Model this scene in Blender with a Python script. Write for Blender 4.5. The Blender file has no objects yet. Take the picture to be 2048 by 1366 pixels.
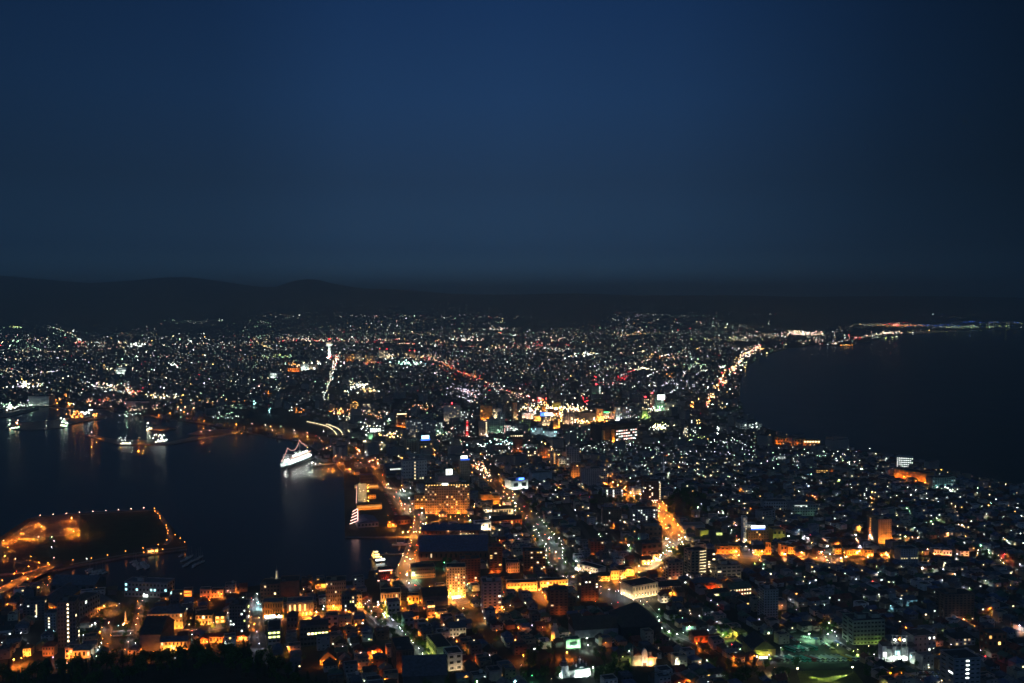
import bpy, bmesh, math, random
from mathutils import Vector, noise
R = random.Random(7)
S = bpy.context.scene
COL = S.collection
HI = 334.0                      # the viewpoint's height above the sea, metres
FOC = 1920.0                    # focal length in photograph pixels (2048 wide)
PITCH = math.radians(2.475)
CP, SP = math.cos(PITCH), math.sin(PITCH)

# ------------------------------------------------------------------ camera, sky, exposure
cam = bpy.data.cameras.new('camera')
cam.sensor_width = 36.0
cam.lens = FOC / 2048 * 36
cam.clip_start = 1.0
cam.clip_end = 90000.0
co = bpy.data.objects.new('camera', cam)
COL.objects.link(co)
co.location = (0, 0, HI)
co.rotation_euler = (math.pi / 2 - PITCH, 0, 0)
S.camera = co

W = bpy.data.worlds.new('World')
S.world = W
W.use_nodes = True
nt = W.node_tree
nt.nodes.clear()
N = nt.nodes.new
out = N('ShaderNodeOutputWorld'); bg = N('ShaderNodeBackground')
tc = N('ShaderNodeTexCoord'); sep = N('ShaderNodeSeparateXYZ')
nt.links.new(tc.outputs['Generated'], sep.inputs[0])
ramp = N('ShaderNodeValToRGB')
def lin(c):
    return tuple((v / 255 / 12.92) if v / 255 <= .04045 else ((v / 255 + .055) / 1.055) ** 2.4 for v in c)
SKY = [(0.0, (92, 140, 176)), (.02, (68, 112, 150)), (.05, (43, 76, 112)), (.12, (35, 61, 94)), (.2, (30, 60, 100)), (.3, (21, 50, 92)), (.6, (42, 54, 70)), (1.0, (46, 54, 62))]
el = ramp.color_ramp.elements
while len(el) < len(SKY):
    el.new(0.5)
for e, (p, c) in zip(el, SKY):
    e.position = p
    e.color = (*lin(c), 1)
nt.links.new(sep.outputs['Z'], ramp.inputs[0])
# the last twilight stands to the north-west: the sky darkens towards the sea side
az = N('ShaderNodeValToRGB')
ae = az.color_ramp.elements
AZ = [(0.0, .5), (.25, .46), (.36, .62), (.42, .93), (.5, 1.0), (.58, .86), (.68, .31), (.74, .11), (1.0, .13)]
while len(ae) < len(AZ):
    ae.new(.5)
for e, (p, v) in zip(ae, AZ):
    e.position = p
    e.color = (v ** 1.1, v, v ** .97, 1)
mr = N('ShaderNodeMapRange')
mr.inputs[1].default_value = -1.0
mr.inputs[2].default_value = 1.0
nt.links.new(sep.outputs['X'], mr.inputs[0])
nt.links.new(mr.outputs[0], az.inputs[0])
mul = N('ShaderNodeMix'); mul.data_type = 'RGBA'; mul.blend_type = 'MULTIPLY'; mul.inputs[0].default_value = 1
nt.links.new(ramp.outputs[0], mul.inputs[6]); nt.links.new(az.outputs[0], mul.inputs[7])
nt.links.new(mul.outputs[2], bg.inputs[0])
# the brighter western half of the sky is behind the camera
my = N('ShaderNodeMapRange')
for i, v in enumerate((.25, -1.0, 1.0, 4.2)):
    my.inputs[1 + i].default_value = v
nt.links.new(sep.outputs['Y'], my.inputs[0])
nt.links.new(my.outputs[0], bg.inputs[1])
nt.links.new(bg.outputs[0], out.inputs[0])

S.view_settings.view_transform = 'Standard'
S.view_settings.look = 'None'
S.view_settings.exposure = 0
S.view_settings.gamma = 1
S.render.engine = 'CYCLES'
cy = S.cycles
cy.use_light_tree = True
cy.max_bounces = 2
cy.diffuse_bounces = 1
cy.glossy_bounces = 2
cy.transmission_bounces = 1
cy.volume_bounces = 0
cy.transparent_max_bounces = 4
cy.caustics_reflective = False
cy.caustics_refractive = False
cy.sample_clamp_indirect = 1.0
cy.use_denoising = DENOISE if 'DENOISE' in globals() else True
cy.use_adaptive_sampling = False
cy.filter_width = 1.5

# ------------------------------------------------------------------ helpers
def ray(px, py):
    u = (px - 1024) / FOC; v = (683 - py) / FOC
    return u, CP + v * SP, v * CP - SP
def sm(t):
    t = max(0.0, min(1.0, t)); return t * t * (3 - 2 * t)
CREST = [(-600, 560), (-200, 545), (0, 552), (80, 560), (180, 566), (260, 562), (330, 556), (385, 556), (430, 562), (500, 573), (545, 577), (580, 564), (605, 557), (630, 556),
         (665, 566), (720, 576), (800, 580), (900, 588), (1050, 590), (1250, 590), (1500, 592), (1800, 594), (2100, 596), (2700, 598)]
def crest(px):
    for (a, ya), (b, yb) in zip(CREST, CREST[1:]):
        if px <= b:
            t = max(0, (px - a) / (b - a)); return ya + (yb - ya) * t
    return CREST[-1][1]
LZ = 2.2
def terrain(x, y):
    d = math.hypot(x, y)
    z = LZ
    if d < 1050:
        z += ((1050 - max(d, 300)) / 300) ** 2 * 20
    elif y > 8800:
        px = 1024 + FOC * x / y
        d0 = 9300 + (1400 if px > 1650 else 0)
        if y > d0:
            hc = HI + 15000 * (600 - crest(px)) / FOC
            t = (y - d0) / (15000 - d0)
            n = noise.noise(Vector((x / 1900, y / 1900, 3.1))) * .22 + noise.noise(Vector((x / 700, y / 700, 1.1))) * .07
            z += hc * sm(t) * (1 + n * min(1, t) * (1 - .75 * sm(t)))
    return z
def G(px, py, h=0.0):
    """The point of the ground (raised by h) that this pixel of the photograph shows."""
    dx, dy, dz = ray(px, py)
    if py < 668:
        t = 8000.0
        while t < 22000:
            if HI + dz * t < terrain(dx * t, dy * t) + h:
                break
            t += 60
        return Vector((dx * t, dy * t, HI + dz * t - h))
    z = LZ
    for _ in range(12):
        t = (HI - z - h) / -dz
        z = .5 * z + .5 * terrain(dx * t, dy * t)
    t = (HI - z - h) / -dz
    return Vector((dx * t, dy * t, terrain(dx * t, dy * t)))
def pix(p):
    y = p[1] * CP - (p[2] - HI) * SP
    v = p[1] * SP + (p[2] - HI) * CP
    return 1024 + FOC * p[0] / y, 683 - FOC * v / y
def top(P, py):
    """Height z at which a vertical line through P crosses picture row py."""
    v = (683 - py) / FOC
    return HI + P[1] * (v * CP - SP) / (CP + v * SP)
def inside(x, y, poly):
    c = False
    j = len(poly) - 1
    for i in range(len(poly)):
        xi, yi = poly[i][0], poly[i][1]; xj, yj = poly[j][0], poly[j][1]
        if (yi > y) != (yj > y) and x < (xj - xi) * (y - yi) / (yj - yi) + xi:
            c = not c
        j = i
    return c

MATS = {}
def mat(name, c, rough=.8, var=.25, scale=.35, spec=.3, metal=0.0, bump=0.0):
    if name in MATS:
        return MATS[name]
    m = bpy.data.materials.new(name); m.use_nodes = True
    t = m.node_tree; b = t.nodes['Principled BSDF']
    b.inputs['Roughness'].default_value = rough
    b.inputs['Metallic'].default_value = metal
    b.inputs['Specular IOR Level'].default_value = spec
    if var:
        g = t.nodes.new('ShaderNodeNewGeometry'); n = t.nodes.new('ShaderNodeTexNoise')
        n.inputs['Scale'].default_value = scale; n.inputs['Detail'].default_value = 4
        r = t.nodes.new('ShaderNodeValToRGB')
        r.color_ramp.elements[0].position = .3; r.color_ramp.elements[1].position = .72
        r.color_ramp.elements[0].color = (*[v * (1 - var) for v in c], 1)
        r.color_ramp.elements[1].color = (*[min(1, v * (1 + var)) for v in c], 1)
        t.links.new(g.outputs['Position'], n.inputs['Vector'])
        t.links.new(n.outputs[0], r.inputs[0]); t.links.new(r.outputs[0], b.inputs['Base Color'])
        if bump:
            bu = t.nodes.new('ShaderNodeBump'); bu.inputs['Strength'].default_value = bump
            t.links.new(n.outputs[0], bu.inputs['Height']); t.links.new(bu.outputs[0], b.inputs['Normal'])
    else:
        b.inputs['Base Color'].default_value = (*c, 1)
    MATS[name] = m
    return m
LCOL = {'o': (1, .28, .035), 'w': (.92, 1, .92), 'g': (.55, 1, .62), 'p': (.85, .74, 1), 'y': (1, .55, .15), 'r': (1, .03, .04), 'b': (.06, .18, 1), 'k': (1, .52, .44), 'c': (.45, .95, 1), 'e': (.12, 1, .35),
        'l': (.85, 1, .30), 'h': (1, .76, .42)}
LNAME = {'o': 'orange', 'w': 'white', 'g': 'greenish white', 'p': 'violet white', 'y': 'amber', 'r': 'red', 'b': 'blue', 'k': 'pinkish', 'c': 'pale cyan', 'e': 'green', 'l': 'yellow green', 'h': 'warm white'}
def glow(c, s):
    name = 'glow_%s_%g' % (LNAME[c].replace(' ', '_'), s)
    if name in MATS:
        return MATS[name]
    m = bpy.data.materials.new(name); m.use_nodes = True
    t = m.node_tree; t.nodes.clear()
    e = t.nodes.new('ShaderNodeEmission'); o = t.nodes.new('ShaderNodeOutputMaterial')
    e.inputs[0].default_value = (*LCOL[c], 1); e.inputs[1].default_value = s
    t.links.new(e.outputs[0], o.inputs[0])
    MATS[name] = m
    return m

LENS = {'o': (1, .22, .018), 'y': (1, .31, .036), 'k': (1, .32, .09), 'g': (.42, 1, .52), 'w': (.80, 1, .86), 'p': (.74, .82, 1), 'h': (1, .74, .40), 'r': (1, .06, .03), 'l': (.72, 1, .16)}
def lens(c, s):
    name = 'lens_%s_%g' % (LNAME[c].replace(' ', '_'), s)
    if name not in MATS:
        m = glow(c, s).copy(); m.name = name; MATS[name] = m
        m.node_tree.nodes['Emission'].inputs[0].default_value = (*LENS.get(c, LCOL[c]), 1)
        m.cycles.emission_sampling = 'FRONT'
    return MATS[name]

class MB:
    """Collects faces; build() links them as one mesh object."""
    def __init__(s):
        s.v, s.f, s.m, s.ms = [], [], [], []
    def mi(s, m):
        if m not in s.ms:
            s.ms.append(m)
        return s.ms.index(m)
    def face(s, pts, m):
        k = len(s.v); s.v += [tuple(p) for p in pts]; s.f.append(tuple(range(k, k + len(pts)))); s.m.append(s.mi(m))
    def box(s, x0, x1, y0, y1, z0, z1, m, mt=None):
        k = len(s.v)
        s.v += [(x0, y0, z0), (x1, y0, z0), (x1, y1, z0), (x0, y1, z0), (x0, y0, z1), (x1, y0, z1), (x1, y1, z1), (x0, y1, z1)]
        i = s.mi(m); j = s.mi(mt) if mt else i
        for q, mm in (((0, 3, 2, 1), i), ((4, 5, 6, 7), j), ((0, 1, 5, 4), i), ((1, 2, 6, 5), i), ((2, 3, 7, 6), i), ((3, 0, 4, 7), i)):
            s.f.append(tuple(k + a for a in q)); s.m.append(mm)
    def obox(s, c, w, d, h, yaw, m, mt=None):
        """A box on point c, turned by yaw, w x d x h."""
        ca, sa = math.cos(yaw), math.sin(yaw)
        k0 = len(s.v); s.box(-w / 2, w / 2, -d / 2, d / 2, 0, h, m, mt)
        for i in range(k0, len(s.v)):
            x, y, z = s.v[i]; s.v[i] = (c[0] + x * ca - y * sa, c[1] + x * sa + y * ca, c[2] + z)
    def octa(s, c, r, m, rz=None):
        k = len(s.v); rz = rz or r
        x, y, z = c
        s.v += [(x + r, y, z), (x, y + r, z), (x - r, y, z), (x, y - r, z), (x, y, z + rz), (x, y, z - rz)]
        i = s.mi(m)
        for a, b in ((0, 1), (1, 2), (2, 3), (3, 0)):
            s.f.append((k + a, k + b, k + 4)); s.f.append((k + b, k + a, k + 5)); s.m += [i, i]
    def cyl(s, a, b, r0, r1, m, n=8, cap=True):
        a, b = Vector(a), Vector(b); d = (b - a).normalized()
        u = d.orthogonal().normalized(); w = d.cross(u)
        k = len(s.v); i = s.mi(m)
        for j in range(n):
            t = 2 * math.pi * j / n; q = u * math.cos(t) + w * math.sin(t)
            s.v += [tuple(a + q * r0), tuple(b + q * r1)]
        for j in range(n):
            j2 = (j + 1) % n
            s.f.append((k + 2 * j, k + 2 * j2, k + 2 * j2 + 1, k + 2 * j + 1)); s.m.append(i)
        if cap:
            s.f.append(tuple(k + 2 * j + 1 for j in range(n))); s.m.append(i)
            s.f.append(tuple(k + 2 * j for j in reversed(range(n)))); s.m.append(i)
    def lathe(s, prof, m, n=14, c=(0, 0, 0), sx=1, sy=1):
        k = len(s.v); i = s.mi(m)
        for r, z in prof:
            for j in range(n):
                t = 2 * math.pi * j / n
                s.v.append((c[0] + sx * r * math.cos(t), c[1] + sy * r * math.sin(t), c[2] + z))
        for a in range(len(prof) - 1):
            for j in range(n):
                j2 = (j + 1) % n
                s.f.append((k + a * n + j, k + a * n + j2, k + (a + 1) * n + j2, k + (a + 1) * n + j)); s.m.append(i)
    def gable(s, x0, x1, y0, y1, z, h, m, ov=.5, axis='x', hip=0.0, th=.25):
        """A pitched roof with thickness; ridge along axis, hip = how far the ridge ends step in."""
        X0, X1, Y0, Y1 = x0 - ov, x1 + ov, y0 - ov, y1 + ov
        i = s.mi(m); k = len(s.v)
        if axis == 'x':
            yc = (Y0 + Y1) / 2; r0, r1 = (X0 + hip, yc), (X1 - hip, yc)
        else:
            xc = (X0 + X1) / 2; r0, r1 = (xc, Y0 + hip), (xc, Y1 - hip)
        s.v += [(X0, Y0, z), (X1, Y0, z), (X1, Y1, z), (X0, Y1, z), (*r0, z + h), (*r1, z + h), (X0, Y0, z - th), (X1, Y0, z - th), (X1, Y1, z - th), (X0, Y1, z - th)]
        if axis == 'x':
            q = [(0, 1, 5, 4), (2, 3, 4, 5), (1, 2, 5), (3, 0, 4)]
        else:
            q = [(1, 2, 5, 4), (3, 0, 4, 5), (0, 1, 4), (2, 3, 5)]
        q += [(6, 9, 8, 7), (0, 6, 7, 1), (1, 7, 8, 2), (2, 8, 9, 3), (3, 9, 6, 0)]
        for a in q:
            s.f.append(tuple(k + b for b in a)); s.m.append(i)
    def mesh(s, name):
        me = bpy.data.meshes.new(name); me.from_pydata(s.v, [], s.f)
        for m in s.ms:
            me.materials.append(m)
        me.polygons.foreach_set('material_index', s.m)
        me.update()
        return me
    def build(s, name, parent=None, loc=None, rz=0):
        return link(name, s.mesh(name), parent, loc, rz)
def link(name, me, parent=None, loc=None, rz=0, sc=None):
    o = bpy.data.objects.new(name, me); COL.objects.link(o)
    if parent: o.parent = parent
    if loc is not None: o.location = loc
    if rz: o.rotation_euler = (0, 0, rz)
    if sc is not None: o.scale = sc
    return o
def thing(name, loc, rz=0):
    return link(name, None, None, loc, rz)
def tag(o, label=None, cat=None, group=None, kind=None):
    if label: o['label'] = label
    if cat: o['category'] = cat
    if group: o['group'] = group
    if kind: o['kind'] = kind
    return o
ONES = 'first second third fourth fifth sixth seventh eighth ninth tenth eleventh twelfth thirteenth fourteenth fifteenth sixteenth seventeenth eighteenth nineteenth'.split()
TENS = {2: ('twenty', 'twentieth'), 3: ('thirty', 'thirtieth'), 4: ('forty', 'fortieth'), 5: ('fifty', 'fiftieth'), 6: ('sixty', 'sixtieth'), 7: ('seventy', 'seventieth'), 8: ('eighty', 'eightieth'), 9: ('ninety', 'ninetieth')}
def nth(n):
    if n < 20: return ONES[n - 1]
    t, u = divmod(n, 10)
    return TENS[t][1] if u == 0 else TENS[t][0] + '-' + ONES[u - 1]
# ------------------------------------------------------------------ ground, water, hills, roads
def W2(pts):
    return [(G(x, y).x, G(x, y).y) for x, y in pts]
SHORE_L = [(-250, 1232), (-60, 1214), (20, 1184), (44, 1167), (100, 1170), (188, 1164), (200, 1172), (245, 1182), (335, 1194), (430, 1182), (512, 1171), (562, 1160), (690, 1163), (736, 1158),
           (738, 1141), (790, 1141), (800, 1122), (814, 1098), (824, 1073), (690, 1073), (688, 946), (670, 926), (640, 929), (622, 931), (620, 926), (636, 916), (640, 903),
           (622, 892), (596, 882), (560, 876), (500, 866), (430, 851), (395, 845), (330, 837), (290, 827), (210, 819), (150, 817), (70, 812), (0, 823), (-300, 832)]
SHORE_R = [(2900, 640), (2300, 649), (2048, 656), (1950, 660), (1850, 664), (1780, 672), (1700, 692), (1630, 690), (1570, 698), (1520, 713), (1491, 736), (1479, 765), (1480, 800), (1489, 829), (1532, 856),
           (1602, 879), (1690, 897), (1760, 910), (1840, 923), (1900, 946), (1970, 962), (2048, 973), (2200, 1010), (2400, 1080)]
def flatpt(px, py, z=LZ):
    dx, dy, dz = ray(px, py); t = (HI - z) / -dz
    return dx * t, dy * t
LAND = [flatpt(*p) for p in SHORE_L] + [(-16000, 9000), (-19000, 26000), (30000, 26000)] + [flatpt(*p) for p in SHORE_R] + [(900, 900), (800, 150), (-700, 150)]
m_land = mat('town_ground', (.035, .036, .034), .9, .45, .02)
m_quay = mat('quay_concrete', (.2, .19, .18), .85, .3, .3)
def slab(name, poly, z, m, depth=4.0, label=None, side=None):
    bm = bmesh.new()
    f = bm.faces.new([bm.verts.new((x, y, z)) for x, y in poly])
    if f.calc_area() and f.normal.z < 0: f.normal_flip()
    bm.normal_update()
    if f.normal.z < 0: f.normal_flip()
    r = bmesh.ops.extrude_face_region(bm, geom=[f])
    for v in r['geom']:
        if isinstance(v, bmesh.types.BMVert): v.co.z -= depth
    bmesh.ops.recalc_face_normals(bm, faces=bm.faces[:])
    big = [f for f in bm.faces if len(f.verts) > 4]
    bmesh.ops.triangulate(bm, faces=big)
    me = bpy.data.meshes.new(name); bm.to_mesh(me); bm.free()
    me.materials.append(m)
    if side:
        me.materials.append(side)
        for p in me.polygons:
            if abs(p.normal.z) < .5: p.material_index = 1
    o = link(name, me)
    return tag(o, label, None, None, 'structure')
slab('ground', LAND, LZ, m_land, 4, 'flat dark town ground between the harbour and the strait', m_quay)

def drape(name, quad, m, label, lift=.13, n=14):
    """A patch of ground laid over the slope between four picture corners."""
    a, b_, c, d = [Vector(G(*q)) for q in quad]; B = MB(); k = B.mi(m)
    for i in range(n + 1):
        for j in range(n + 1):
            p = (a.lerp(b_, i / n)).lerp(d.lerp(c, i / n), j / n); B.v.append((p.x, p.y, terrain(p.x, p.y) + lift))
    for i in range(n):
        for j in range(n):
            q = i * (n + 1) + j; B.f.append((q, q + 1, q + n + 2, q + n + 1)); B.m.append(k)
    o = B.build(name); bm = bmesh.new(); bm.from_mesh(o.data); bmesh.ops.recalc_face_normals(bm, faces=bm.faces[:])
    if sum(f.normal.z for f in bm.faces) < 0: bmesh.ops.reverse_faces(bm, faces=bm.faces[:])
    bm.to_mesh(o.data); bm.free()
    return tag(o, label, None, None, 'structure')

mw = bpy.data.materials.new('sea_water'); mw.use_nodes = True
t_ = mw.node_tree; b_ = t_.nodes['Principled BSDF']
b_.inputs['Base Color'].default_value = (.010, .011, .011, 1)
b_.inputs['IOR'].default_value = 1.33
b_.inputs['Specular IOR Level'].default_value = .2
g_ = t_.nodes.new('ShaderNodeNewGeometry')
n_ = t_.nodes.new('ShaderNodeTexNoise'); n_.inputs['Scale'].default_value = .012; n_.inputs['Detail'].default_value = 5
r_ = t_.nodes.new('ShaderNodeMapRange'); r_.inputs[3].default_value = .17; r_.inputs[4].default_value = .26
n2_ = t_.nodes.new('ShaderNodeTexNoise'); n2_.inputs['Scale'].default_value = .11; n2_.inputs['Detail'].default_value = 3
bu_ = t_.nodes.new('ShaderNodeBump'); bu_.inputs['Strength'].default_value = .22; bu_.inputs['Distance'].default_value = 1.0
for a, b in ((g_.outputs['Position'], n_.inputs['Vector']), (g_.outputs['Position'], n2_.inputs['Vector']), (n_.outputs[0], r_.inputs[0]), (r_.outputs[0], b_.inputs['Roughness']),
             (n2_.outputs[0], bu_.inputs['Height']), (bu_.outputs[0], b_.inputs['Normal'])):
    t_.links.new(a, b)
mb = MB()
mb.face([(-26000, 100, 0), (34000, 100, 0), (34000, 40000, 0), (-26000, 40000, 0)], mw)
tag(mb.build('sea'), 'dark still water of the harbour and the strait', None, None, 'structure')

# town slope rising to the foot of the mountain
mb = MB(); m_slope = mat('slope_ground', (.03, .033, .026), .95, .5, .05)
gx, gy = list(range(-720, 761, 12)), []
ring = [300 + i * 12.5 for i in range(61)]
angs = [math.radians(-44 + i * 1.0) for i in range(89)]
idx = {}
for i, d in enumerate(ring):
    for j, a in enumerate(angs):
        x, y = d * math.sin(a), d * math.cos(a)
        idx[i, j] = len(mb.v); mb.v.append((x, y, terrain(x, y) + .03))
k_ = mb.mi(m_slope)
for i in range(len(ring) - 1):
    for j in range(len(angs) - 1):
        mb.f.append((idx[i, j], idx[i, j + 1], idx[i + 1, j + 1], idx[i + 1, j])); mb.m.append(k_)
o = mb.build('hillside'); tag(o, 'gentle built-up slope climbing from the tram street to the mountain', None, None, 'structure')
for p in o.data.polygons: p.use_smooth = True

# far hills
mb = MB(); m_hill = mat('far_forest', (.05, .06, .05), 1.0, .35, .002)
ys = [8900, 9150] + [9300 + i * 260 for i in range(26)] + [16500, 18000, 21000]
xs = [-900 + i * 22 for i in range(168)]
idx = {}
for i, y in enumerate(ys):
    for j, px in enumerate(xs):
        x = (px - 1024) / FOC * y
        z = terrain(x, y)
        if y > 15800: z = terrain(x / y * 15800, 15800) * max(.2, 1 - (y - 15800) / 4000)
        idx[i, j] = len(mb.v); mb.v.append((x, y, z + .5 - (2.5 if i == 0 else 0)))
k_ = mb.mi(m_hill)
for i in range(len(ys) - 1):
    for j in range(len(xs) - 1):
        if xs[j] > 1690 and ys[i] < 10700: continue
        mb.f.append((idx[i, j], idx[i, j + 1], idx[i + 1, j + 1], idx[i + 1, j])); mb.m.append(k_)
o = mb.build('hills'); tag(o, 'long dark wooded hills closing the plain below the dusk sky', None, None, 'structure')
for p in o.data.polygons: p.use_smooth = True

# the island park and the harbour piers
m_grass = mat('dark_grass', (.025, .045, .02), .95, .4, .08)
m_asph = mat('asphalt', (.05, .05, .052), .85, .3, .3)
m_path = mat('pale_paving', (.22, .2, .18), .85, .25, .4)
m_tram = mat('road_paving', (.075, .073, .07), .8, .3, .25)
ISLE = [(-80, 1092), (0, 1074), (55, 1037), (80, 1032), (160, 1026), (312, 1018.5), (326, 1034), (345, 1055), (374, 1090), (374, 1097), (250, 1113), (150, 1131), (112, 1139), (60, 1142), (-20, 1150), (-120, 1150)]
slab('island', [flatpt(x, y, 2.4) for x, y in ISLE], 2.4, mat('island_soil', (.045, .045, .035), .95, .4, .1), 5, 'flat man-made island with a dark lawn and lamps round its edge', m_quay)
slab('lawn', [flatpt(x, y, 2.45) for x, y in [(165, 1050), (185, 1034), (300, 1026), (318, 1046), (326, 1082), (250, 1101), (150, 1120), (70, 1122), (60, 1108), (100, 1080), (150, 1066)]], 2.45, m_grass, .3, 'wide dark lawn in the middle of the island')
slab('parking_lot', [flatpt(x, y, 2.46) for x, y in [(20, 1074), (62, 1042), (85, 1036), (160, 1030), (158, 1062), (130, 1072), (40, 1078)]], 2.46, mat('lot_paving', (.13, .12, .11), .85, .35, .12), .3, 'open paved lot at the west end of the island')
for nm, pts in (('far', [(170, 870), (178, 868), (226, 878), (300, 880), (332, 885), (395, 872), (440, 866), (452, 869), (410, 876), (336, 889), (240, 889), (222, 884)]),
                ('west', [(10, 857), (20, 846), (70, 843), (140, 838), (205, 830), (214, 834), (140, 848), (128, 855), (60, 860)]),
                ('ship', [(292, 858), (300, 853), (330, 852), (352, 857), (330, 861)]),
                ('mid', [(375, 868), (400, 860), (448, 858), (480, 862), (470, 867), (420, 870)]),
                ('coal', [(-60, 832), (10, 826), (75, 814), (78, 818), (20, 832), (-40, 840)])):
    slab('pier', [flatpt(x, y, 2.0) for x, y in pts], 2.0, m_quay, 4, {'far': 'long thin breakwater lit by white lamps', 'west': 'broad dark dock with green-lit ends', 'ship': 'short pier with an orange-lit tip',
         'mid': 'narrow orange-lit mole reaching from the rail yard', 'coal': 'dark wharf in front of the grain silo'}[nm])

ROADS = []
def smooth(P):
    out = []
    for i in range(len(P) - 1):
        p0 = P[max(0, i - 1)]; p1 = P[i]; p2 = P[i + 1]; p3 = P[min(len(P) - 1, i + 2)]
        n = max(2, min(24, int((p2 - p1).length / 14)))
        for k in range(n):
            t = k / n
            out.append(.5 * ((2 * p1) + (p2 - p0) * t + (2 * p0 - 5 * p1 + 4 * p2 - p3) * t * t + (3 * p1 - p0 - 3 * p2 + p3) * t ** 3))
    return out + [P[-1]]
LIFT = [.12]
def road(pts, w, label, m=None, lift=None, name='road', z=None, th=None):
    P = [G(x, y) for x, y in pts]
    P = smooth([Vector((p.x, p.y, 0)) for p in P])
    if lift is None:
        LIFT[0] += .012; lift = LIFT[0]
    mb = MB(); m = m or m_asph
    L, Rr = [], []
    for i, p in enumerate(P):
        d = (P[min(len(P) - 1, i + 1)] - P[max(0, i - 1)]).normalized(); n = Vector((-d.y, d.x, 0))
        zz = (z(i / (len(P) - 1)) if callable(z) else z) if z is not None else None
        for s, A in ((1, L), (-1, Rr)):
            q = p + n * w / 2 * s
            A.append((q.x, q.y, (terrain(q.x, q.y) + lift) if zz is None else zz))
    for i in range(len(P) - 1):
        mb.face([Rr[i], Rr[i + 1], L[i + 1], L[i]], m)
        if th:
            for A in (L, Rr):
                a, b = A[i], A[i + 1]
                mb.face([(a[0], a[1], a[2] - th), (b[0], b[1], b[2] - th), (b[0], b[1], b[2] + .9), (a[0], a[1], a[2] + .9)], m_quay)
    # kerb lines along both edges
    if not th and w > 9:
        for A in (L, Rr):
            for i in range(len(P) - 1):
                a, b = Vector(A[i]), Vector(A[i + 1]); c = (P[i] - a); c.z = 0; c = c.normalized() * .8
                mb.face([a + Vector((0, 0, .14)), b + Vector((0, 0, .14)), b + c + Vector((0, 0, .14)), a + c + Vector((0, 0, .14))], m_path)
    o = mb.build(name)
    tag(o, label, None, None, 'structure')
    ROADS.append((P, w))
    return P
R_BAY = road([(905, 1205), (840, 1185), (812, 1150), (817, 1120), (830, 1085), (840, 1055), (836, 1035), (815, 1015), (795, 995), (783, 978), (765, 955), (742, 930), (722, 912), (700, 890), (672, 880), (640, 874),
              (560, 861), (480, 853), (410, 846), (330, 834), (250, 821), (190, 808)], 20, 'orange-lit bay road running along the harbour front', m_tram)
R_TRAM = road([(330, 1266), (420, 1255), (500, 1240), (600, 1234), (690, 1228), (748, 1218), (800, 1222), (905, 1206), (1030, 1180), (1120, 1180), (1200, 1166), (1260, 1148), (1310, 1122), (1340, 1092), (1352, 1075),
               (1338, 1050), (1318, 1015), (1290, 998), (1240, 980), (1190, 960), (1150, 935), (1090, 905)], 22, 'broad orange-lit tram street crossing the town', m_tram)
R_WHITE = road([(1200, 1180), (1120, 1133), (1108, 1110), (1090, 1080), (1068, 1050), (1045, 1018), (1020, 990), (990, 965), (960, 940), (930, 925)], 30, 'wide boulevard with white lamps in two rows', m_tram)
R_EAST = road([(1345, 1085), (1390, 1112), (1450, 1112), (1520, 1116), (1600, 1120), (1650, 1119), (1720, 1116), (1800, 1122), (1900, 1120), (1990, 1121), (2080, 1128)], 14, 'orange-lit street running east below the tower block', m_tram)
R_SLOPE = road([(748, 1222), (775, 1246), (800, 1272), (830, 1304), (855, 1342), (868, 1366), (880, 1390)], 22, 'tree-lined slope street with paired white lamps', m_tram)
R_MID = road([(506, 1185), (508, 1215), (512, 1244), (515, 1275), (520, 1306), (530, 1330)], 16, 'pale slope street running down to the quay', m_tram)
R_PARKW = road([(205, 1305), (212, 1280), (216, 1255), (225, 1225), (238, 1205)], 9, 'lane on the west side of the monument park', m_tram)
R_PARKE = road([(255, 1302), (264, 1275), (274, 1245), (280, 1215), (284, 1200)], 9, 'lane on the east side of the monument park', m_tram)
R_WEST = road([(-60, 1345), (30, 1332), (80, 1326), (140, 1320), (200, 1306), (260, 1300)], 9, 'orange-lit hillside road at the edge of the wood')
R_ROPE = road([(1260, 1180), (1285, 1205), (1320, 1245), (1350, 1268), (1390, 1285), (1430, 1310)], 10, 'greenish slope street climbing past the big temple roof')
R_EAST2 = road([(1420, 1060), (1432, 1085), (1445, 1105), (1470, 1125), (1500, 1140)], 12, 'short lane beside the sign-topped hotel', m_tram)
R_SIDE = road([(1180, 1010), (1210, 1050), (1240, 1085), (1270, 1120), (1290, 1135)], 9, 'dim side street between the boulevard and the tram street', m_tram)
road([(1130, 1010), (1160, 1050), (1180, 1080), (1205, 1110)], 8, 'dark lane behind the brick apartment block', m_tram)
R_COAST = road([(1405, 815), (1425, 800), (1440, 780), (1453, 758), (1470, 735), (1492, 712), (1520, 695), (1560, 684), (1620, 676)], 24, 'brightly lit coast highway following the bay shore')
R_LONG = road([(640, 812), (647, 795), (655, 772), (665, 742), (672, 722), (678, 708)], 22, 'straight avenue running inland to the white tower')
R_RED = road([(850, 715), (880, 726), (920, 745), (960, 762), (1000, 782), (1060, 800)], 22, 'avenue of red and orange lights')
R_BRIDGE = road([(-60, 1215), (0, 1186), (55, 1157), (112, 1131)], 17, 'orange-lit bridge to the island with pale parapets', m_tram, name='bridge_road', z=lambda t: 2.9 + 1.0 * math.sin(math.pi * t), th=1.4)
road([(112, 1132), (60, 1128), (20, 1122), (-60, 1124)], 10, 'island lane leading west from the bridge', m_tram)
for pts, w in (([(62, 1037), (150, 1030), (312, 1021)], 6), ([(312, 1021), (336, 1056), (340, 1078), (330, 1090)], 7), ([(372, 1094), (250, 1110), (140, 1130)], 6)):
    road(pts, w, {3: 'promenade'}.get(0, 'island promenade strip') + (' on the open bay side' if pts[0][1] < 1030 and pts[0][0] < 100 else ' on the east tip' if pts[0][1] < 1030 else ' above the marina'), m_path, name='promenade')
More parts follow.
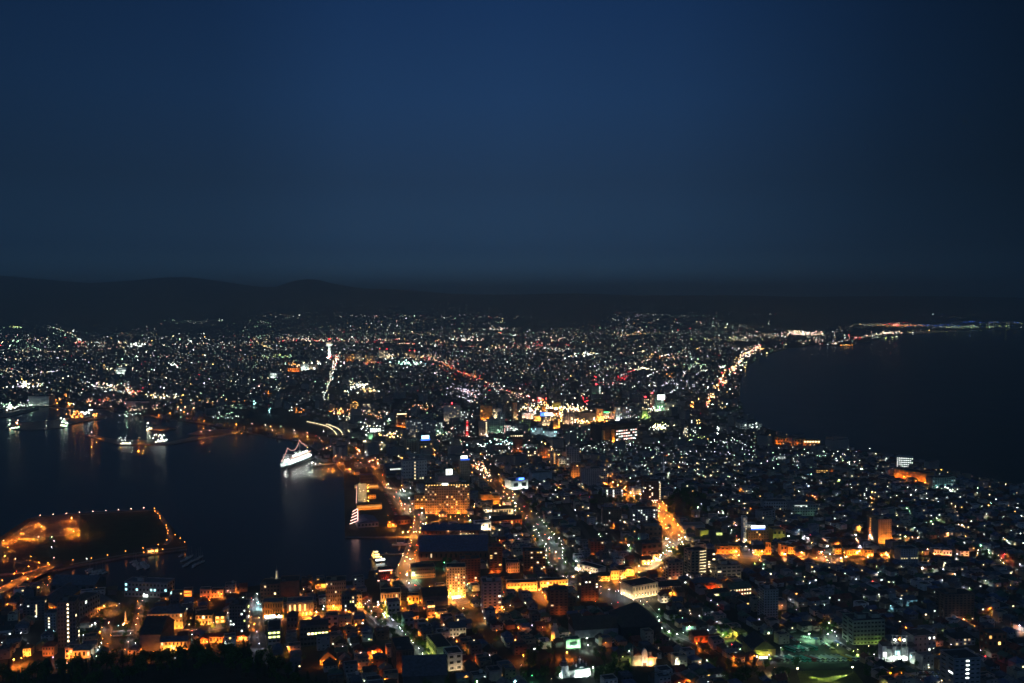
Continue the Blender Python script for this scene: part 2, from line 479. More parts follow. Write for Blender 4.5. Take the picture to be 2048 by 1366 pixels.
# rail platforms
for k, pts in enumerate(([(616, 846), (640, 851), (660, 857), (672, 866), (677, 873)], [(655, 851), (672, 857), (684, 864), (689, 873)], [(688, 857), (700, 864), (704, 872)])):
    P = smooth([G(x, y) for x, y in pts])
    mb = MB(); mr_ = mat('platform_roof', (.5, .5, .48), .7, .2, .1); gw = glow('h', 5)
    for a, b in zip(P, P[1:]):
        d = (b - a); yaw = math.atan2(d.y, d.x); c = (a + b) / 2
        mb.obox((c.x, c.y, LZ), d.length + .3, 8, 1.1, yaw, m_quay)
        mb.obox((c.x, c.y, LZ + 5), d.length + .4, 7, .35, yaw, mr_)
    th = thing('railway_platform', (P[0].x, P[0].y, LZ)); o = mb.build('canopy', th, (-P[0].x, -P[0].y, -LZ))
    mb = MB()
    for a, b in zip(P, P[1:]):
        d = (b - a); yaw = math.atan2(d.y, d.x); c = (a + b) / 2
        n = Vector((-d.y, d.x, 0)).normalized() * -4.2
        mb.obox((c.x + n.x, c.y + n.y, LZ + 4.1), d.length * .8, .8, .6, yaw, gw)
    mb.build('strip_light', th, (-P[0].x, -P[0].y, -LZ))
    tag(th, ['longest curved railway platform with a bright roof edge', 'middle curved railway platform with a bright roof edge', 'shortest curved railway platform with a bright roof edge'][k], 'railway platform', 'curved station platforms')
# ------------------------------------------------------------------ lamps of the near town (head seen at this pixel; pool lamps are put in unseen)
K6 = 2048 / 340
LAMPS = []
def lamps(ox, oy, s, txt, h=7.0):
    for tok in txt.split(';'):
        q = tok.split()
        if len(q) < 3: continue
        LAMPS.append((ox + float(q[0]) / s, oy + float(q[1]) / s, q[2][0], int(q[2][1:] or 2), h))
lamps(0, 980, K6, '484 308 k2;640 297 k2;798 287 k2;958 272 k2;1119 262 k2;1276 252 k2;1428 241 k2;1580 230 k2;1732 218 k2;1860 226 o2;1865 258 o2;1900 286 o2;1925 315 o2;1930 345 o2;2002 427 o2;2007 461 o2;'
      '2025 494 o2;2020 525 o2;2010 605 o2;1908 660 o2;1725 703 o2;1733 754 o2;1890 735 y1;1960 719 o2;1514 742 o2;1297 789 o2;1101 825 o2;1046 832 w1;878 847 o2;650 820 k2;230 587 o2;465 568 k2;623 570 g1;652 618 p2;'
      '622 690 p2;180 636 k1;93 695 o3;62 796 o3;186 834 k2;373 804 o3;468 876 o3;578 880 o3;590 905 o2;345 926 o3;172 1010 o3;283 1014 o3;28 1092 o3;142 1096 o3;4 1183 o3;290 1135 k2;428 1140 k2;574 1147 k2;1160 1177 k2;195 978 r1', 6)
lamps(0, 900, 2048 / 700, '1025 498 o2;1055 518 o2;1080 540 o2', 6)
# unseen lamps put in to sweep the island's paved lot and the quay with long orange pools
lamps(0, 980, K6, '150 560 o9;260 480 y9;440 370 o9;500 430 y9;860 335 o9;830 430 y9;880 500 o9;960 490 y9;330 545 o9;420 540 y9;40 600 o9', 6)
lamps(0, 1150, K6, '88 358 o3;250 362 w2;358 345 o3;583 382 o3;480 423 o2;517 460 k2;1200 425 k2;1250 375 y3;1340 367 k1;1405 372 y2;1437 345 w1;1658 317 o2;1714 310 k2;1905 327 k3;1997 285 o2;1678 401 k2;1667 469 k2;'
      '1655 525 k2;1640 600 k2;1315 570 k2;1484 605 p2;1425 612 c1;1203 685 y2;1228 636 y2;1335 727 k2;1573 705 w2;1235 770 o2;1220 818 w2;1295 830 k2;1276 873 k2;1197 868 w2;1177 903 p2;1545 810 k2;1632 823 w2;1617 862 p2;'
      '1508 902 k2;1847 925 o2;1700 898 o2;165 1025 o4;257 1005 o3;640 993 p2;808 1065 k2;1186 1137 w1;825 950 o3;295 960 o2;80 633 w2;255 697 p2;1003 724 p2;555 672 c2;643 670 c1;1145 582 w3;1105 605 w3;30 815 w1;'
      '338 823 w1;1735 225 w2;1510 115 w2;1960 600 y2;1985 630 k2')
lamps(340, 1150, K6, '15 565 y3;232 598 k2;315 541 y3;560 568 k2;565 515 y3;697 460 p2;525 575 w2;490 500 r1;485 273 o2;475 305 o2;620 230 o3;728 212 h2;885 272 p2;907 430 p2;1050 232 w3;1058 340 c4;1087 357 w2;1075 518 h2;'
      '1016 593 k2;1047 685 p2;1075 827 p2;980 272 r1;987 320 r1;1004 300 p2;1287 497 k2;1605 463 y2;1645 463 y3;1693 457 y3;1765 447 k3;1607 173 k2;1785 120 k2;1808 155 k2;1968 373 y3;2030 417 k2;1720 190 w2;448 808 o3;'
      '668 804 w1;265 720 w2;1110 953 w1;1895 1055 o3;1955 1015 o2;1435 868 h2;1527 785 h2;1822 830 w1;62 1003 w1;15 860 y3;860 745 y2;400 800 o2;740 780 o2;1455 745 w2;1475 770 w2', 5.5)
lamps(680, 1150, K6, '40 88 k2;60 182 w3;190 142 k1;258 262 y2;237 342 y3;305 347 k2;282 387 y2;520 355 y3;525 385 k2;550 330 y3;350 308 p2;377 437 p2;400 463 p2;432 505 p2;470 525 p1;505 562 w3;505 420 k2;540 453 w2;595 500 p2;'
      '625 533 p2;640 547 p2;690 612 w1;727 652 w2;750 678 p2;580 680 w2;812 742 w3;790 712 g1;858 793 w2;882 816 w2;948 890 w3;995 940 w2;1030 970 g1;1072 1013 w2;1100 1043 l2;887 1028 w2;938 1060 w2;962 1108 p2;1020 1147 w2;'
      '870 985 w1;817 290 y3;838 322 y3;1048 537 o3;1150 463 y3;1180 495 y2;1240 468 y3;1328 220 y3;1355 265 y3;1505 195 y3;1505 245 k2;1358 297 k2;1480 260 h2;1745 453 o3;1957 390 y3;1980 420 y3;1370 755 k2;1888 672 o2;'
      '1942 750 w1;1745 523 w2;1485 405 h3;1593 1055 o3;1480 1190 h4;1520 1215 y1;1650 1285 g3;195 600 o3;280 545 o2;393 930 o4;395 1055 k1;205 1110 w2;125 760 c2;33 860 w1;1535 112 g2;833 103 p3;727 160 w3;703 50 o2;803 75 k2;'
      '810 5 h4;770 530 w2;1400 640 y1', 6)
lamps(1020, 1150, K6, '390 50 c4;393 212 w2;350 183 y3;460 195 y2;490 95 y4;550 130 y2;300 115 y4;640 18 p2;695 18 p2;683 47 w2;690 110 y3;725 300 o4;710 440 k1;422 585 o3;390 625 k1;810 540 o3;100 635 o3;160 968 o3;685 938 o4;'
      '927 767 w3;942 850 w3;1155 820 k1;1000 1120 w3;1270 470 y3;1300 330 r2;1222 347 w1;1490 420 p2;1435 452 p2;1488 300 p2;1575 307 p1;1095 140 p2;1095 222 y2;1185 175 p2;1200 175 p2;1270 200 p2;1307 188 p2;1343 225 p2;1375 215 w2;'
      '1440 238 h2;1480 258 h2;1520 246 h2;1560 243 h2;1600 240 h2;1640 238 h2;1680 236 h2;1720 232 h2;1880 215 y3;1940 212 y2;1610 355 g2;1650 325 h2;1888 460 w2;1797 415 g2;1775 507 w2;1800 550 w3;1828 647 w3;1917 685 w3;2010 717 w3;'
      '1520 765 o4;1435 918 w2;1975 840 o3;2003 1037 w3;1190 70 y3;1345 45 y3;1320 88 k2;1455 52 w2;1425 62 w2;135 1090 w1;500 1252 h1;265 1215 e2;60 1275 c2;28 768 w2;275 330 p1;760 590 l1;1360 990 l2;720 700 h1;1790 880 h1', 6)
lamps(1360, 1150, K6, '90 38 p2;245 37 p3;430 72 g2;405 153 r2;470 150 k2;525 130 w2;865 143 r1;1160 52 y2;1565 98 p2;1790 5 w2;1500 25 h2;245 352 p2;535 343 p2;455 362 r1;235 492 p2;40 595 p2;115 622 g3;225 573 p2;443 566 p2;40 697 w2;'
      '292 670 p2;335 663 p2;405 690 p2;438 660 p1;530 665 w1;955 535 p2;1050 548 h1;1180 543 k2;1133 330 w2;1230 370 k2;1235 305 w2;1330 300 p2;1400 425 p2;1663 270 w2;1735 355 w1;1745 230 o1;1585 548 h1;1690 590 h3;1797 580 w3;'
      '1832 672 w2;1775 633 w2;1865 690 p2;1885 740 w2;1555 717 g4;1780 717 g3;625 845 r3;895 978 o3;1075 963 p2;1213 880 w2;315 850 o1;200 825 o3;323 1030 w2;1135 1133 h4;305 1175 p1;530 1210 w2;490 1270 p1;340 1290 w2;1273 1228 w1;'
      '520 720 g2;30 520 g2;70 545 h2;1900 840 l2;2010 800 w1', 6)
lamps(1700, 1150, 2048 / 348, '75 50 p2;195 43 w1;297 37 w2;290 103 w2;268 72 r2;512 87 w2;488 205 p2;600 270 w3;775 335 c2;480 365 c2;340 230 w2;165 262 w2;215 218 w1;1083 60 p2;865 50 h2;1135 207 w2;1010 272 p3;1340 155 p2;1407 158 w2;'
      '1540 292 g3;1595 68 w2;1820 60 w2;1892 123 y2;1590 195 w1;1240 497 p3;1335 525 y3;1440 515 h2;1633 490 p2;1790 460 p3;1817 450 h1;1603 555 p2;1995 600 p3;1865 652 p3;1987 505 h2;2010 435 g1;1025 493 w2;998 420 w1;585 550 h2;'
      '1685 680 h2;1733 682 h2;1783 682 h2;1190 820 p2;1537 890 p2;1592 963 r3;1940 910 h2;985 972 k2;283 937 p2;220 840 h2;463 708 p2;1197 1160 w4;1850 1210 w3;1080 1245 h2;825 1240 p2;90 880 l2;40 900 l2', 6)
# ---- middle town
lamps(960, 940, K6, '647 683 w2;677 718 w2;708 758 w2;713 790 w2;755 848 w2;792 895 w3;780 925 w2;797 975 w2;792 1028 w2;797 1065 w2;830 1117 w2;863 1158 w2;683 527 w2;715 573 w2;748 608 w2;768 635 w2;800 675 w2;830 705 h2;866 747 w2;'
      '892 775 w2;955 825 w3;978 858 w2;985 897 w2;995 945 w3;997 983 w2;990 1030 w2;995 1065 w2;1030 1105 w2;830 820 c4;860 820 w3;913 992 k3;835 945 k2;840 970 o2;837 1013 r1;785 783 r1;645 790 o2;668 832 o2;543 838 o2;560 862 o2;505 776 k1;'
      '450 800 p2;435 785 w2;462 830 p2;237 845 o2;388 842 k2;565 553 p2;493 570 y3;478 472 o2;505 503 k2;570 575 p1;617 500 y2;425 400 w4;430 440 h3;425 490 h3;430 540 h2;380 375 k2;400 330 w3;350 333 k2;320 292 k2;290 262 k2;283 318 p2;'
      '420 293 h3;390 257 o2;515 262 p1;372 215 h3;300 215 k2;270 185 k2;480 220 y2;237 425 y3;80 420 y3;290 410 y2;120 575 w4;75 480 w2;30 690 h3;0 695 h3;70 690 h2;728 388 k2;845 510 h2;952 546 w2;1148 487 p3;1245 403 w2;1305 460 h3;'
      '1380 587 p4;1468 662 h2;1435 770 w2;1525 770 w2;1157 857 w2;1450 803 w1;1010 845 o2;927 1197 w2;1003 1283 p2;1057 1282 p1;1185 1215 k3;1205 1195 h3;700 1195 y4;1790 910 w4;1935 847 g2;1910 825 g2;1860 562 h1;1740 630 h3;1770 645 h2;'
      '1630 1240 y4;1700 1285 y3;1790 1205 y4;1915 1163 y4;1915 1235 y3;1330 1240 h3;1340 1190 h2;1160 1100 w4;1720 20 h1;1230 170 w2;965 180 k2;905 170 k1;722 167 w2;1025 150 c3;880 295 w2;935 325 h2;1185 327 r2;1210 305 r2;1320 325 r2;'
      '1450 170 y3;1460 100 y3;1660 185 y4;1600 150 y4;1740 220 y4;1815 270 y4;1930 290 h4;1850 285 k2;1850 310 y3;1740 300 y3;10 15 k2;60 105 k2;105 130 k1;180 128 k1;770 135 w2;1905 135 w2;640 135 w2;1810 100 g3', 7)
lamps(1280, 940, K6, '230 465 y3;315 490 o3;265 625 y3;400 605 o3;225 560 y3;460 665 y3;470 790 k3;390 760 k2;310 700 y2;350 560 o5;380 640 o5;300 580 o5;420 700 o5;340 830 w3;315 830 h4;355 870 w3;330 910 w3;350 940 h3;330 920 w2;395 930 y3;400 890 y2;470 840 w3;500 820 h3;'  # includes unseen lamps put in for orange pools on the boulevard
      '510 870 w3;490 905 w3;515 895 h2;545 810 h4;350 980 h3;370 985 h3;320 970 h2;280 1000 h3;250 1030 h4;240 1050 h3;290 1080 k3;250 1085 h3;200 1080 h4;150 1100 h4;100 1130 h4;60 1130 y4;30 1030 k2;190 1065 h3;240 440 o3;130 395 y3;160 385 y3;190 390 h3;'
      '235 320 y2;235 260 y1;235 210 y1;230 155 y1;500 745 y3;530 725 h2;700 455 g4;945 512 p3;990 490 g3;1000 512 w3;1120 355 w2;1195 375 g3;1260 405 h3;1260 460 h2;1335 465 k2;740 408 p2;670 495 w2;1045 560 p2;925 420 g2;840 595 w1;'
      '1075 672 w1;1100 727 w2;1390 607 w2;1415 548 r2;1430 525 r2;1140 610 k2;1145 630 k2;1155 668 p3;1695 682 r3;1163 797 r2;1195 835 k2;1165 853 h3;1275 850 w4;1275 920 h2;1315 960 p2;1360 970 p2;1365 1000 k3;1400 1022 y2;1425 1020 y2;1440 1090 y3;1430 1030 o2;'
      '1470 985 y4;1160 985 y4;1190 1030 y4;1215 920 h1;1385 1125 l2;1415 855 h2;1460 820 h2;1415 820 h2;1790 800 w4;1960 820 p3;2020 825 p3;1860 873 w1;1915 725 w2;1930 680 w1;1690 470 h2;1825 495 y1;1912 260 w3;1670 240 w2;1450 202 p3;'
      '1355 262 w2;980 300 w2;505 245 w2;430 215 w2;340 165 g3;570 148 w2;825 122 w2;855 65 h3;1030 65 w2;1040 113 w1;1148 103 w2;1150 185 p2;1005 187 w1;920 155 w2;890 157 w2;1315 135 w1;1735 97 w1;1835 78 w2;1985 100 w2;2035 190 w2;2015 170 w1;'
      '1580 153 w1;1740 1020 h4;1750 1015 k3;1950 1000 y4;1640 1160 p2;1785 1160 p2;1890 1155 w1;1490 1140 g2;1490 1240 h3;1575 1255 h3;850 1045 h2;850 1100 h2;825 978 w2;1005 1015 w1;1035 1065 w2;690 1255 p2;570 1265 p3;520 1290 w2;1030 910 w3;955 1250 l3;610 1250 l3', 7)
lamps(1600, 880, 2048 / 448, '197 1027 k4;225 1010 r2;175 1020 k2;210 1050 k2;235 1068 k3;275 1048 w3;240 1100 y3;270 1125 k2;250 1100 k3;310 1050 k2;375 1085 k4;405 1030 y3;425 1070 y4;405 1055 k2;375 1110 y2;108 943 y3;250 975 w4;550 975 p4;510 872 p4;515 905 k3;'
      '545 790 y3;280 768 w2;170 750 w1;210 805 k1;5 793 w1;95 868 r2;40 885 p3;205 903 k1;300 905 w3;640 875 w4;620 1075 y4;620 1060 y3;800 1055 h4;815 1070 y3;900 1035 k3;790 1030 y3;745 1055 y3;850 850 p2;895 787 h2;963 800 w1;1050 803 w2;1075 833 w2;'
      '1025 890 k2;1075 897 k3;965 885 g3;1165 1000 k3;1120 1025 l2;1230 1040 k2;1295 1050 k2;1300 1075 k3;1380 1055 h2;1440 1040 p3;1325 1125 w2;1120 1170 w3;1215 1180 w2;1310 1185 p3;1420 1240 w4;1415 1225 k3;925 1157 w2;715 1212 p2;260 1238 w2;697 1160 g2;485 1185 g2;'
      '1655 965 g3;1630 1010 k3;1625 1035 g2;1725 1010 w3;1725 1030 g2;1915 1022 p2;1870 1048 r3;1815 1055 h2;1860 1125 h3;1830 1100 w1;2010 1140 p3;1890 922 w3;1860 895 w2;1940 895 p3;2030 897 p3;2015 857 w3;1930 830 w2;1890 790 w2;1750 778 w2;1795 860 w2;1680 862 w2;'
      '1545 900 h2;1525 855 h2;1515 880 y2;1500 935 w2;1480 780 h4;1450 775 k3;1360 790 h2;1325 885 y2;1355 850 k2;1215 770 h3;1200 745 g3;1250 720 g3;1200 693 w3;1275 685 w2;1045 660 g3;980 627 g3;1070 675 w2;780 638 w2;850 563 l2;885 510 h2;1015 503 w3;1060 457 w3;'
      '990 430 w2;1155 490 w2;1160 535 w2;1265 563 w2;1345 525 w2;1420 612 h3;1480 683 w2;1435 655 h2;1525 573 w2;1665 607 w2;1705 678 w2;1730 630 w2;1870 677 w2;1990 620 w3;1910 643 w1;1965 650 y1;2025 693 w3;1940 710 w2;1745 470 y2;1745 580 c3;1625 440 g3;1620 485 w2;'
      '1613 383 w3;1655 358 w3;1495 397 w2;1440 453 w2;1395 452 w2;1255 435 c4;1350 440 w4;1330 435 w4;1375 460 w4;1145 240 w3;1030 268 w1;1880 408 h3;1100 345 o4;950 338 o4;1145 392 o4;1060 375 o3;1120 410 o3;1000 330 o3;1180 370 o3;1290 270 o2;1350 295 h2;695 125 h2;'
      '790 170 w2;265 328 w4;355 373 l4;330 378 g3;180 373 p2;100 315 g3;180 48 h4;130 45 h2;95 45 h2;455 220 w2;555 265 w3;570 268 w3;705 340 w2;625 325 w1;750 300 w2;710 238 w2;640 80 w2;550 187 w1;540 97 r1;600 455 w2;600 490 w3;590 530 w3;635 605 h2;655 605 h2;720 520 h2;'
      '830 527 w2;870 560 h2;300 237 w1;330 170 w2;250 105 h1;65 115 w2;205 60 w2;60 400 w2;80 425 w2;110 370 w1;45 350 w1;135 520 w2;225 545 w1;345 493 w1;360 565 w1;500 580 w1;410 690 w2;825 690 w2;890 690 h2;470 437 w2;460 408 w2;410 325 w1;590 610 w1;665 635 h2', 7)
lamps(540, 800, K6, '645 595 k2;685 577 k2;727 560 k2;820 567 k2;863 600 k2;895 613 k2;927 632 k2;770 697 k2;785 685 k2;800 672 k2;858 690 k2;920 680 k2;975 697 k2;1000 680 k2;1027 700 k2;1060 730 k2;1092 757 k2;865 560 e3;803 547 e2;960 523 w2;1035 575 o3;1050 597 o3;1073 607 k4;'
      '1250 670 k3;1230 725 k2;1207 728 k2;1250 722 o2;1300 722 o3;1340 713 k2;1352 697 k2;1455 687 k4;1590 697 y2;1665 678 y3;1550 678 h3;1300 770 k4;1315 790 k2;1270 830 k2;1355 915 k2;1357 990 k2;1425 1018 h4;1397 1053 k2;1423 1060 k2;1455 1066 k2;1495 1167 k2;1560 1180 k2;1573 1218 k2;'
      '1675 1187 h4;1715 1250 k3;1585 1265 k2;1625 1258 k3;1830 660 o3;1830 580 y3;1815 635 y2;1920 620 y3;1985 605 y3;1975 550 y3;1940 510 y2;1985 660 o3;1640 635 y2;1430 605 w4;1340 590 h3;1350 515 h4;1130 500 h4;1150 495 h3;1150 630 w3;1060 240 w3;1090 272 w3;1440 230 w4;1435 245 g3;'
      '500 665 p3;500 760 w4;510 755 w4;470 772 w2;550 772 w2;605 765 h3;450 395 k3;645 373 w2;740 465 w2;690 440 w2;800 455 k2;835 467 k2;598 460 k2;30 367 g1;290 365 w2;130 320 w1;920 297 w2;1160 420 w3;1520 350 h2;1625 465 h3;1640 470 h3;1955 490 h2;2015 480 h2;1690 1065 w3;1600 1080 w4;1620 1100 w4;1570 1090 w3;'
      '700 745 o5;830 760 o5;900 790 o5;960 830 o5;760 745 o5;640 740 o5;850 510 o5;950 580 o5;1080 640 o5;1180 710 o5;1240 790 o5;1300 880 o5;1380 970 o5;450 440 o5;660 470 o5;300 400 o5;130 365 o5', 7)  # this row: unseen lamps invented for orange pools on quay and bay road
lamps(640, 940, K6, '895 325 k2;958 337 k2;968 375 k2;975 408 k2;990 425 r2;1020 415 k3;1015 468 w3;1085 478 h4;1090 500 h3;1140 565 k2;1137 607 k2;1132 637 k2;1127 685 k2;1095 690 k2;1208 695 k2;1217 627 k2;1227 517 h4;1225 465 h4;1110 407 k3;1240 648 w3;1275 645 w3;1398 635 w4;1330 663 h2;1385 722 h2;'
      '1285 575 y3;1440 555 y3;1480 545 y3;1520 567 r2;1575 560 y2;1630 560 y2;1695 540 y2;1745 560 k2;1790 558 y3;1670 595 k2;1860 410 k3;1860 445 y4;1850 300 k2;1825 207 k1;2010 430 y4;1820 690 w4;1810 610 w3;1690 740 h2;1697 770 h2;1760 770 h2;1805 768 h2;1850 768 h2;1545 733 h2;1930 700 h4;1960 690 h4;1980 690 h3;'
      '1370 865 k2;1530 862 k2;1295 857 h3;1610 848 h3;1197 855 o3;1180 912 o2;1160 970 o2;1140 990 k2;1145 1025 k2;1120 1070 k2;1095 845 k2;1100 877 k2;1087 918 k2;1070 967 k2;1055 1010 o2;1087 1075 h4;1050 1055 y3;1095 1155 o3;1085 1210 k2;967 1243 o2;1048 1260 h4;1047 1225 k2;1125 1245 g4;1020 1100 y3;'
      '950 1135 y2;945 1145 h2;995 1035 h3;1000 1010 h2;840 632 o3;880 660 y3;820 550 k2;915 465 k1;1000 755 y4;1060 750 y4;1130 752 y4;1200 750 y3;1075 735 o2;1500 1118 e3;800 1000 h1;1740 1010 y1', 7)
lamps(300, 740, K6, '240 520 o3;410 505 o3;520 470 o3;650 615 o3;1040 660 o4;1110 700 o5;1000 715 o5;720 730 k3;615 745 k3;640 765 o5;700 760 o5;1230 650 k3;1390 665 w3;1475 725 w2;1575 680 g2;1740 730 w3;1895 757 k3;1255 412 c4;1440 508 c4;370 485 w3;765 575 w3;820 580 g3;910 580 c2;990 585 g3;1310 660 o5;1450 690 o5;1600 720 o5;1750 765 o5;1900 800 o5;1045 640 o5;880 625 o5;680 580 o5;580 565 o5;450 545 o5;80 525 o5;30 520 o5;490 370 w3;990 430 h3;310 320 h4;40 305 h4', 8)
lamps(0, 740, K6, '1105 752 k3;1100 790 o5;1150 790 o5;1665 843 k2;1665 880 o5;1720 880 o5;1590 858 w2;1455 812 w2;1810 820 w2;1845 690 o5;1900 690 o5;1800 525 o5;1880 530 o5;1150 405 k3;1200 420 k3;1090 380 k2;380 425 g4;825 400 o4;690 405 o4;800 320 o3;885 410 w3;555 675 w2;1525 558 g4;1440 548 w2;1690 530 g3;1340 445 k3;1110 480 w3', 8)
lamps(0, 0, 1, '20 1176 o5;55 1156 o5;88 1140 o5;-20 1196 o5;1578 1308 g8;1615 1308 g8;1650 1306 g8;1690 1306 g8;1600 1284 g8;1640 1288 g8;1470 1262 l5;1448 1264 l5', 9)  # unseen lamps put in to brighten the bridge, coach park and nearby trees
# ------------------------------------------------------------------ the far town: one mass of small lights and roofs
LANDP = [(x, y) for x, y in LAND]
def on_land(x, y, m=0.0):
    if not inside(x, y, LANDP): return False
    return True
RAILYARD = W2([(400, 838), (470, 822), (560, 815), (610, 840), (680, 880), (640, 885), (540, 868), (430, 850)])
AIR = W2([(1690, 652), (1860, 648), (2060, 640), (2060, 652), (1850, 660), (1690, 672)])
FORT = W2([(560, 706), (640, 700), (655, 712), (650, 722), (560, 722)])
FL = MB()      # far lights
FB = MB()      # far houses
def far_lamp(x, y, c, k, h=6.0, z=None):
    d = math.hypot(x, y)
    r = (.0002 + .000035 * k) * d
    FL.octa((x, y, (terrain(x, y) if z is None else z) + h), r, glow(c, (1.8, 5.4, 16.0, 40.0)[k]), r * .9)
def pick(zone=None):
    t = R.random()
    if t < .40: return 'w'
    if t < .52: return 'g'
    if t < .64: return 'p'
    if t < .80: return 'h'
    if t < .91: return 'k'
    if t < .975: return 'y'
    return 'r'
def strength():
    t = R.random()
    return 0 if t < .60 else 1 if t < .89 else 2 if t < .978 else 3
ca, sa = math.cos(.62), math.sin(.62)
m_fw = mat('far_wall', (.22, .22, .21), .9, .4, .01); m_fr = mat('far_roof', (.07, .08, .10), .85, .5, .01)
n_far = 0
for i in range(-190, 236):
    for j in range(-24, 400):
        # streets turn from the isthmus grid to the inland grid
        u = i * 44 + R.uniform(-8, 8); v = j * 36 + R.uniform(-12, 12)
        x, y = u * ca - v * sa + 600, u * sa + v * ca
        if y < 1500 or abs(x) > .56 * y + 60: continue
        d = math.hypot(x, y)
        if d > 11500: continue
        px, py = pix((x, y, LZ))
        if py < 658 + 5 * math.sin(px * .013) + (0 if px > 560 else 10 * sm((560 - px) / 400)): continue
        big = noise.noise(Vector((x / 520, y / 520, 7)))
        keep = .66 + big * .75
        keep *= sm((d - 1500) / 500) if d < 2000 else 1
        if d > 4200: keep *= .82 - .66 * sm((d - 4200) / 3800)
        if R.random() > keep: continue
        if not on_land(x, y): continue
        if px > 1480 and py < 700 and R.random() < .2: continue
        if inside(x, y, RAILYARD) or inside(x, y, AIR): continue
        if inside(x, y, FORT) and R.random() < .85: continue
        if 560 > px > 330 and py < 668: continue
        c = pick(); far_lamp(x, y, c, strength()); n_far += 1
# roofs and walls of the far quarters
for i in range(5200):
    d = 1900 + 4400 * R.random() ** 1.25
    a = R.uniform(-.53, .53); x, y = d * math.sin(a), d * math.cos(a)
    px, py = pix((x, y, LZ))
    if y < 1800 or not on_land(x, y) or inside(x, y, RAILYARD): continue
    b = R.random()
    w, dd, h = (R.uniform(9, 16), R.uniform(8, 12), R.uniform(5, 8)) if b < .86 else (R.uniform(16, 34), R.uniform(11, 16), R.uniform(10, 26))
    FB.obox((x, y, LZ), w, dd, h, .62 + (1.57 if R.random() < .4 else 0), m_fw, m_fr)
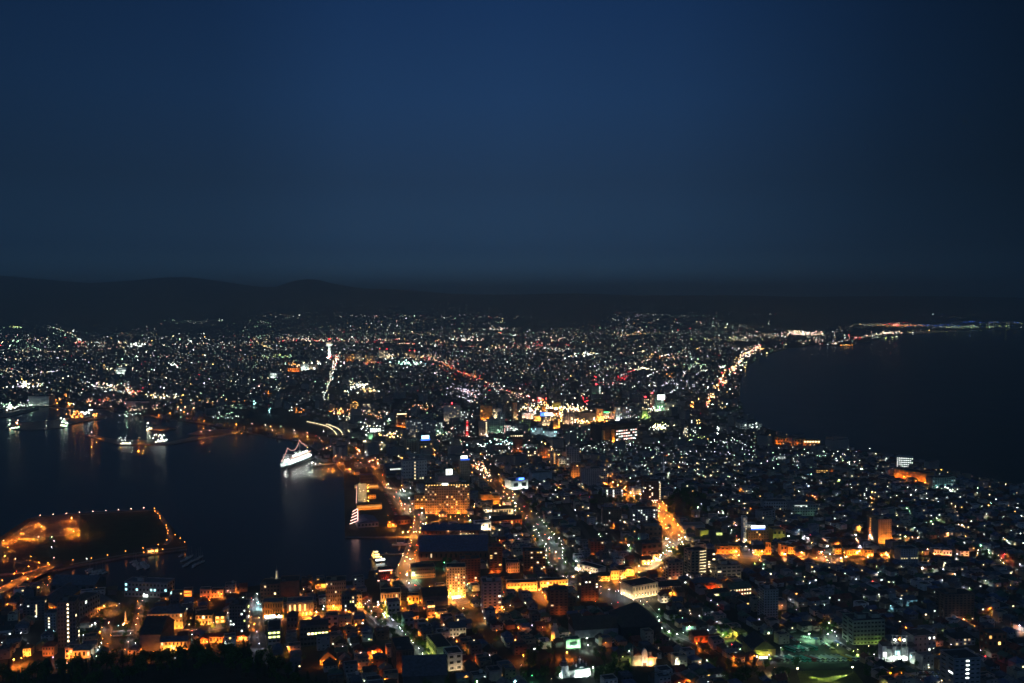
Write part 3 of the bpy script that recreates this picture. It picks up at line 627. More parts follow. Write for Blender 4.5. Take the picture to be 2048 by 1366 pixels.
# ---- bright places far off: (px, py, spread x, spread y, count, colours, strength)
SPOTS = [
    (160, 688, 12, 8, 26, 'rrhk', 2), (120, 668, 34, 7, 18, 'ggw', 2), (95, 655, 14, 4, 8, 'w', 1), (35, 656, 22, 1.2, 22, 'gl', 2), (145, 664, 3, 2, 2, 'w', 3), (60, 700, 40, 12, 30, 'wg', 2), (200, 693, 14, 3, 14, 'hw', 2), (275, 692, 14, 3, 22, 'w', 3), (250, 690, 60, 4, 24, 'hk', 2), (380, 686, 4, 3, 6, 'w', 3),
    (345, 733, 14, 4, 18, 'w', 3), (240, 740, 24, 4, 22, 'wh', 3), (205, 735, 6, 6, 6, 'y', 2), (50, 775, 26, 4, 40, 'whp', 3), (62, 768, 20, 3, 20, 'hy', 3), (20, 745, 26, 6, 16, 'hw', 2), (120, 762, 8, 3, 5, 'h', 3), (225, 776, 26, 4, 22, 'hwk', 3), (265, 788, 14, 6, 30, 'rkh', 3), (320, 797, 34, 3, 36, 'hyw', 3),
    (220, 780, 40, 6, 24, 'wh', 2), (400, 808, 40, 4, 26, 'oyk', 2), (450, 806, 30, 5, 16, 'oh', 2), (508, 808, 3, 3, 2, 'c', 3), (538, 823, 2.5, 2, 2, 'c', 3), (582, 824, 5, 2, 4, 'w', 3), (610, 738, 16, 3, 26, 'wh', 3), (556, 752, 8, 3, 14, 'wh', 3), (590, 733, 12, 3, 14, 'oyh', 3), (620, 730, 20, 3, 14, 'wh', 3),
    (563, 778, 10, 4, 10, 'wh', 2), (540, 790, 7, .8, 10, 'o', 2), (585, 680, 60, 3, 40, 'hkrw', 2), (640, 681, 40, 2, 36, 'hkw', 2), (720, 681, 70, 3, 44, 'hkwr', 2), (560, 715, 30, 3, 30, 'lg', 2), (780, 712, 40, 4, 46, 'hky', 2), (815, 729, 22, 2.5, 46, 'wgc', 3), (775, 716, 10, 3, 16, 'wh', 3), (850, 716, 30, 4, 40, 'hky', 2),
    (745, 728, 20, 3, 16, 'kor', 2), (700, 718, 20, 5, 20, 'oy', 2), (860, 722, 8, 3, 10, 'rk', 2), (893, 734, 26, 8, 34, 'rko', 2), (940, 757, 30, 10, 38, 'rko', 2), (985, 778, 16, 8, 28, 'rkw', 2), (1040, 795, 18, 5, 24, 'hk', 2), (720, 775, 22, 5, 36, 'hw', 3), (735, 785, 16, 3, 16, 'hy', 3), (700, 785, 14, 3, 8, 'hw', 3),
    (930, 680, 30, 4, 40, 'hkw', 3), (880, 684, 18, 3, 20, 'khr', 2), (990, 660, 26, 2.5, 30, 'wgk', 2), (1002, 658, 5, 3, 8, 'wk', 3), (1080, 690, 46, 6, 46, 'hkrw', 2), (1110, 680, 18, 4, 22, 'hk', 2), (1040, 697, 60, 4, 34, 'hrk', 2), (1170, 712, 26, 3, 34, 'wh', 3), (1120, 700, 30, 3, 20, 'hw', 2), (1275, 668, 16, 2.5, 24, 'ohy', 2),
    (1285, 705, 3, 2, 3, 'h', 3), (1245, 670, 20, 3, 20, 'ykh', 2), (1330, 718, 36, 3, 32, 'oyk', 2), (1285, 740, 16, 2.5, 22, 'wh', 3), (1215, 741, 14, 2.5, 18, 'wh', 2), (1345, 733, 20, 3, 18, 'hk', 2), (1340, 755, 8, 1.5, 8, 'o', 2), (1230, 640, 4, 1.5, 4, 'w', 3), (1256, 641, 2, 1, 2, 'p', 3), (1290, 632, 40, 2, 22, 'wp', 1),
    (1310, 631, 4, 1, 4, 'w', 2), (1000, 636, 50, 2, 24, 'rkw', 1), (1000, 645, 16, 2, 10, 'gh', 2), (910, 632, 40, 2, 14, 'wp', 1), (740, 634, 60, 1.5, 20, 'wp', 1), (390, 644, 60, 4, 46, 'wg', 1), (440, 641, 5, 2, 5, 'w', 2), (520, 650, 26, 8, 26, 'wg', 1), (560, 634, 40, 4, 16, 'wh', 1), (600, 631, 3, 1, 2, 'w', 2), (575, 632, 8, 2, 6, 'h', 1),
    (1375, 634, 50, 3, 30, 'wg', 1), (1440, 650, 40, 4, 26, 'wg', 1), (1460, 655, 40, 6, 40, 'whg', 1), (1538, 645, 1, 4, 4, 'w', 2), (1620, 668, 30, 2.5, 54, 'whk', 3), (1590, 666, 16, 3, 30, 'hk', 3), (1550, 672, 30, 3, 30, 'hkw', 2), (1450, 680, 60, 4, 40, 'hwl', 2), (1500, 672, 40, 6, 40, 'hkw', 2), (1640, 682, 40, 6, 40, 'whk', 2),
    (1690, 692, 10, .8, 14, 'oy', 2), (1708, 677, 14, 3, 16, 'rk', 2), (1695, 655, 30, 2, 14, 'wh', 1), (1745, 651, 40, 2, 30, 'hwl', 2), (1790, 650, 30, 2.5, 30, 'khr', 3), (1805, 653, 42, .8, 60, 'oy', 2), (1775, 667, 20, 1.5, 34, 'hkw', 3), (1760, 675, 30, 3, 16, 'wl', 2), (1850, 664, 50, 2, 20, 'hlk', 1), (1920, 652, 110, 4, 60, 'wlgp', 1),
    (1880, 653, 60, 1.5, 26, 'b', 2), (1970, 646, 70, 1.6, 34, 'b', 2), (1950, 655, 90, 2.5, 60, 'wlg', 2), (2010, 648, 40, 3, 16, 'wl', 1), (1900, 634, 100, 3, 12, 'whp', 1), (1860, 632, 20, 1, 3, 'w', 2), (1560, 630, 60, 2, 8, 'rw', 1), (1240, 628, 200, 3, 10, 'r', 0),
    (1490, 712, 14, 8, 60, 'whk', 3), (1515, 698, 16, 6, 50, 'hkr', 3), (1478, 728, 12, 7, 60, 'whg', 3), (1465, 745, 10, 7, 60, 'whkr', 3), (1448, 765, 9, 7, 50, 'hkro', 3), (1432, 785, 8, 7, 46, 'krow', 3), (1420, 800, 7, 5, 30, 'okh', 3), (1414, 817, 3, 3, 6, 'wh', 3), (1450, 737, 14, 3, 24, 'wg', 3), (1390, 735, 30, 6, 40, 'wlg', 2), (1500, 705, 30, 4, 30, 'wh', 2),
    (668, 735, 4, 12, 44, 'kwh', 3), (674, 720, 4, 6, 40, 'rkh', 3), (662, 755, 3, 10, 34, 'wh', 2), (655, 775, 3, 10, 26, 'hg', 2), (648, 796, 3, 8, 18, 'w', 2), (658, 796, 4, 2, 5, 'l', 2), (665, 762, 4, 3, 8, 'cw', 3),
    (930, 783, 26, 12, 40, 'p', 2), (945, 792, 22, 10, 30, 'pk', 2), (1210, 768, 22, 5, 24, 'krw', 2), (1245, 760, 10, 3, 20, 'r', 2), (1190, 755, 2, 2, 3, 'r', 3), (1350, 770, 16, 8, 14, 'pw', 2), (1375, 775, 16, 8, 14, 'pw', 2), (1310, 775, 20, 6, 16, 'pw', 2), (1165, 793, 8, 3, 10, 'wh', 2), (1175, 785, 4, 3, 4, 'oy', 3),
    (780, 876, 18, 4, 30, 'hky', 3), (740, 862, 14, 4, 24, 'hw', 3), (700, 830, 30, 5, 40, 'okh', 2), (675, 829, 12, 3, 24, 'oy', 3), (600, 826, 12, 3, 14, 'o', 2), (712, 815, 8, 8, 24, 'oy', 2), (735, 820, 8, 8, 16, 'hw', 1), (775, 838, 5, 2, 10, 'w', 3), (672, 838, 8, 2, 14, 'w', 3), (700, 842, 20, 2, 24, 'hw', 2), (760, 835, 30, 8, 40, 'hok', 2),
    (845, 820, 20, 4, 30, 'koh', 2), (1085, 820, 40, 10, 80, 'hyw', 3), (1060, 830, 14, 6, 40, 'kwh', 3), (1110, 845, 14, 8, 60, 'yho', 3), (1130, 835, 20, 6, 50, 'hy', 3), (1160, 848, 16, 4, 50, 'hyk', 3), (1200, 836, 12, 8, 30, 'yh', 3), (1080, 806, 14, 4, 30, 'kro', 3), (1150, 822, 20, 3, 50, 'hyk', 3), (1170, 805, 6, 3, 8, 'r', 3),
    (1030, 868, 30, 3, 10, 'w', 3), (1160, 875, 20, 12, 34, 'wkg', 2), (985, 870, 60, 14, 60, 'wkg', 2), (900, 870, 40, 20, 70, 'wkh', 2), (1000, 893, 34, 2, 30, 'wc', 3), (960, 895, 10, 3, 10, 'w', 3), (1320, 860, 14, 3, 50, 'lhw', 3), (1312, 858, 6, 3, 20, 'h', 3), (1310, 820, 20, 6, 50, 'wgh', 3), (1317, 819, 6, 2, 20, 'gw', 3), (1290, 835, 12, 8, 30, 'lg', 2), (1240, 838, 26, 8, 30, 'wkp', 2),
    (1385, 815, 6, 2, 10, 'oy', 3), (1455, 817, 4, 4, 12, 'hw', 3), (1435, 868, 3, 3, 6, 'w', 3), (1510, 858, 5, 1, 8, 'w', 3), (1395, 850, 4, 2, 5, 'y', 3), (1390, 885, 20, 4, 26, 'lg', 2), (1455, 893, 40, 12, 40, 'wpg', 2), (1250, 905, 60, 14, 60, 'wgp', 2), (1360, 920, 60, 14, 50, 'wp', 2), (1480, 915, 50, 20, 50, 'wpg', 2), (1570, 925, 50, 18, 60, 'wpg', 2), (1660, 925, 60, 16, 60, 'wpgh', 2),
    (1310, 945, 60, 14, 60, 'wgh', 2), (1420, 945, 60, 16, 60, 'wgh', 2), (1200, 910, 40, 20, 40, 'wg', 2), (1050, 905, 60, 18, 60, 'wpk', 2), (980, 925, 60, 14, 40, 'wk', 2), (1095, 905, 12, 8, 20, 'oy', 3), (1105, 920, 14, 6, 30, 'oyh', 3), (1120, 930, 12, 4, 24, 'oy', 3), (955, 940, 14, 12, 40, 'kho', 3), (975, 955, 12, 8, 30, 'khy', 3), (820, 935, 60, 10, 30, 'wk', 1), (900, 925, 30, 8, 20, 'wk', 1),
    (150, 833, 12, 3, 18, 'oy', 3), (158, 838, 8, 3, 14, 'o', 3), (190, 837, 6, 3, 8, 'oy', 3), (175, 830, 14, 1.5, 16, 'w', 3), (18, 818, 8, 3, 30, 'wg', 3), (45, 815, 20, 2, 22, 'gw', 2), (63, 810, 2, 2, 3, 'g', 3), (20, 852, 2, 1.5, 4, 'gw', 3), (34, 850, 3, 3, 8, 'oyk', 3), (126, 848, 4, 1.5, 8, 'gw', 3), (134, 851, 3, 1, 5, 'w', 3), (93, 852, 1, 1, 1, 'w', 2), (138, 814, 3, 1, 3, 'oh', 3), (115, 806, 8, 3, 8, 'oy', 2), (133, 793, 4, 2, 4, 'o', 2),
    (184, 868, 1, 1, 1, 'w', 2), (295, 857, 3, 1, 5, 'gw', 3), (250, 884, 9, 1, 9, 'w', 2), (320, 882, 13, 1.5, 16, 'w', 3), (278, 880, 2, 1, 2, 'h', 2), (300, 876, 1, 1, 1, 'w', 2), (210, 803, 12, 3, 20, 'rko', 2), (180, 806, 8, 2, 12, 'ok', 2), (230, 808, 20, 4, 14, 'kh', 2), (300, 818, 26, 4, 26, 'hkw', 2), (270, 824, 20, 4, 16, 'hk', 2), (260, 832, 14, 2, 8, 'wg', 2), (253, 832, 2, 1, 2, 'g', 3),
    (370, 822, 10, 3, 10, 'oh', 3), (470, 819, 22, 1.2, 22, 'g', 1), (440, 836, 10, 2, 8, 'wg', 2), (465, 838, 20, 4, 12, 'wg', 2), (680, 672, 150, 5, 90, 'wg', 0), (900, 668, 160, 5, 100, 'wgk', 0), (1150, 668, 160, 5, 110, 'wgk', 0), (1380, 668, 120, 6, 90, 'wg', 0), (300, 690, 200, 10, 110, 'wg', 0),
]
for px, py, sx, sy, n, cs, k in SPOTS:
    if 1400 < px < 1530 and 690 < py < 825: n = int(n * .4); cs = cs + 'ky'
    if 640 < px < 680 and 710 < py < 800: n = int(n * .5)
    for _ in range(n):
        qx, qy = px + R.gauss(0, .62) * sx, py + R.gauss(0, .62) * sy
        P = G(qx, qy)
        if qy > 690 and not (on_land(P.x, P.y) or k == 3 or n < 30): continue
        far_lamp(P.x, P.y, R.choice(cs), max(0, k - (0 if R.random() < .45 else 1)), R.choice((4, 6, 9, 14)), P.z)
# strings of lamps and tail lights along the inland roads: (points, count, colours, strength, sideways spread)
LINES = [([(845, 712), (880, 726), (920, 746), (945, 756)], 60, 'rkoy', 2, 1.6), ([(938, 752), (970, 766), (1000, 782), (1060, 797)], 60, 'krhy', 2, 2), ([(1200, 775), (1225, 762), (1255, 748), (1275, 740)], 44, 'rkw', 2, 1.0), ([(1265, 778), (1300, 752), (1330, 738)], 30, 'wp', 2, .8),
         ([(1300, 790), (1340, 765), (1375, 742)], 30, 'wp', 2, .8), ([(1340, 790), (1380, 760), (1410, 740)], 30, 'wp', 2, .8), ([(1255, 735), (1330, 712), (1430, 700)], 40, 'hkw', 2, 1), ([(560, 682), (700, 684), (860, 690), (1000, 698)], 90, 'hkr', 2, 1.4), ([(0, 700), (120, 706), (300, 692), (560, 684)], 80, 'whk', 2, 2.2),
         ([(95, 652), (120, 660), (150, 672), (165, 690)], 44, 'wgh', 2, .7), ([(480, 665), (520, 652), (560, 640), (600, 631)], 34, 'wg', 1, .8), ([(690, 690), (760, 672), (812, 662)], 30, 'wg', 1, .7), ([(500, 672), (520, 690), (545, 700)], 24, 'hy', 2, 1), ([(0, 757), (60, 752), (130, 742)], 30, 'whp', 2, 1.6), ([(130, 752), (190, 775), (260, 790)], 36, 'wch', 2, 1.6),
         ([(905, 778), (935, 788), (958, 802)], 26, 'pk', 2, 1.2), ([(900, 790), (930, 800), (955, 812)], 26, 'pw', 2, 1.2), ([(690, 762), (720, 772), (770, 792)], 40, 'hw', 2, 2), ([(1450, 742), (1440, 765), (1425, 792), (1412, 815)], 60, 'krhoy', 3, 2.4), ([(1520, 694), (1490, 712), (1465, 742)], 50, 'whky', 3, 3), ([(680, 706), (672, 726), (660, 764), (646, 802)], 60, 'whk', 2, 1),
         ([(1150, 860), (1200, 872), (1260, 890)], 30, 'whg', 2, 2), ([(985, 882), (1030, 893), (1080, 905)], 30, 'wcg', 2, 1.4), ([(1080, 830), (1130, 842), (1180, 850), (1230, 852)], 110, 'yho', 3, 4), ([(1040, 822), (1090, 818), (1150, 824), (1200, 830)], 90, 'yhk', 3, 4), ([(1560, 664), (1600, 668), (1650, 672)], 50, 'hwk', 2, 1.4), ([(1660, 690), (1720, 676), (1800, 664)], 50, 'hwk', 2, 1.4)]
for pts, n, cs, k, sp in LINES:
    seg = list(zip(pts, pts[1:])); ln = [math.hypot(b[0] - a[0], b[1] - a[1]) for a, b in seg]
    for i in range(n):
        t = R.random() * sum(ln)
        for (a, b), l in zip(seg, ln):
            if t <= l: break
            t -= l
        q = G(a[0] + (b[0] - a[0]) * t / l + R.gauss(0, .5) * sp, a[1] + (b[1] - a[1]) * t / l + R.gauss(0, .35) * sp)
        far_lamp(q.x, q.y, R.choice(cs), max(0, k - R.choice((0, 0, 1, 1, 2))), R.choice((5, 8)), q.z)
tag(FL.build('far_town_lights'), 'countless small street and window lights of the far town', 'lights', None, 'stuff')
tag(FB.build('far_town_roofs'), 'dim mass of low roofs in the far town', 'houses', None, 'stuff')
# ------------------------------------------------------------------ buildings
WALL = {'cream': (.55, .48, .34), 'white': (.68, .68, .66), 'grey': (.33, .33, .33), 'dkgrey': (.13, .13, .14), 'brown': (.20, .12, .08), 'brick': (.26, .10, .06), 'pink': (.52, .38, .33), 'tan': (.42, .31, .20), 'green': (.30, .36, .28),
        'blue': (.25, .30, .36), 'ochre': (.50, .36, .14), 'black': (.05, .05, .05), 'pale': (.5, .5, .47)}
ROOF = {'slate': (.09, .11, .15), 'dark': (.05, .05, .055), 'red': (.17, .06, .045), 'green': (.07, .13, .10), 'brown': (.10, .07, .05), 'blue': (.08, .11, .20), 'grey': (.20, .20, .20), 'pale': (.38, .38, .38)}
RNAME = {'slate': 'slate', 'dark': 'black', 'red': 'rust red', 'green': 'green', 'brown': 'brown', 'blue': 'blue', 'grey': 'grey', 'pale': 'pale'}
def WM(k): return mat('wall_' + k, WALL[k], .85, .22, .25, bump=.05)
def RM(k): return mat('roof_' + k, ROOF[k], .75, .35, .4)
m_glass = mat('dark_glass', (.02, .022, .025), .15, 0, spec=.5)
m_trim = mat('trim', (.42, .41, .39), .8, .2, .5)
m_metal = mat('lamp_metal', (.16, .16, .17), .5, 0)
LM = []; FOOT = []; WIN = {}; FLD = {}; AUTO = []
def win_mesh(m):
    if m.name not in WIN:
        b = MB(); b.box(-.5, .5, -.5, .5, -.5, .5, m); WIN[m.name] = b.mesh('window')
    return WIN[m.name]
def flood_mesh(c, s):
    if (c, s) not in FLD:
        g = lens(c, s * 4.2)
        b = MB()
        a = [(-.6, .25, .1), (.6, .25, .1), (.6, -.25, .7), (-.6, -.25, .7)]
        b.face([a[1], a[0], a[3], a[2]], g)
        lo = [(-.6, -.35, .02), (.6, -.35, .02)]
        b.face([lo[0], lo[1], a[2], a[3]], m_metal); b.face([a[0], a[1], lo[1], lo[0]], m_metal)
        b.face([lo[0], a[3], a[0]], m_metal); b.face([lo[1], a[1], a[2]], m_metal)
        FLD[c, s] = b.mesh('floodlight')
    return FLD[c, s]
DLM = {}
def rib_fill_lamp(c, s):
    if (c, s) not in DLM:
        b = MB(); b.box(-.7, .7, -.7, .7, 0, .2, m_metal); b.face([(-.6, -.6, -.03), (-.6, .6, -.03), (.6, .6, -.03), (.6, -.6, -.03)], lens(c, s)); DLM[c, s] = b.mesh('lamp')
    return DLM[c, s]
def clear_of(x, y, m=0):
    for (fx, fy, r) in FOOT:
        if (x - fx) ** 2 + (y - fy) ** 2 < (r + m) ** 2: return False
    return True
def windows(root, w, h, fl, co, lit, lc, ls, y=0.0, face='f', dep=0, size=(.5, .45), rows=None, z0=0.0, dark=True, cap=100):
    """A grid of windows on one face; a lit one glows."""
    made = 0; rest = MB()
    fh = (h - z0) / fl; cw = (w if face == 'f' else dep) / co
    for i in range(fl):
        for j in range(co):
            on = R.random() < lit if not callable(lit) else lit(i, j)
            if not on and not dark: continue
            c = R.choice(lc) if on else None
            k = R.choice(ls) if on and isinstance(ls, tuple) else ls
            m = glow(c, k) if on else m_glass
            zc = z0 + (i + .55) * fh; u = (j + .5) * cw
            sx, sz = cw * size[0], fh * size[1]
            if face == 'f': loc, sc = (u, y, zc), (sx, .16, sz)
            elif face == 'l': loc, sc = (0, u, zc), (.16, sx, sz)
            else: loc, sc = (w, u, zc), (.16, sx, sz)
            if made < cap:
                link('window', win_mesh(m), root, loc, 0, sc); made += 1
            else:
                rest.box(loc[0] - sc[0] / 2, loc[0] + sc[0] / 2, loc[1] - sc[1] / 2, loc[1] + sc[1] / 2, loc[2] - sc[2] / 2, loc[2] + sc[2] / 2, m)
    if rest.v:
        tag(rest.build('window_rows', root), None, None, None, 'stuff')
def bld(name, label, cat, x0, y0, x1, y1, yt, dep, wall='cream', roof='flat', rm='dark', fl=0, co=0, lit=.08, lc='hw', ls=(1.5, 4.0), size=(.5, .45), side=0, band=0, flood=(), signs=(), group=None, pent=0, lm=None, rh=None, z0=0.0, dark=True, hip=0.0, ridge='x', strip=(), foot=True):
    P0, P1 = G(x0, y0), G(x1, y1)
    d = P1 - P0; w = math.hypot(d.x, d.y); yaw = math.atan2(d.y, d.x)
    C = (P0 + P1) / 2; z = min(P0.z, P1.z)
    n = Vector((-math.sin(yaw), math.cos(yaw)))
    z = max(z, terrain(C.x + n.x * dep / 2, C.y + n.y * dep / 2) - .3) if dep < 40 else z
    h = top(C, yt) - z
    rise = 0
    if roof != 'flat':
        span = dep if ridge == 'x' else w
        rise = rh if rh else span * .28
        if ridge == 'y': h -= rise
        else: h -= min(rise * .3, h * .25)
    h = max(h, 2.6)
    root = thing(name, (P0.x, P0.y, z), yaw)
    wm = WM(wall)
    b = MB(); b.box(0, w, 0, dep, -5, h, wm)
    if roof == 'gable':
        if ridge == 'x':
            b.face([(0, 0, h), (0, dep, h), (0, dep / 2, h + rise * .97)], wm); b.face([(w, 0, h), (w, dep / 2, h + rise * .97), (w, dep, h)], wm)
        else:
            b.face([(0, 0, h), (w / 2, 0, h + rise * .97), (w, 0, h)], wm); b.face([(0, dep, h), (w, dep, h), (w / 2, dep, h + rise * .97)], wm)
    b.build('wall', root)
    b = MB()
    if roof == 'flat':
        r_ = RM(rm)
        b.box(-.25, w + .25, -.25, dep + .25, h, h + .35, r_)
        for q in ((-.25, w + .25, -.25, .15), (-.25, w + .25, dep - .15, dep + .25), (-.25, .15, .15, dep - .15), (w - .15, w + .25, .15, dep - .15)):
            b.box(*q, h + .35, h + 1.05, wm)
        b.build('roof', root)
        b = MB(); b.box(w * .08, w * .08 + 1.6, dep * .2, dep * .2 + 1.1, h + .35, h + 1.5, m_metal); b.box(w * .08 + 2.1, w * .08 + 3.7, dep * .2, dep * .2 + 1.1, h + .35, h + 1.5, m_metal); b.build('roof_unit', root)
        for k in range(pent):
            b = MB(); px_ = w * (.25 + .45 * k); b.box(px_, px_ + min(8, w * .28), dep * .3, dep * .3 + min(7, dep * .4), h + .35, h + 4.2, wm, r_); b.build('penthouse', root)
    else:
        b.gable(0, w, 0, dep, h + .02, rise, RM(rm), .6, ridge, hip if roof == 'gable' else (hip or min(w, dep) * .45)); b.build('roof', root)
    if fl and co:
        windows(root, w, h, fl, co, lit, lc, ls, -.03 if not band else -.03, 'f', dep, size, None, z0, dark)
    cdir = Vector((-C.x, -C.y)); ux = Vector((math.cos(yaw), math.sin(yaw)))
    vis = 'l' if (-ux).dot(cdir) > 0 else 'r'
    if side and fl:
        windows(root, w, h, fl, max(1, int(side)), lit * .7 if not callable(lit) else .05, lc, ls, 0, vis, dep, size, None, z0, dark, 40)
    if band and fl:
        fh = (h - z0) / fl
        for i in range(1, fl + (1 if band > 1 else 0)):
            b = MB(); zz = z0 + i * fh
            b.box(.2, w - .2, -1.3, -.06, zz - .12, zz + .05, wm); b.box(.2, w - .2, -1.3, -1.18, zz + .05, zz + 1.0, wm)
            b.build('balcony', root)
    for (cnt, c, s, *kw) in flood:
        off = kw[0] if kw else 5.0; where = kw[1] if len(kw) > 1 else 'f'
        for k in range(cnt):
            t = (k + .5) / cnt
            if where == 'f': loc, rz = (w * t, -off, terrain(C.x, C.y) - z + .05), 0
            elif where == 'l': loc, rz = (-off, dep * t, .1), -math.pi / 2
            else: loc, rz = (w + off, dep * t, .1), math.pi / 2
            if where == 'f':
                q = P0 + ux.to_3d() * w * t - n.to_3d() * off; loc = (w * t, -off, terrain(q.x, q.y) - z + .05)
            link('floodlight', flood_mesh(c, s), root, loc, rz)
    for (a0, a1, b0, b1, c, s) in signs:
        g = glow(c, s); b = MB(); b.box(w * a0, w * a1, -.5, -.1, h * b0, h * b1, m_metal); b.face([(w * a0, -.52, h * b0), (w * a1, -.52, h * b0), (w * a1, -.52, h * b1), (w * a0, -.52, h * b1)], g)
        b.build('sign', root)
    for (a0, a1, b0, b1, c, s) in strip:
        b = MB(); b.box(w * a0, w * a1, -.35, -.08, h * b0, h * b1, glow(c, s)); b.build('light_strip', root)
    tag(root, label, cat, group)
    mid = C + n.to_3d() * dep / 2
    if lm: LM.append((lm, mid.x, mid.y))
    if foot:
        k = max(1, int(max(w, dep) / max(4, min(w, dep))))
        long_x = w >= dep
        for i in range(k):
            t = (i + .5) / k
            q = P0 + ux.to_3d() * (w * t if long_x else w / 2) + n.to_3d() * (dep / 2 if long_x else dep * t)
            FOOT.append((q.x, q.y, min(w, dep) * .62))
    root['w'] = w; root['h'] = h
    return root, w, h, dep, yaw, z
# --- the western foot of the town
bld('warehouse', 'long dark waterfront warehouse with an amber-lit end wall', 'warehouse', 60, 1219, 112, 1219, 1198, 62, 'ochre', 'gable', 'slate', ridge='y', flood=((2, 'y', 60),), fl=1, co=4, lit=0, lm='the amber-ended warehouse')
bld('warehouse', 'dark low shed on the quay beside the island bridge', 'warehouse', 100, 1184, 190, 1186, 1165, 26, 'dkgrey', 'gable', 'slate', fl=1, co=6, lit=0)
bld('harbour_building', 'three-storey white harbour building with bright office windows', 'office', 249, 1193, 335, 1196, 1166, 18, 'grey', 'flat', 'slate', 3, 12, lambda i, j: (i, j) in ((1, 0), (1, 3), (1, 7), (1, 8), (2, 0), (1, 11)), 'c', 2.5, signs=((.44, .55, .03, .2, 'w', 5),), side=3, pent=1, lm='the white harbour building')  # the glowing panel stands in for the bright entrance
bld('apartment_building', 'dark apartment block with a stair of white lamps down its side', 'apartments', 46, 1243, 90, 1240, 1204, 16, 'dkgrey', 'flat', 'dark', 7, 6, .12, 'wh', side=2, strip=((.6, .64, .3, .85, 'h', 2),))
bld('apartment_building', 'grey apartment block with one column of pale lit windows', 'apartments', 90, 1264, 112, 1263, 1228, 14, 'grey', 'flat', 'dark', 6, 4, lambda i, j: j == 1 and i in (1, 2, 3, 4), 'wh', 3.0, lm='the grey pale-windowed block')
bld('apartment_building', 'tall black apartment tower with a bright column of stair lights', 'apartments', 116, 1296, 152, 1293, 1206, 18, 'dkgrey', 'flat', 'dark', 11, 6, lambda i, j: j == 3 and i > 0, 'h', 5.0, side=3, pent=1, lm='the black stair-lit tower')
bld('commercial_building', 'grey flat-roofed building with a yellow-lit upper wall', 'building', 129, 1244, 160, 1243, 1206, 22, 'tan', 'flat', 'slate', 4, 5, .05, 'y', side=2, pent=1, strip=((.05, .5, .86, .95, 'y', 1.2),))  # the glowing strip stands in for light on the upper wall
bld('office_building', 'pale long office block with few lights behind the monument park', 'office', 160, 1246, 200, 1225, 1196, 16, 'grey', 'flat', 'dark', 4, 8, .08, 'w')
bld('warehouse', 'long low quay shed beside the red-roofed wharf', 'warehouse', 198, 1219, 235, 1211, 1201, 40, 'grey', 'gable', 'slate', ridge='y', flood=((2, 'y', 60),))
bld('city_hall', 'floodlit yellow three-storey hall with a dark hipped roof', 'hall', 295, 1261, 366, 1258, 1224, 18, 'cream', 'hip', 'slate', 3, 9, .06, 'h', (2, 4), (.34, .42), side=3, flood=((6, 'y', 120), (2, 'w', 40, 3, 'l')), lm='the floodlit yellow hall')
bld('gymnasium', 'big dark hall with a broad black roof beside the plaza', 'hall', 280, 1303, 321, 1302, 1262, 40, 'dkgrey', 'gable', 'dark', ridge='x', flood=((3, 'o', 26),), lm='the black-roofed hall')
bld('guest_house', 'bright yellow-lit two-storey house above the dark trees', 'house', 321, 1303, 374, 1301, 1281, 12, 'cream', 'gable', 'slate', 2, 7, .1, 'h', (2, 4), (.4, .5), flood=((4, 'y', 130),), lm='the bright yellow guest house')
bld('house', 'small house with an amber-lit porch by the hillside road', 'house', 46, 1313, 62, 1312, 1295, 10, 'cream', 'hip', 'brown', 2, 3, .2, 'y', (2, 5), flood=((2, 'y', 150),))
bld('house', 'rust-walled two-storey house beside the amber porch', 'house', 85, 1313, 108, 1312, 1291, 10, 'tan', 'hip', 'red', 2, 4, .1, 'y', flood=((1, 'o', 50),))
bld('house', 'orange-lit shop house at the hillside road bend', 'house', 130, 1318, 146, 1318, 1298, 10, 'pink', 'flat', 'dark', 2, 2, .2, 'y', flood=((2, 'o', 160),))
bld('house', 'long low cream house with a grey roof beside the orange-lit shop', 'house', 147, 1318, 181, 1316, 1298, 12, 'cream', 'gable', 'grey', 1, 4, .2, 'h', flood=((2, 'y', 70),))
bld('shop', 'small red building with a bright window on the wharf', 'shop', 367, 1194, 384, 1193, 1181, 10, 'pink', 'flat', 'red', 2, 1, .5, 'o', 3.0, (.8, .4), flood=((1, 'o', 90),), lm='the small red wharf shop')
bld('house', 'orange two-storey wharf house with a stepped flat roof', 'house', 400, 1200, 420, 1199, 1180, 10, 'pink', 'flat', 'dark', 2, 3, .2, 'o', flood=((1, 'o', 60),))
bld('house', 'orange-lit corner house on the wharf near the stepped one', 'house', 422, 1196, 446, 1195, 1182, 12, 'pink', 'flat', 'dark', 2, 4, .2, 'y', (2, 5), flood=((2, 'o', 90),))
bld('restaurant', 'old cream restaurant with dark arched windows and amber front', 'restaurant', 391, 1251, 423, 1250, 1228, 12, 'cream', 'hip', 'dark', 2, 5, .1, 'h', (2, 4), (.55, .5), flood=((3, 'y', 90),), lm='the old cream restaurant')
bld('house', 'amber-lit narrow house beside the old cream restaurant', 'house', 430, 1247, 450, 1246, 1230, 11, 'ochre', 'hip', 'dark', 2, 2, .3, 'y', flood=((2, 'y', 90),))
bld('apartment_building', 'tall dark apartment block with scattered windows on the tram street corner', 'apartments', 459, 1266, 492, 1265, 1212, 18, 'dkgrey', 'flat', 'dark', 8, 6, .14, 'wlh', (2, 4), side=2, pent=1, lm='the dark corner apartment block')
bld('department_store', 'old brown waterfront block with a white-lit lantern tower', 'building', 521, 1206, 560, 1205, 1170, 20, 'brown', 'flat', 'dark', 5, 6, .08, 'h', side=2, flood=((1, 'o', 20),), lm='the lantern-topped block')
bld('warehouse', 'big windowless brown block standing on the waterfront', 'warehouse', 561, 1206, 598, 1204, 1164, 22, 'brown', 'flat', 'dark', flood=((1, 'o', 26),), lm='the windowless brown block')
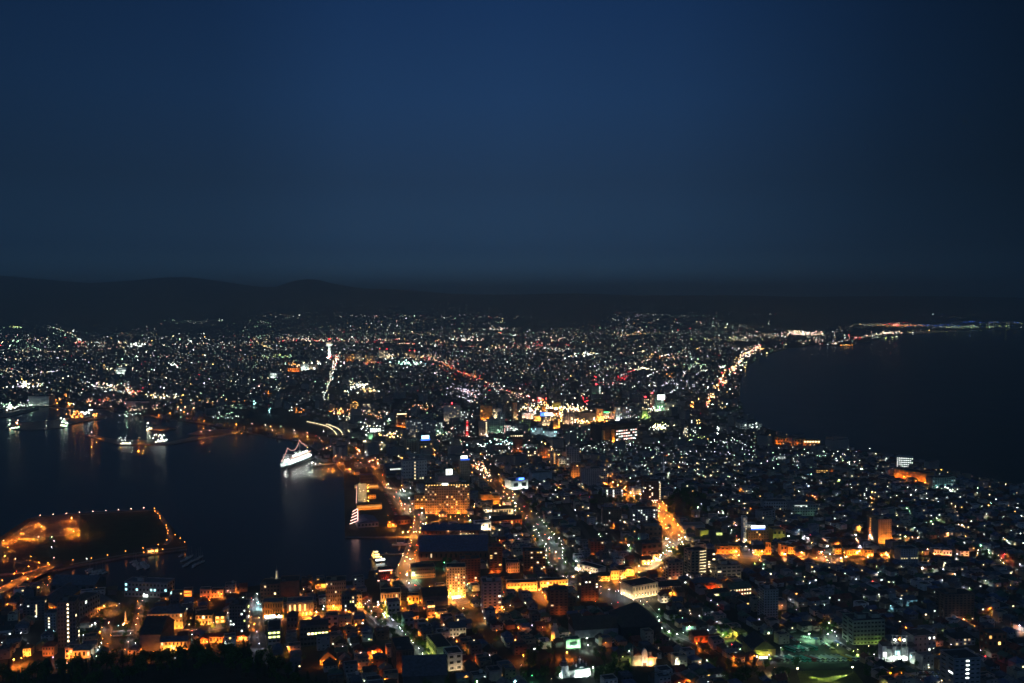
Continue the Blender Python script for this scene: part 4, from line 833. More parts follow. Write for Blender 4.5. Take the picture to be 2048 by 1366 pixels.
bld('bank', 'orange-lit bank with a brilliant white ground-floor front', 'bank', 525, 1237, 565, 1235, 1206, 16, 'ochre', 'flat', 'slate', 2, 8, .0, 'h', 3.0, (.3, .6), z0=3, flood=((4, 'y', 40),), signs=((.12, .97, .04, .2, 'w', 16),), side=1, lm='the white-fronted bank')  # the glowing panel stands in for the bright ground-floor front
r_ = bld('museum', 'neoclassical museum with lit columns and glowing doors', 'museum', 574, 1233, 626, 1230, 1204, 16, 'cream', 'flat', 'slate', 1, 5, .7, 'yh', 3.0, (.35, .55), z0=2, flood=((5, 'y', 80),), lm='the column-fronted museum')
for k in range(6):
    b = MB(); b.cyl((r_[1] * (k + .5) / 6, -1.4, 0), (r_[1] * (k + .5) / 6, -1.4, r_[2] * .86), .8, .65, WM('cream'), 10); b.build('column', r_[0])
b = MB(); b.box(0, r_[1], -2.4, -.3, r_[2] * .86, r_[2] * 1.0, WM('cream')); b.build('entablature', r_[0])
bld('office_building', 'tall old tan office block with rows of small windows', 'office', 652, 1222, 692, 1220, 1164, 20, 'tan', 'flat', 'dark', 7, 9, .10, 'h', (1, 2.5), (.4, .42), side=3, flood=((4, 'y', 70), (2, 'w', 22, 3, 'l')), pent=1, lm='the tall old tan block')
bld('office_building', 'dark four-storey office beside the tall old tan block', 'office', 684, 1233, 714, 1231, 1192, 16, 'dkgrey', 'flat', 'dark', 5, 6, .16, 'hlw', (1.5, 3.5), side=2, pent=1)
bld('shop', 'narrow yellow-lit shop front at the slope street corner', 'shop', 712, 1216, 724, 1215, 1191, 14, 'cream', 'flat', 'dark', 3, 2, .1, 'h', flood=((2, 'y', 130),))
r_ = bld('school', 'dark school wing with six glowing classroom windows', 'school', 536, 1296, 561, 1294, 1262, 30, 'grey', 'flat', 'dark', 4, 3, lambda i, j: i in (2, 3), 'l', 3.5, (.7, .4), side=4, lm='the glowing school wing')
bld('school', 'longer school wing with a row of bright pale windows', 'school', 600, 1294, 657, 1290, 1253, 18, 'dkgrey', 'flat', 'dark', 4, 8, lambda i, j: i == 2 and j > 1 or i == 1 and j > 4, 'lh', 4.0, (.72, .42), lm='the bright-windowed school wing')
for (a, bb, yb, yt, lab, rd, cc) in ((401, 414, 1287, 1274, 'first gabled orange-lit cottage of the row, with a glowing gable', 'y', 1), (419, 445, 1286, 1272, 'longer cottage with a bright latticed veranda in the orange-lit row', 'x', 4),
                                     (455, 477, 1283, 1270, 'low orange-lit cottage with three red-framed windows', 'x', 3), (478, 495, 1282, 1268, 'last cottage of the orange-lit row, with a white gable', 'y', 2)):
    bld('cottage', lab, 'house', a, yb, bb, yb, yt, 9, 'pink', 'gable', 'red', 1, cc, .35, 'yo', (1.5, 3), (.6, .55), ridge=rd, flood=((2, 'o', 130),), group='orange-lit cottages above the wood')
LM.append(('the orange-lit cottage row', G(448, 1280).x, G(448, 1280).y))
bld('house', 'tall pinkish house with a black roof below the museum street', 'house', 652, 1264, 677, 1262, 1233, 12, 'pink', 'flat', 'dark', 3, 2, 0, 'h', side=2, flood=((1, 'o', 40),))
bld('house', 'steep-gabled house with an orange-lit gable and twin attic windows', 'house', 640, 1330, 672, 1328, 1303, 12, 'cream', 'gable', 'dark', 2, 4, .15, 'yh', (2, 4), ridge='y', rh=7, flood=((3, 'o', 130),), lm='the steep-gabled house')
bld('house', 'square dark villa with a hipped roof beside the tram street', 'house', 574, 1259, 595, 1258, 1231, 14, 'dkgrey', 'hip', 'dark', 2, 3, 0, 'h')
# --- along the slope street
bld('library', 'bright cream public building with tall lit windows by the slope street', 'building', 762, 1213, 802, 1211, 1187, 18, 'cream', 'flat', 'dark', 2, 7, .35, 'h', (1, 2), (.35, .6), side=2, flood=((4, 'y', 140), (2, 'h', 90, 3, 'l')), lm='the bright cream library')
r_ = bld('hotel', 'tall blazing orange hotel with a glowing base', 'hotel', 893, 1197, 931, 1196, 1136, 18, 'cream', 'flat', 'dark', 11, 7, .28, 'yh', (1.5, 4), (.4, .5), side=3, flood=((4, 'y', 420, 9), (3, 'y', 110, 4), (4, 'y', 80, 4, 'l')), signs=((.3, .75, .02, .07, 'w', 10),), lm='the blazing orange hotel')
bld('apartment_building', 'broad orange balcony block behind the blazing hotel', 'apartments', 922, 1170, 961, 1168, 1119, 16, 'brick', 'flat', 'dark', 10, 6, .16, 'yh', (1.5, 4), (.5, .4), band=2, flood=((3, 'o', 160),), pent=1, lm='the orange balcony block')
bld('apartment_building', 'tall pinkish apartment tower with a dark stepped top', 'apartments', 966, 1228, 1004, 1226, 1166, 18, 'pink', 'flat', 'dark', 10, 4, .06, 'hw', (2, 4), (.45, .4), side=3, band=0, flood=((3, 'y', 60),), pent=2, lm='the pinkish stepped tower')
bld('museum', 'heavy brown block with a flat black roof beside the slope street', 'museum', 793, 1346, 829, 1343, 1302, 34, 'brown', 'flat', 'dark', 3, 6, .02, 'h', (1, 2), (.2, .5), side=3, flood=((2, 'o', 30),), lm='the heavy brown block')
bld('shop', 'long pale green-lit shop front facing the slope street', 'shop', 853, 1305, 874, 1326, 1284, 14, 'cream', 'flat', 'dark', 2, 8, .05, 'h', (1, 2), (.4, .5), flood=((4, 'l', 90),), lm='the green-lit shop front')
bld('school', 'pale two-storey schoolhouse with six dark windows', 'school', 899, 1274, 932, 1272, 1253, 14, 'pale', 'gable', 'slate', 2, 5, .0, 'h', side=2, flood=((2, 'h', 26),), lm='the pale schoolhouse')
bld('house', 'tall white house with a stepped roof at the foot of the slope street', 'house', 896, 1343, 925, 1340, 1308, 16, 'white', 'flat', 'dark', 3, 2, 0, 'h', side=2, flood=((2, 'h', 22), (2, 'g', 30, 3, 'l')), lm='the tall white stepped house')
bld('house', 'low pink-lit annex beside the tall white stepped house', 'house', 926, 1334, 945, 1332, 1318, 10, 'pink', 'gable', 'red', 1, 2, .0, 'h', flood=((2, 'o', 70),))
bld('house', 'house with a brightly orange-lit double gable near the brown block', 'house', 727, 1318, 745, 1317, 1303, 10, 'cream', 'gable', 'red', 2, 3, .2, 'yo', (2, 4), ridge='y', flood=((2, 'o', 130),))
bld('house', 'larger orange-lit gabled house beside the double gable', 'house', 746, 1315, 764, 1313, 1296, 10, 'cream', 'gable', 'red', 2, 3, .25, 'yo', (2, 4), ridge='y', flood=((2, 'o', 150),))
bld('house', 'narrow house with a green-lit side wall at the tram crossing', 'house', 776, 1236, 800, 1234, 1206, 16, 'pale', 'flat', 'slate', 3, 3, .02, 'w', side=2, flood=((3, 'l', 120, 3, 'l'),), lm='the green-sided house')
bld('house', 'blue-grey house with a teal side wall below the slope street lamps', 'house', 808, 1259, 828, 1257, 1232, 14, 'blue', 'gable', 'slate', 2, 2, 0, 'h', flood=((1, 'g', 60, 3, 'l'),))
bld('house', 'three-storey orange-lit house with a glass top floor', 'house', 855, 1236, 870, 1235, 1209, 12, 'tan', 'flat', 'dark', 3, 2, lambda i, j: i == 2, 'y', 4.0, (.85, .35), flood=((1, 'o', 60),), lm='the glass-topped house')
bld('house', 'small cream house with a lit loggia near the glass-topped house', 'house', 823, 1242, 837, 1241, 1230, 9, 'pink', 'gable', 'brown', 1, 2, 0, 'h', flood=((1, 'o', 130),))
bld('temple', 'wide blue-black temple roof at the bottom edge of the view', 'temple', 806, 1372, 894, 1368, 1345, 40, 'dkgrey', 'gable', 'slate', rh=10, lm='the blue-black temple roof')
bld('warehouse', 'long dark shed with a black roof behind the glass-topped house', 'warehouse', 846, 1214, 896, 1210, 1188, 24, 'dkgrey', 'gable', 'dark')
bld('house', 'orange-lit stone storehouse wall beside the library lane', 'storehouse', 816, 1208, 838, 1207, 1192, 10, 'ochre', 'flat', 'dark', 1, 3, .3, 'y', 3.0, flood=((2, 'y', 120),))
# --- churches
bld('apartment_building', 'slim brown apartment tower beside the chapel garden', 'apartments', 1100, 1230, 1136, 1229, 1181, 16, 'brown', 'flat', 'dark', 9, 4, .02, 'h', side=2, pent=1, flood=((1, 'o', 30),), lm='the slim brown tower')
bld('apartment_building', 'brown apartment block with two bright upper windows', 'apartments', 1162, 1203, 1197, 1201, 1157, 16, 'brown', 'flat', 'dark', 9, 5, lambda i, j: (i, j) in ((7, 1), (7, 2), (6, 4), (5, 4)), 'hw', 4.0, (.4, .42), side=2, pent=1, flood=((2, 'o', 40),), lm='the brown block by the plaza')
r_ = bld('assembly_hall', 'long cream hall with a string of bulbs along its foot', 'hall', 1265, 1199, 1316, 1190, 1170, 24, 'cream', 'flat', 'dark', 2, 9, lambda i, j: False, 'h', 2.0, (.35, .5), flood=((4, 'h', 90), (3, 'h', 50, 3, 'l')), lm='the bulb-trimmed cream hall')
bld('assembly_hall', 'yellow-lit two-storey annex beside the bulb-trimmed hall', 'hall', 1318, 1190, 1362, 1188, 1170, 14, 'cream', 'gable', 'dark', 2, 9, .05, 'h', 2.0, (.4, .45), flood=((4, 'y', 120),))
bld('house', 'small white gabled house in front of the yellow annex', 'house', 1321, 1206, 1341, 1205, 1186, 10, 'white', 'gable', 'dark', 2, 3, 0, 'h', ridge='y', flood=((1, 'h', 60),))
bld('temple', 'huge black temple hall with a sweeping hipped roof', 'temple', 1243, 1280, 1322, 1277, 1244, 48, 'black', 'hip', 'dark', rh=16, lm='the huge black temple')
bld('temple', 'long dark temple wing with a pale wall below its roof', 'temple', 1150, 1277, 1244, 1272, 1252, 26, 'grey', 'gable', 'dark', rh=9)
bld('parish_hall', 'green-lit garden wall building behind the white domed church', 'building', 1132, 1298, 1161, 1296, 1280, 9, 'green', 'flat', 'green', 1, 1, 0, 'h', flood=((3, 'g', 140),), lm='the green-lit garden wall')
# --- east
bld('school', 'orange-lit brick schoolhouse with a slate roof', 'school', 1388, 1183, 1432, 1181, 1163, 16, 'brick', 'hip', 'slate', 2, 6, .05, 'y', flood=((4, 'o', 130),), lm='the orange brick schoolhouse')
r_ = bld('civic_hall', 'green-roofed school hall with two rows of warm windows', 'school', 1460, 1194, 1503, 1190, 1174, 18, 'brick', 'gable', 'green', 2, 8, .96, 'h', 3.0, (.45, .34), flood=((1, 'o', 30),), lm='the green-roofed school hall')
bld('school', 'low dark wing with a strip of glowing windows beside the green roof', 'school', 1419, 1197, 1458, 1193, 1183, 10, 'dkgrey', 'gable', 'dark', 1, 7, .8, 'hl', 3.0, (.8, .3))
bld('apartment_building', 'tall nearly unlit apartment tower amid the dark houses', 'apartments', 1528, 1243, 1556, 1242, 1181, 18, 'grey', 'flat', 'dark', 12, 5, .015, 'w', 2.0, side=3, pent=1, lm='the unlit apartment tower')
r_ = bld('gymnasium', 'yellow-green lit gabled hall with a white sign', 'hall', 1506, 1318, 1551, 1317, 1281, 26, 'ochre', 'gable', 'dark', 1, 1, 0, 'h', 2.0, (.36, .3), ridge='y', rh=8, z0=6, flood=((4, 'l', 60),), signs=((.27, .62, .08, .26, 'w', 9),), lm='the yellow-green gabled hall')
bld('house', 'red-lit long-roofed storehouse near the green tree', 'storehouse', 1388, 1287, 1418, 1285, 1269, 12, 'brick', 'gable', 'red', 1, 3, .1, 'o', flood=((2, 'o', 60),))
bld('house', 'red-lit gabled house beside the storehouse', 'house', 1424, 1290, 1442, 1289, 1275, 10, 'brick', 'gable', 'red', 2, 3, .1, 'o', flood=((1, 'r', 40),))
bld('hospital', 'wide six-storey balcony block with twin rooftop boxes', 'hospital', 1706, 1290, 1769, 1288, 1242, 22, 'green', 'flat', 'dark', 6, 9, .025, 'y', 2.0, (.6, .4), band=2, side=2, flood=((2, 'l', 30),), pent=2, lm='the balcony hospital')
bld('office_building', 'grey block with four cold white windows beside the steel frame', 'office', 1827, 1318, 1872, 1315, 1272, 18, 'grey', 'flat', 'dark', 4, 5, lambda i, j: i in (1, 3) and j in (3, 4), 'w', 4.0, (.3, .35), lm='the four-window grey block')
bld('house', 'cream two-storey house with dark windows near the red lamp', 'house', 1870, 1320, 1904, 1318, 1303, 11, 'cream', 'hip', 'dark', 2, 4, .03, 'y', flood=((2, 'y', 50),))
bld('house', 'yellow-green lit house behind the window-column tower', 'house', 1914, 1318, 1950, 1317, 1302, 11, 'cream', 'hip', 'dark', 2, 4, .03, 'l', flood=((2, 'l', 60),))
bld('apartment_building', 'dark tower with five bright windows in a single column', 'apartments', 1908, 1385, 1960, 1384, 1318, 20, 'grey', 'flat', 'dark', 8, 5, lambda i, j: j == 2 and i > 2, 'w', 8.0, (.55, .3), side=2, lm='the window-column tower')
bld('house', 'brick villa with three lamps along its roof edge', 'house', 1976, 1307, 2012, 1306, 1268, 14, 'brick', 'flat', 'dark', 3, 4, .1, 'y', side=2, lm='the three-lamp brick villa')
bld('house', 'villa with a rank of blurred warm windows beside the brick villa', 'house', 1910, 1292, 1950, 1290, 1274, 14, 'pale', 'hip', 'dark', 2, 5, .5, 'h', (.6, 1.2))
bld('apartment_building', 'broad brown tower block with an amber lamp at its foot', 'apartments', 1888, 1244, 1948, 1243, 1190, 20, 'brown', 'flat', 'dark', 11, 8, .01, 'y', side=2, pent=1, lm='the broad brown tower')
bld('house', 'pale blue-lit house below the balcony hospital skyline', 'house', 1813, 1212, 1834, 1210, 1198, 12, 'blue', 'gable', 'slate', 2, 2, 0, 'w', flood=((2, 'c', 36),))
# --- harbour front and the middle town
r_ = bld('hotel', 'very wide orange ten-storey hotel with lamps along its roof', 'hotel', 850, 1028, 939, 1027, 971, 24, 'tan', 'flat', 'dark', 11, 19, .10, 'yh', (1, 3), (.5, .4), side=3, flood=((6, 'y', 280, 13), (2, 'y', 130, 2)), signs=(), pent=2, lm='the wide orange hotel')
for k in range(16):
    link('roof_lamp', win_mesh(glow('y', 7)), r_[0], (r_[1] * (k + .5) / 16, -.3, r_[2] + .7), 0, (.9, .5, .9))
link('sign', win_mesh(glow('w', 6)), r_[0], (r_[1] * .45, -.4, r_[2] + 2.2), 0, (9, .6, 2.6))
bld('hotel', 'orange five-storey annex beside the wide hotel', 'hotel', 829, 1017, 850, 1017, 992, 20, 'ochre', 'flat', 'dark', 5, 5, .1, 'y', (1, 3), (.6, .4), flood=((2, 'y', 120),))
bld('bank', 'plain orange-lit hall with a windowless front', 'hall', 961, 1010, 984, 1009, 990, 22, 'ochre', 'flat', 'dark', 0, 0, flood=((3, 'y', 130),), lm='the windowless orange hall')
bld('office_building', 'orange-lit three-storey block joined to the windowless hall', 'office', 984, 1009, 1000, 1008, 992, 16, 'ochre', 'flat', 'dark', 3, 4, .0, 'y', (1, 2), (.4, .4), flood=((2, 'y', 120),))
for (x0, y0, x1, yt, dep, lab) in ((838, 1122, 976, 1098, 34, 'front long brick warehouse with a wide slate-blue roof'), (836, 1097, 976, 1082, 26, 'rear long brick warehouse with orange light under its eaves'), (843, 1072, 962, 1058, 22, 'low dark warehouse with lamps along its ridge behind the brick ones')):
    bld('warehouse', lab, 'warehouse', x0, y0, x1, y0 - 1, yt, dep, 'brick', 'gable', 'blue', 1, 14, .02, 'h', (1, 2), (.3, .4), flood=((7, 'o', 40, 2.5),) if 'rear' in lab else (), group='brick harbour warehouses', lm='the long brick warehouses' if 'front' in lab else None)
bld('beer_hall', 'white-lit hall with a glass gable near the boulevard', 'restaurant', 962, 1026, 986, 1025, 1012, 14, 'white', 'gable', 'dark', 1, 4, .4, 'h', 4.0, ridge='y', flood=((2, 'h', 120),))
bld('beer_hall', 'long white-lit hall with a dark roof by the boulevard', 'restaurant', 987, 1030, 1027, 1028, 1016, 14, 'cream', 'gable', 'dark', 1, 8, .4, 'h', (2, 4), flood=((3, 'h', 90),), lm='the white-lit hall')
bld('warehouse', 'orange-lit brick hall with a long black roof', 'warehouse', 986, 1054, 1044, 1050, 1038, 18, 'brick', 'gable', 'dark', 1, 10, .2, 'y', (1, 3), (.4, .5), flood=((5, 'y', 130),), lm='the orange brick hall')
bld('shop', 'bright white market hall with lamps in front', 'shop', 952, 1062, 982, 1060, 1046, 16, 'white', 'flat', 'slate', 1, 5, .3, 'h', 5.0, flood=((3, 'h', 120),))
bld('apartment_building', 'slim brown apartment tower with balcony bands by the warehouses', 'apartments', 978, 1147, 1005, 1146, 1095, 16, 'brick', 'flat', 'dark', 11, 3, .08, 'hy', (2, 4), (.5, .4), band=2, side=2, flood=((2, 'y', 90),), pent=1, lm='the slim banded tower')
bld('apartment_building', 'wide brown apartment block with balcony bands and warm windows', 'apartments', 1048, 1148, 1091, 1147, 1103, 16, 'brick', 'flat', 'dark', 9, 7, .14, 'hy', (2, 4), (.5, .4), band=2, flood=((2, 'y', 70),), lm='the wide banded block')
bld('office_building', 'small pale orange-lit block between two brown apartment buildings', 'office', 1013, 1146, 1039, 1145, 1126, 14, 'pink', 'flat', 'dark', 3, 6, .0, 'h', (1, 2), (.4, .6), flood=((2, 'y', 60),))
bld('apartment_building', 'rust-red apartment block with a taller stair tower', 'apartments', 1181, 1111, 1208, 1110, 1084, 14, 'brick', 'flat', 'dark', 6, 4, .05, 'h', (1, 2), band=2, flood=((2, 'o', 40),), pent=1, lm='the rust-red block')
bld('apartment_building', 'apartment block with bright yellow gallery lights on each floor', 'apartments', 1382, 1156, 1413, 1152, 1102, 16, 'tan', 'flat', 'dark', 9, 4, .05, 'h', (1, 2), side=2, band=2, strip=tuple((.55, .95, (i + .75) / 9, (i + .83) / 9, 'h', 4) for i in range(9)), lm='the yellow gallery block')
bld('apartment_building', 'dark wing beside the yellow gallery block with few windows', 'apartments', 1414, 1152, 1432, 1152, 1106, 16, 'brown', 'flat', 'dark', 9, 2, .15, 'h', (2, 4))
bld('clinic', 'cream clinic block with recessed dark windows and a roof house', 'clinic', 1434, 1162, 1482, 1159, 1132, 22, 'cream', 'flat', 'dark', 4, 5, .05, 'h', (1, 2), (.7, .4), side=3, pent=2, flood=((2, 'h', 20),), lm='the cream clinic')
bld('apartment_building', 'narrow tan apartment block beside the dark arched mound', 'apartments', 1336, 1160, 1366, 1158, 1126, 16, 'tan', 'flat', 'dark', 6, 4, .05, 'h', (1, 2), side=2, pent=1, flood=((1, 'o', 30),))
bld('hotel', 'slim white tower rising behind the sign-topped hotel', 'tower', 1486, 1085, 1494, 1085, 1036, 12, 'white', 'flat', 'grey', 10, 2, .4, 'h', (1, 2), (.4, .4), flood=((1, 'h', 40),))
bld('apartment_building', 'pale stair-lit block between the white tower and the hotel', 'apartments', 1494, 1080, 1512, 1080, 1050, 14, 'pale', 'flat', 'grey', 7, 5, .6, 'h', (1, 2), (.3, .4))
r_ = bld('hotel', 'brown hotel under a white and blue rooftop sign', 'hotel', 1496, 1088, 1537, 1087, 1062, 18, 'ochre', 'flat', 'dark', 5, 8, .07, 'y', (1, 3), (.35, .4), flood=((3, 'y', 50),), lm='the sign-topped hotel')
link('sign', win_mesh(glow('w', 7)), r_[0], (r_[1] * .52, 3, r_[2] + 5.0), 0, (19, .6, 3.0))
link('sign', win_mesh(glow('b', 2.0)), r_[0], (r_[1] * .52, 3, r_[2] + 2.2), 0, (19, .6, 2.2))
bld('office_building', 'yellow-green lit drum-fronted building beside the sign-topped hotel', 'office', 1546, 1085, 1571, 1084, 1060, 18, 'ochre', 'flat', 'dark', 2, 3, 0, 'l', 1.0, flood=((3, 'l', 50),))
bld('apartment_building', 'tall orange-faced tower block above the eastern street', 'apartments', 1756, 1088, 1783, 1087, 1040, 18, 'tan', 'flat', 'dark', 12, 6, .02, 'y', (1, 2), (.3, .4), side=0, flood=((3, 'y', 330, 9),), pent=1, lm='the orange tower block')
bld('apartment_building', 'orange-lit stair slab joined to the tall tower block', 'apartments', 1737, 1078, 1756, 1079, 1036, 14, 'tan', 'flat', 'dark', 12, 3, lambda i, j: j == 0, 'y', (1, 2), (.2, .3), flood=((2, 'o', 420, 7),))
bld('apartment_building', 'grey tower block with a row of small lights at mid height', 'apartments', 1801, 1135, 1836, 1134, 1099, 16, 'grey', 'flat', 'dark', 9, 7, lambda i, j: i == 4 and j != 3, 'h', 2.0, (.35, .4), lm='the grey mid-lit tower')
for (a, bb, yb, yt, lab, cc) in ((1433, 1458, 1108, 1094, 'orange-lit shop house with a bright doorway west of the lane', 3), (1459, 1480, 1107, 1093, 'orange-lit shop house on the corner of the lane', 3), (1508, 1530, 1110, 1096, 'bright orange shop with a dark hipped roof east of the lane', 4),
                                 (1531, 1542, 1109, 1086, 'narrow tall orange-lit house east of the lane', 2), (1561, 1574, 1112, 1091, 'tall orange-lit house with a white-lit front', 2), (1576, 1590, 1108, 1095, 'plain rust-coloured shop house on the eastern street', 3),
                                 (1599, 1610, 1109, 1098, 'small bright orange house at the crossing', 2), (1671, 1683, 1108, 1095, 'little orange-lit house beyond the crossing', 2), (1694, 1704, 1111, 1102, 'small yellow-lit cube of a shop', 2), (1706, 1722, 1110, 1101, 'orange shop house with a tiled roof', 3),
                                 (1729, 1747, 1113, 1101, 'brightest orange house of the eastern street row', 3), (1761, 1798, 1111, 1103, 'filling station with a long orange-lit canopy', 5), (1868, 1884, 1109, 1101, 'pinkish-lit shop past the grey tower', 3), (1886, 1904, 1111, 1102, 'pale lit shop with a parked-car forecourt', 3),
                                 (1920, 1938, 1112, 1100, 'white house with a red sign on its wall', 2), (1985, 2008, 1112, 1102, 'cream house beside a green-lit garden', 3)):
    bld('shop_house', lab, 'shop house', a, yb, bb, yb, yt, 12, 'ochre' if a < 1800 else 'white', 'gable' if cc == 4 or a % 3 == 0 else 'flat', 'dark', 2 if yb - yt > 10 else 1, cc, .12, 'yh', (2, 5), flood=((2, 'o' if a < 1800 and a % 2 else 'y' if a < 1800 else 'k', 130 if a < 1800 else 60),), group='lit houses along the eastern street')
LM.append(('the orange eastern street', G(1650, 1112).x, G(1650, 1112).y))
bld('apartment_building', 'tall reddish apartment slab with bright stair lights by the tram street', 'apartments', 1288, 1007, 1321, 1006, 963, 16, 'brick', 'flat', 'dark', 12, 7, .12, 'hw', (2, 4), (.5, .4), side=2, band=2, strip=((.94, .985, .15, .95, 'h', 2.5),), flood=((2, 'o', 60),), lm='the reddish apartment slab')
bld('apartment_building', 'dark pinkish apartment slab by the tram street curve', 'apartments', 1164, 975, 1202, 974, 938, 18, 'pink', 'flat', 'dark', 11, 9, .01, 'h', (1, 2), (.2, .7), pent=1, lm='the pinkish apartment slab')
bld('apartment_building', 'pale apartment wing behind the dark pinkish slab', 'apartments', 1200, 972, 1215, 972, 938, 14, 'pale', 'flat', 'grey', 9, 4, .05, 'h', (1, 2))
bld('office_building', 'low pale office with three stacks of lit stairwells', 'office', 1208, 996, 1246, 995, 979, 14, 'pale', 'flat', 'dark', 3, 9, lambda i, j: j in (1, 4, 8), 'w', 3.0, (.5, .5))
bld('office_building', 'white office at the tram street bend', 'office', 1263, 988, 1283, 987, 976, 12, 'white', 'flat', 'grey', 3, 6, .1, 'h', (1, 2), flood=((2, 'h', 50),))
bld('apartment_building', 'dark apartment block with dotted windows behind the boulevard', 'apartments', 1206, 1052, 1243, 1051, 1020, 14, 'brown', 'flat', 'dark', 8, 7, .14, 'w', (1.5, 3), (.3, .35), lm='the dotted-window block')
bld('apartment_building', 'wide grey block with cold white windows beside the orange boulevard', 'apartments', 1265, 1046, 1316, 1044, 1019, 16, 'grey', 'flat', 'dark', 6, 10, .18, 'w', (2, 4), (.45, .45), side=0, lm='the wide grey block')
bld('commercial_building', 'dark square building above the bright tram crossing', 'building', 1289, 1082, 1324, 1081, 1054, 22, 'brown', 'flat', 'grey', 3, 4, .06, 'h', (1, 2), lm='the dark square building')
bld('office_building', 'dark office block overlooking the crossing of the orange boulevard', 'office', 1284, 1112, 1324, 1108, 1088, 20, 'brown', 'flat', 'dark', 2, 4, 0, 'h', flood=((2, 'o', 30),))
bld('commercial_building', 'long low store with two white-lit strips', 'shop', 1366, 1066, 1410, 1065, 1052, 20, 'grey', 'flat', 'grey', 0, 0, strip=((.2, .4, .2, .4, 'w', 4), (.65, .8, .2, .4, 'w', 4)), flood=((1, 'o', 40),))
bld('commercial_building', 'yellow-green lit store with a square panel front', 'shop', 1400, 1078, 1417, 1077, 1062, 16, 'ochre', 'flat', 'dark', 0, 0, flood=((3, 'l', 40),))
bld('billboard', 'glowing yellow-green panel with a dark mark in its middle', 'billboard', 1432, 1071, 1445, 1071, 1065, 1.5, 'dkgrey', 'flat', 'dark', 0, 0, signs=((.05, .95, .15, .95, 'l', 1.3), (.35, .7, .4, .62, 'o', .1)))
r_ = bld('store', 'floodlit white store under a blue roof sign', 'store', 1024, 980, 1056, 977, 962, 30, 'white', 'flat', 'blue', 1, 2, 0, 'h', flood=((6, 'w', 60, 5), (4, 'w', 46, 4, 'l')), lm='the floodlit white store')
for k in range(3):
    link('sign', win_mesh(glow('b', 9)), r_[0], (r_[1] * (.5 + .11 * k), 2, r_[2] + 3.2), 0, (3.0, .5, 3.2))
link('sign_board', win_mesh(glow('b', .5)), r_[0], (r_[1] * .55, 2.6, r_[2] + 2.6), 0, (17, .4, 5.0))
bld('department_store', 'pale grey long hall beside the floodlit white store', 'hall', 1064, 966, 1104, 964, 946, 20, 'pale', 'flat', 'dark', 0, 0, pent=0)
bld('office_building', 'pale office with stair lights beside the bay road', 'office', 806, 962, 854, 959, 922, 18, 'pale', 'flat', 'grey', 6, 9, lambda i, j: j == 4 or (i == 0 and j > 5), 'h', (2, 3), (.4, .35), side=2, lm='the stair-lit pale office')
bld('warehouse', 'dark hall with a broken row of cold white windows', 'hall', 772, 955, 808, 953, 932, 20, 'dkgrey', 'gable', 'slate', 2, 9, lambda i, j: i == 1 and j > 1, 'w', 2.0, (.7, .25))
r_ = bld('department_store', 'dark store under a square white rooftop sign', 'store', 876, 972, 918, 970, 952, 30, 'grey', 'flat', 'dark', 0, 0, flood=((2, 'k', 20),), lm='the square-sign store')
link('sign', win_mesh(glow('w', 5)), r_[0], (r_[1] * .55, 4, r_[2] + 6.5), 0, (11, .8, 10))
link('sign_mark', win_mesh(glow('y', 1.6)), r_[0], (r_[1] * .55, 3.4, r_[2] + 6.5), .5, (5, .5, 6.2))
r_ = bld('office_building', 'slim office tower topped by a white and blue sign', 'office', 921, 962, 940, 961, 922, 16, 'tan', 'flat', 'dark', 8, 5, .05, 'h', (1, 2), (.3, .4), lm='the white-and-blue sign tower')
link('sign', win_mesh(glow('w', 5)), r_[0], (r_[1] * .4, 1, r_[2] + 7), 0, (12, .8, 5)); link('sign', win_mesh(glow('b', 1.0)), r_[0], (r_[1] * .5, 1, r_[2] + 2.4), 0, (17, .8, 3.4))
r_ = bld('hotel', 'orange-lit hotel under a glowing blue sign', 'hotel', 838, 915, 868, 913, 882, 18, 'tan', 'flat', 'dark', 7, 8, .18, 'yh', (2, 4), (.4, .4), flood=((3, 'y', 90),), lm='the blue-sign hotel')
link('sign', win_mesh(glow('c', 5)), r_[0], (r_[1] * .45, 2, r_[2] + 8), 0, (16, .8, 7)); link('sign', win_mesh(glow('b', 2.0)), r_[0], (r_[1] * .45, 2, r_[2] + 2.6), 0, (20, .8, 4))
bld('apartment_building', 'brown slab joined to the blue-sign hotel', 'apartments', 813, 912, 838, 910, 878, 16, 'tan', 'flat', 'dark', 8, 5, .02, 'h', (1, 2), flood=((1, 'o', 40),))
bld('hotel', 'tall grey station hotel with window columns', 'hotel', 813, 876, 842, 875, 841, 20, 'pale', 'flat', 'dark', 10, 8, .25, 'hw', (1, 2), (.35, .4), side=2, flood=((1, 'h', 30),), lm='the grey station hotel')
bld('hotel', 'grey wing of the station hotel with few lights', 'hotel', 842, 876, 872, 875, 845, 18, 'grey', 'flat', 'dark', 9, 8, .10, 'w', (1, 2), (.35, .4))
bld('hotel', 'orange-brown hotel with two upward beams and a lit roof edge', 'hotel', 792, 856, 814, 855, 828, 18, 'brown', 'flat', 'dark', 8, 6, .12, 'yh', (1, 3), (.4, .4), flood=((3, 'y', 260, 2),), strip=((.1, .95, .97, 1.03, 'h', 4),))
bld('station_hall', 'dark hall with five bright slit windows beside the tracks', 'station', 740, 866, 762, 866, 856, 24, 'dkgrey', 'flat', 'dark', 1, 6, .9, 'w', 4.0, (.5, .75), lm='the slit-window station hall')
bld('kiosk', 'small green-lit cube in the station yard', 'kiosk', 737, 878, 748, 878, 868, 12, 'green', 'flat', 'green', 0, 0, flood=((2, 'g', 140),))

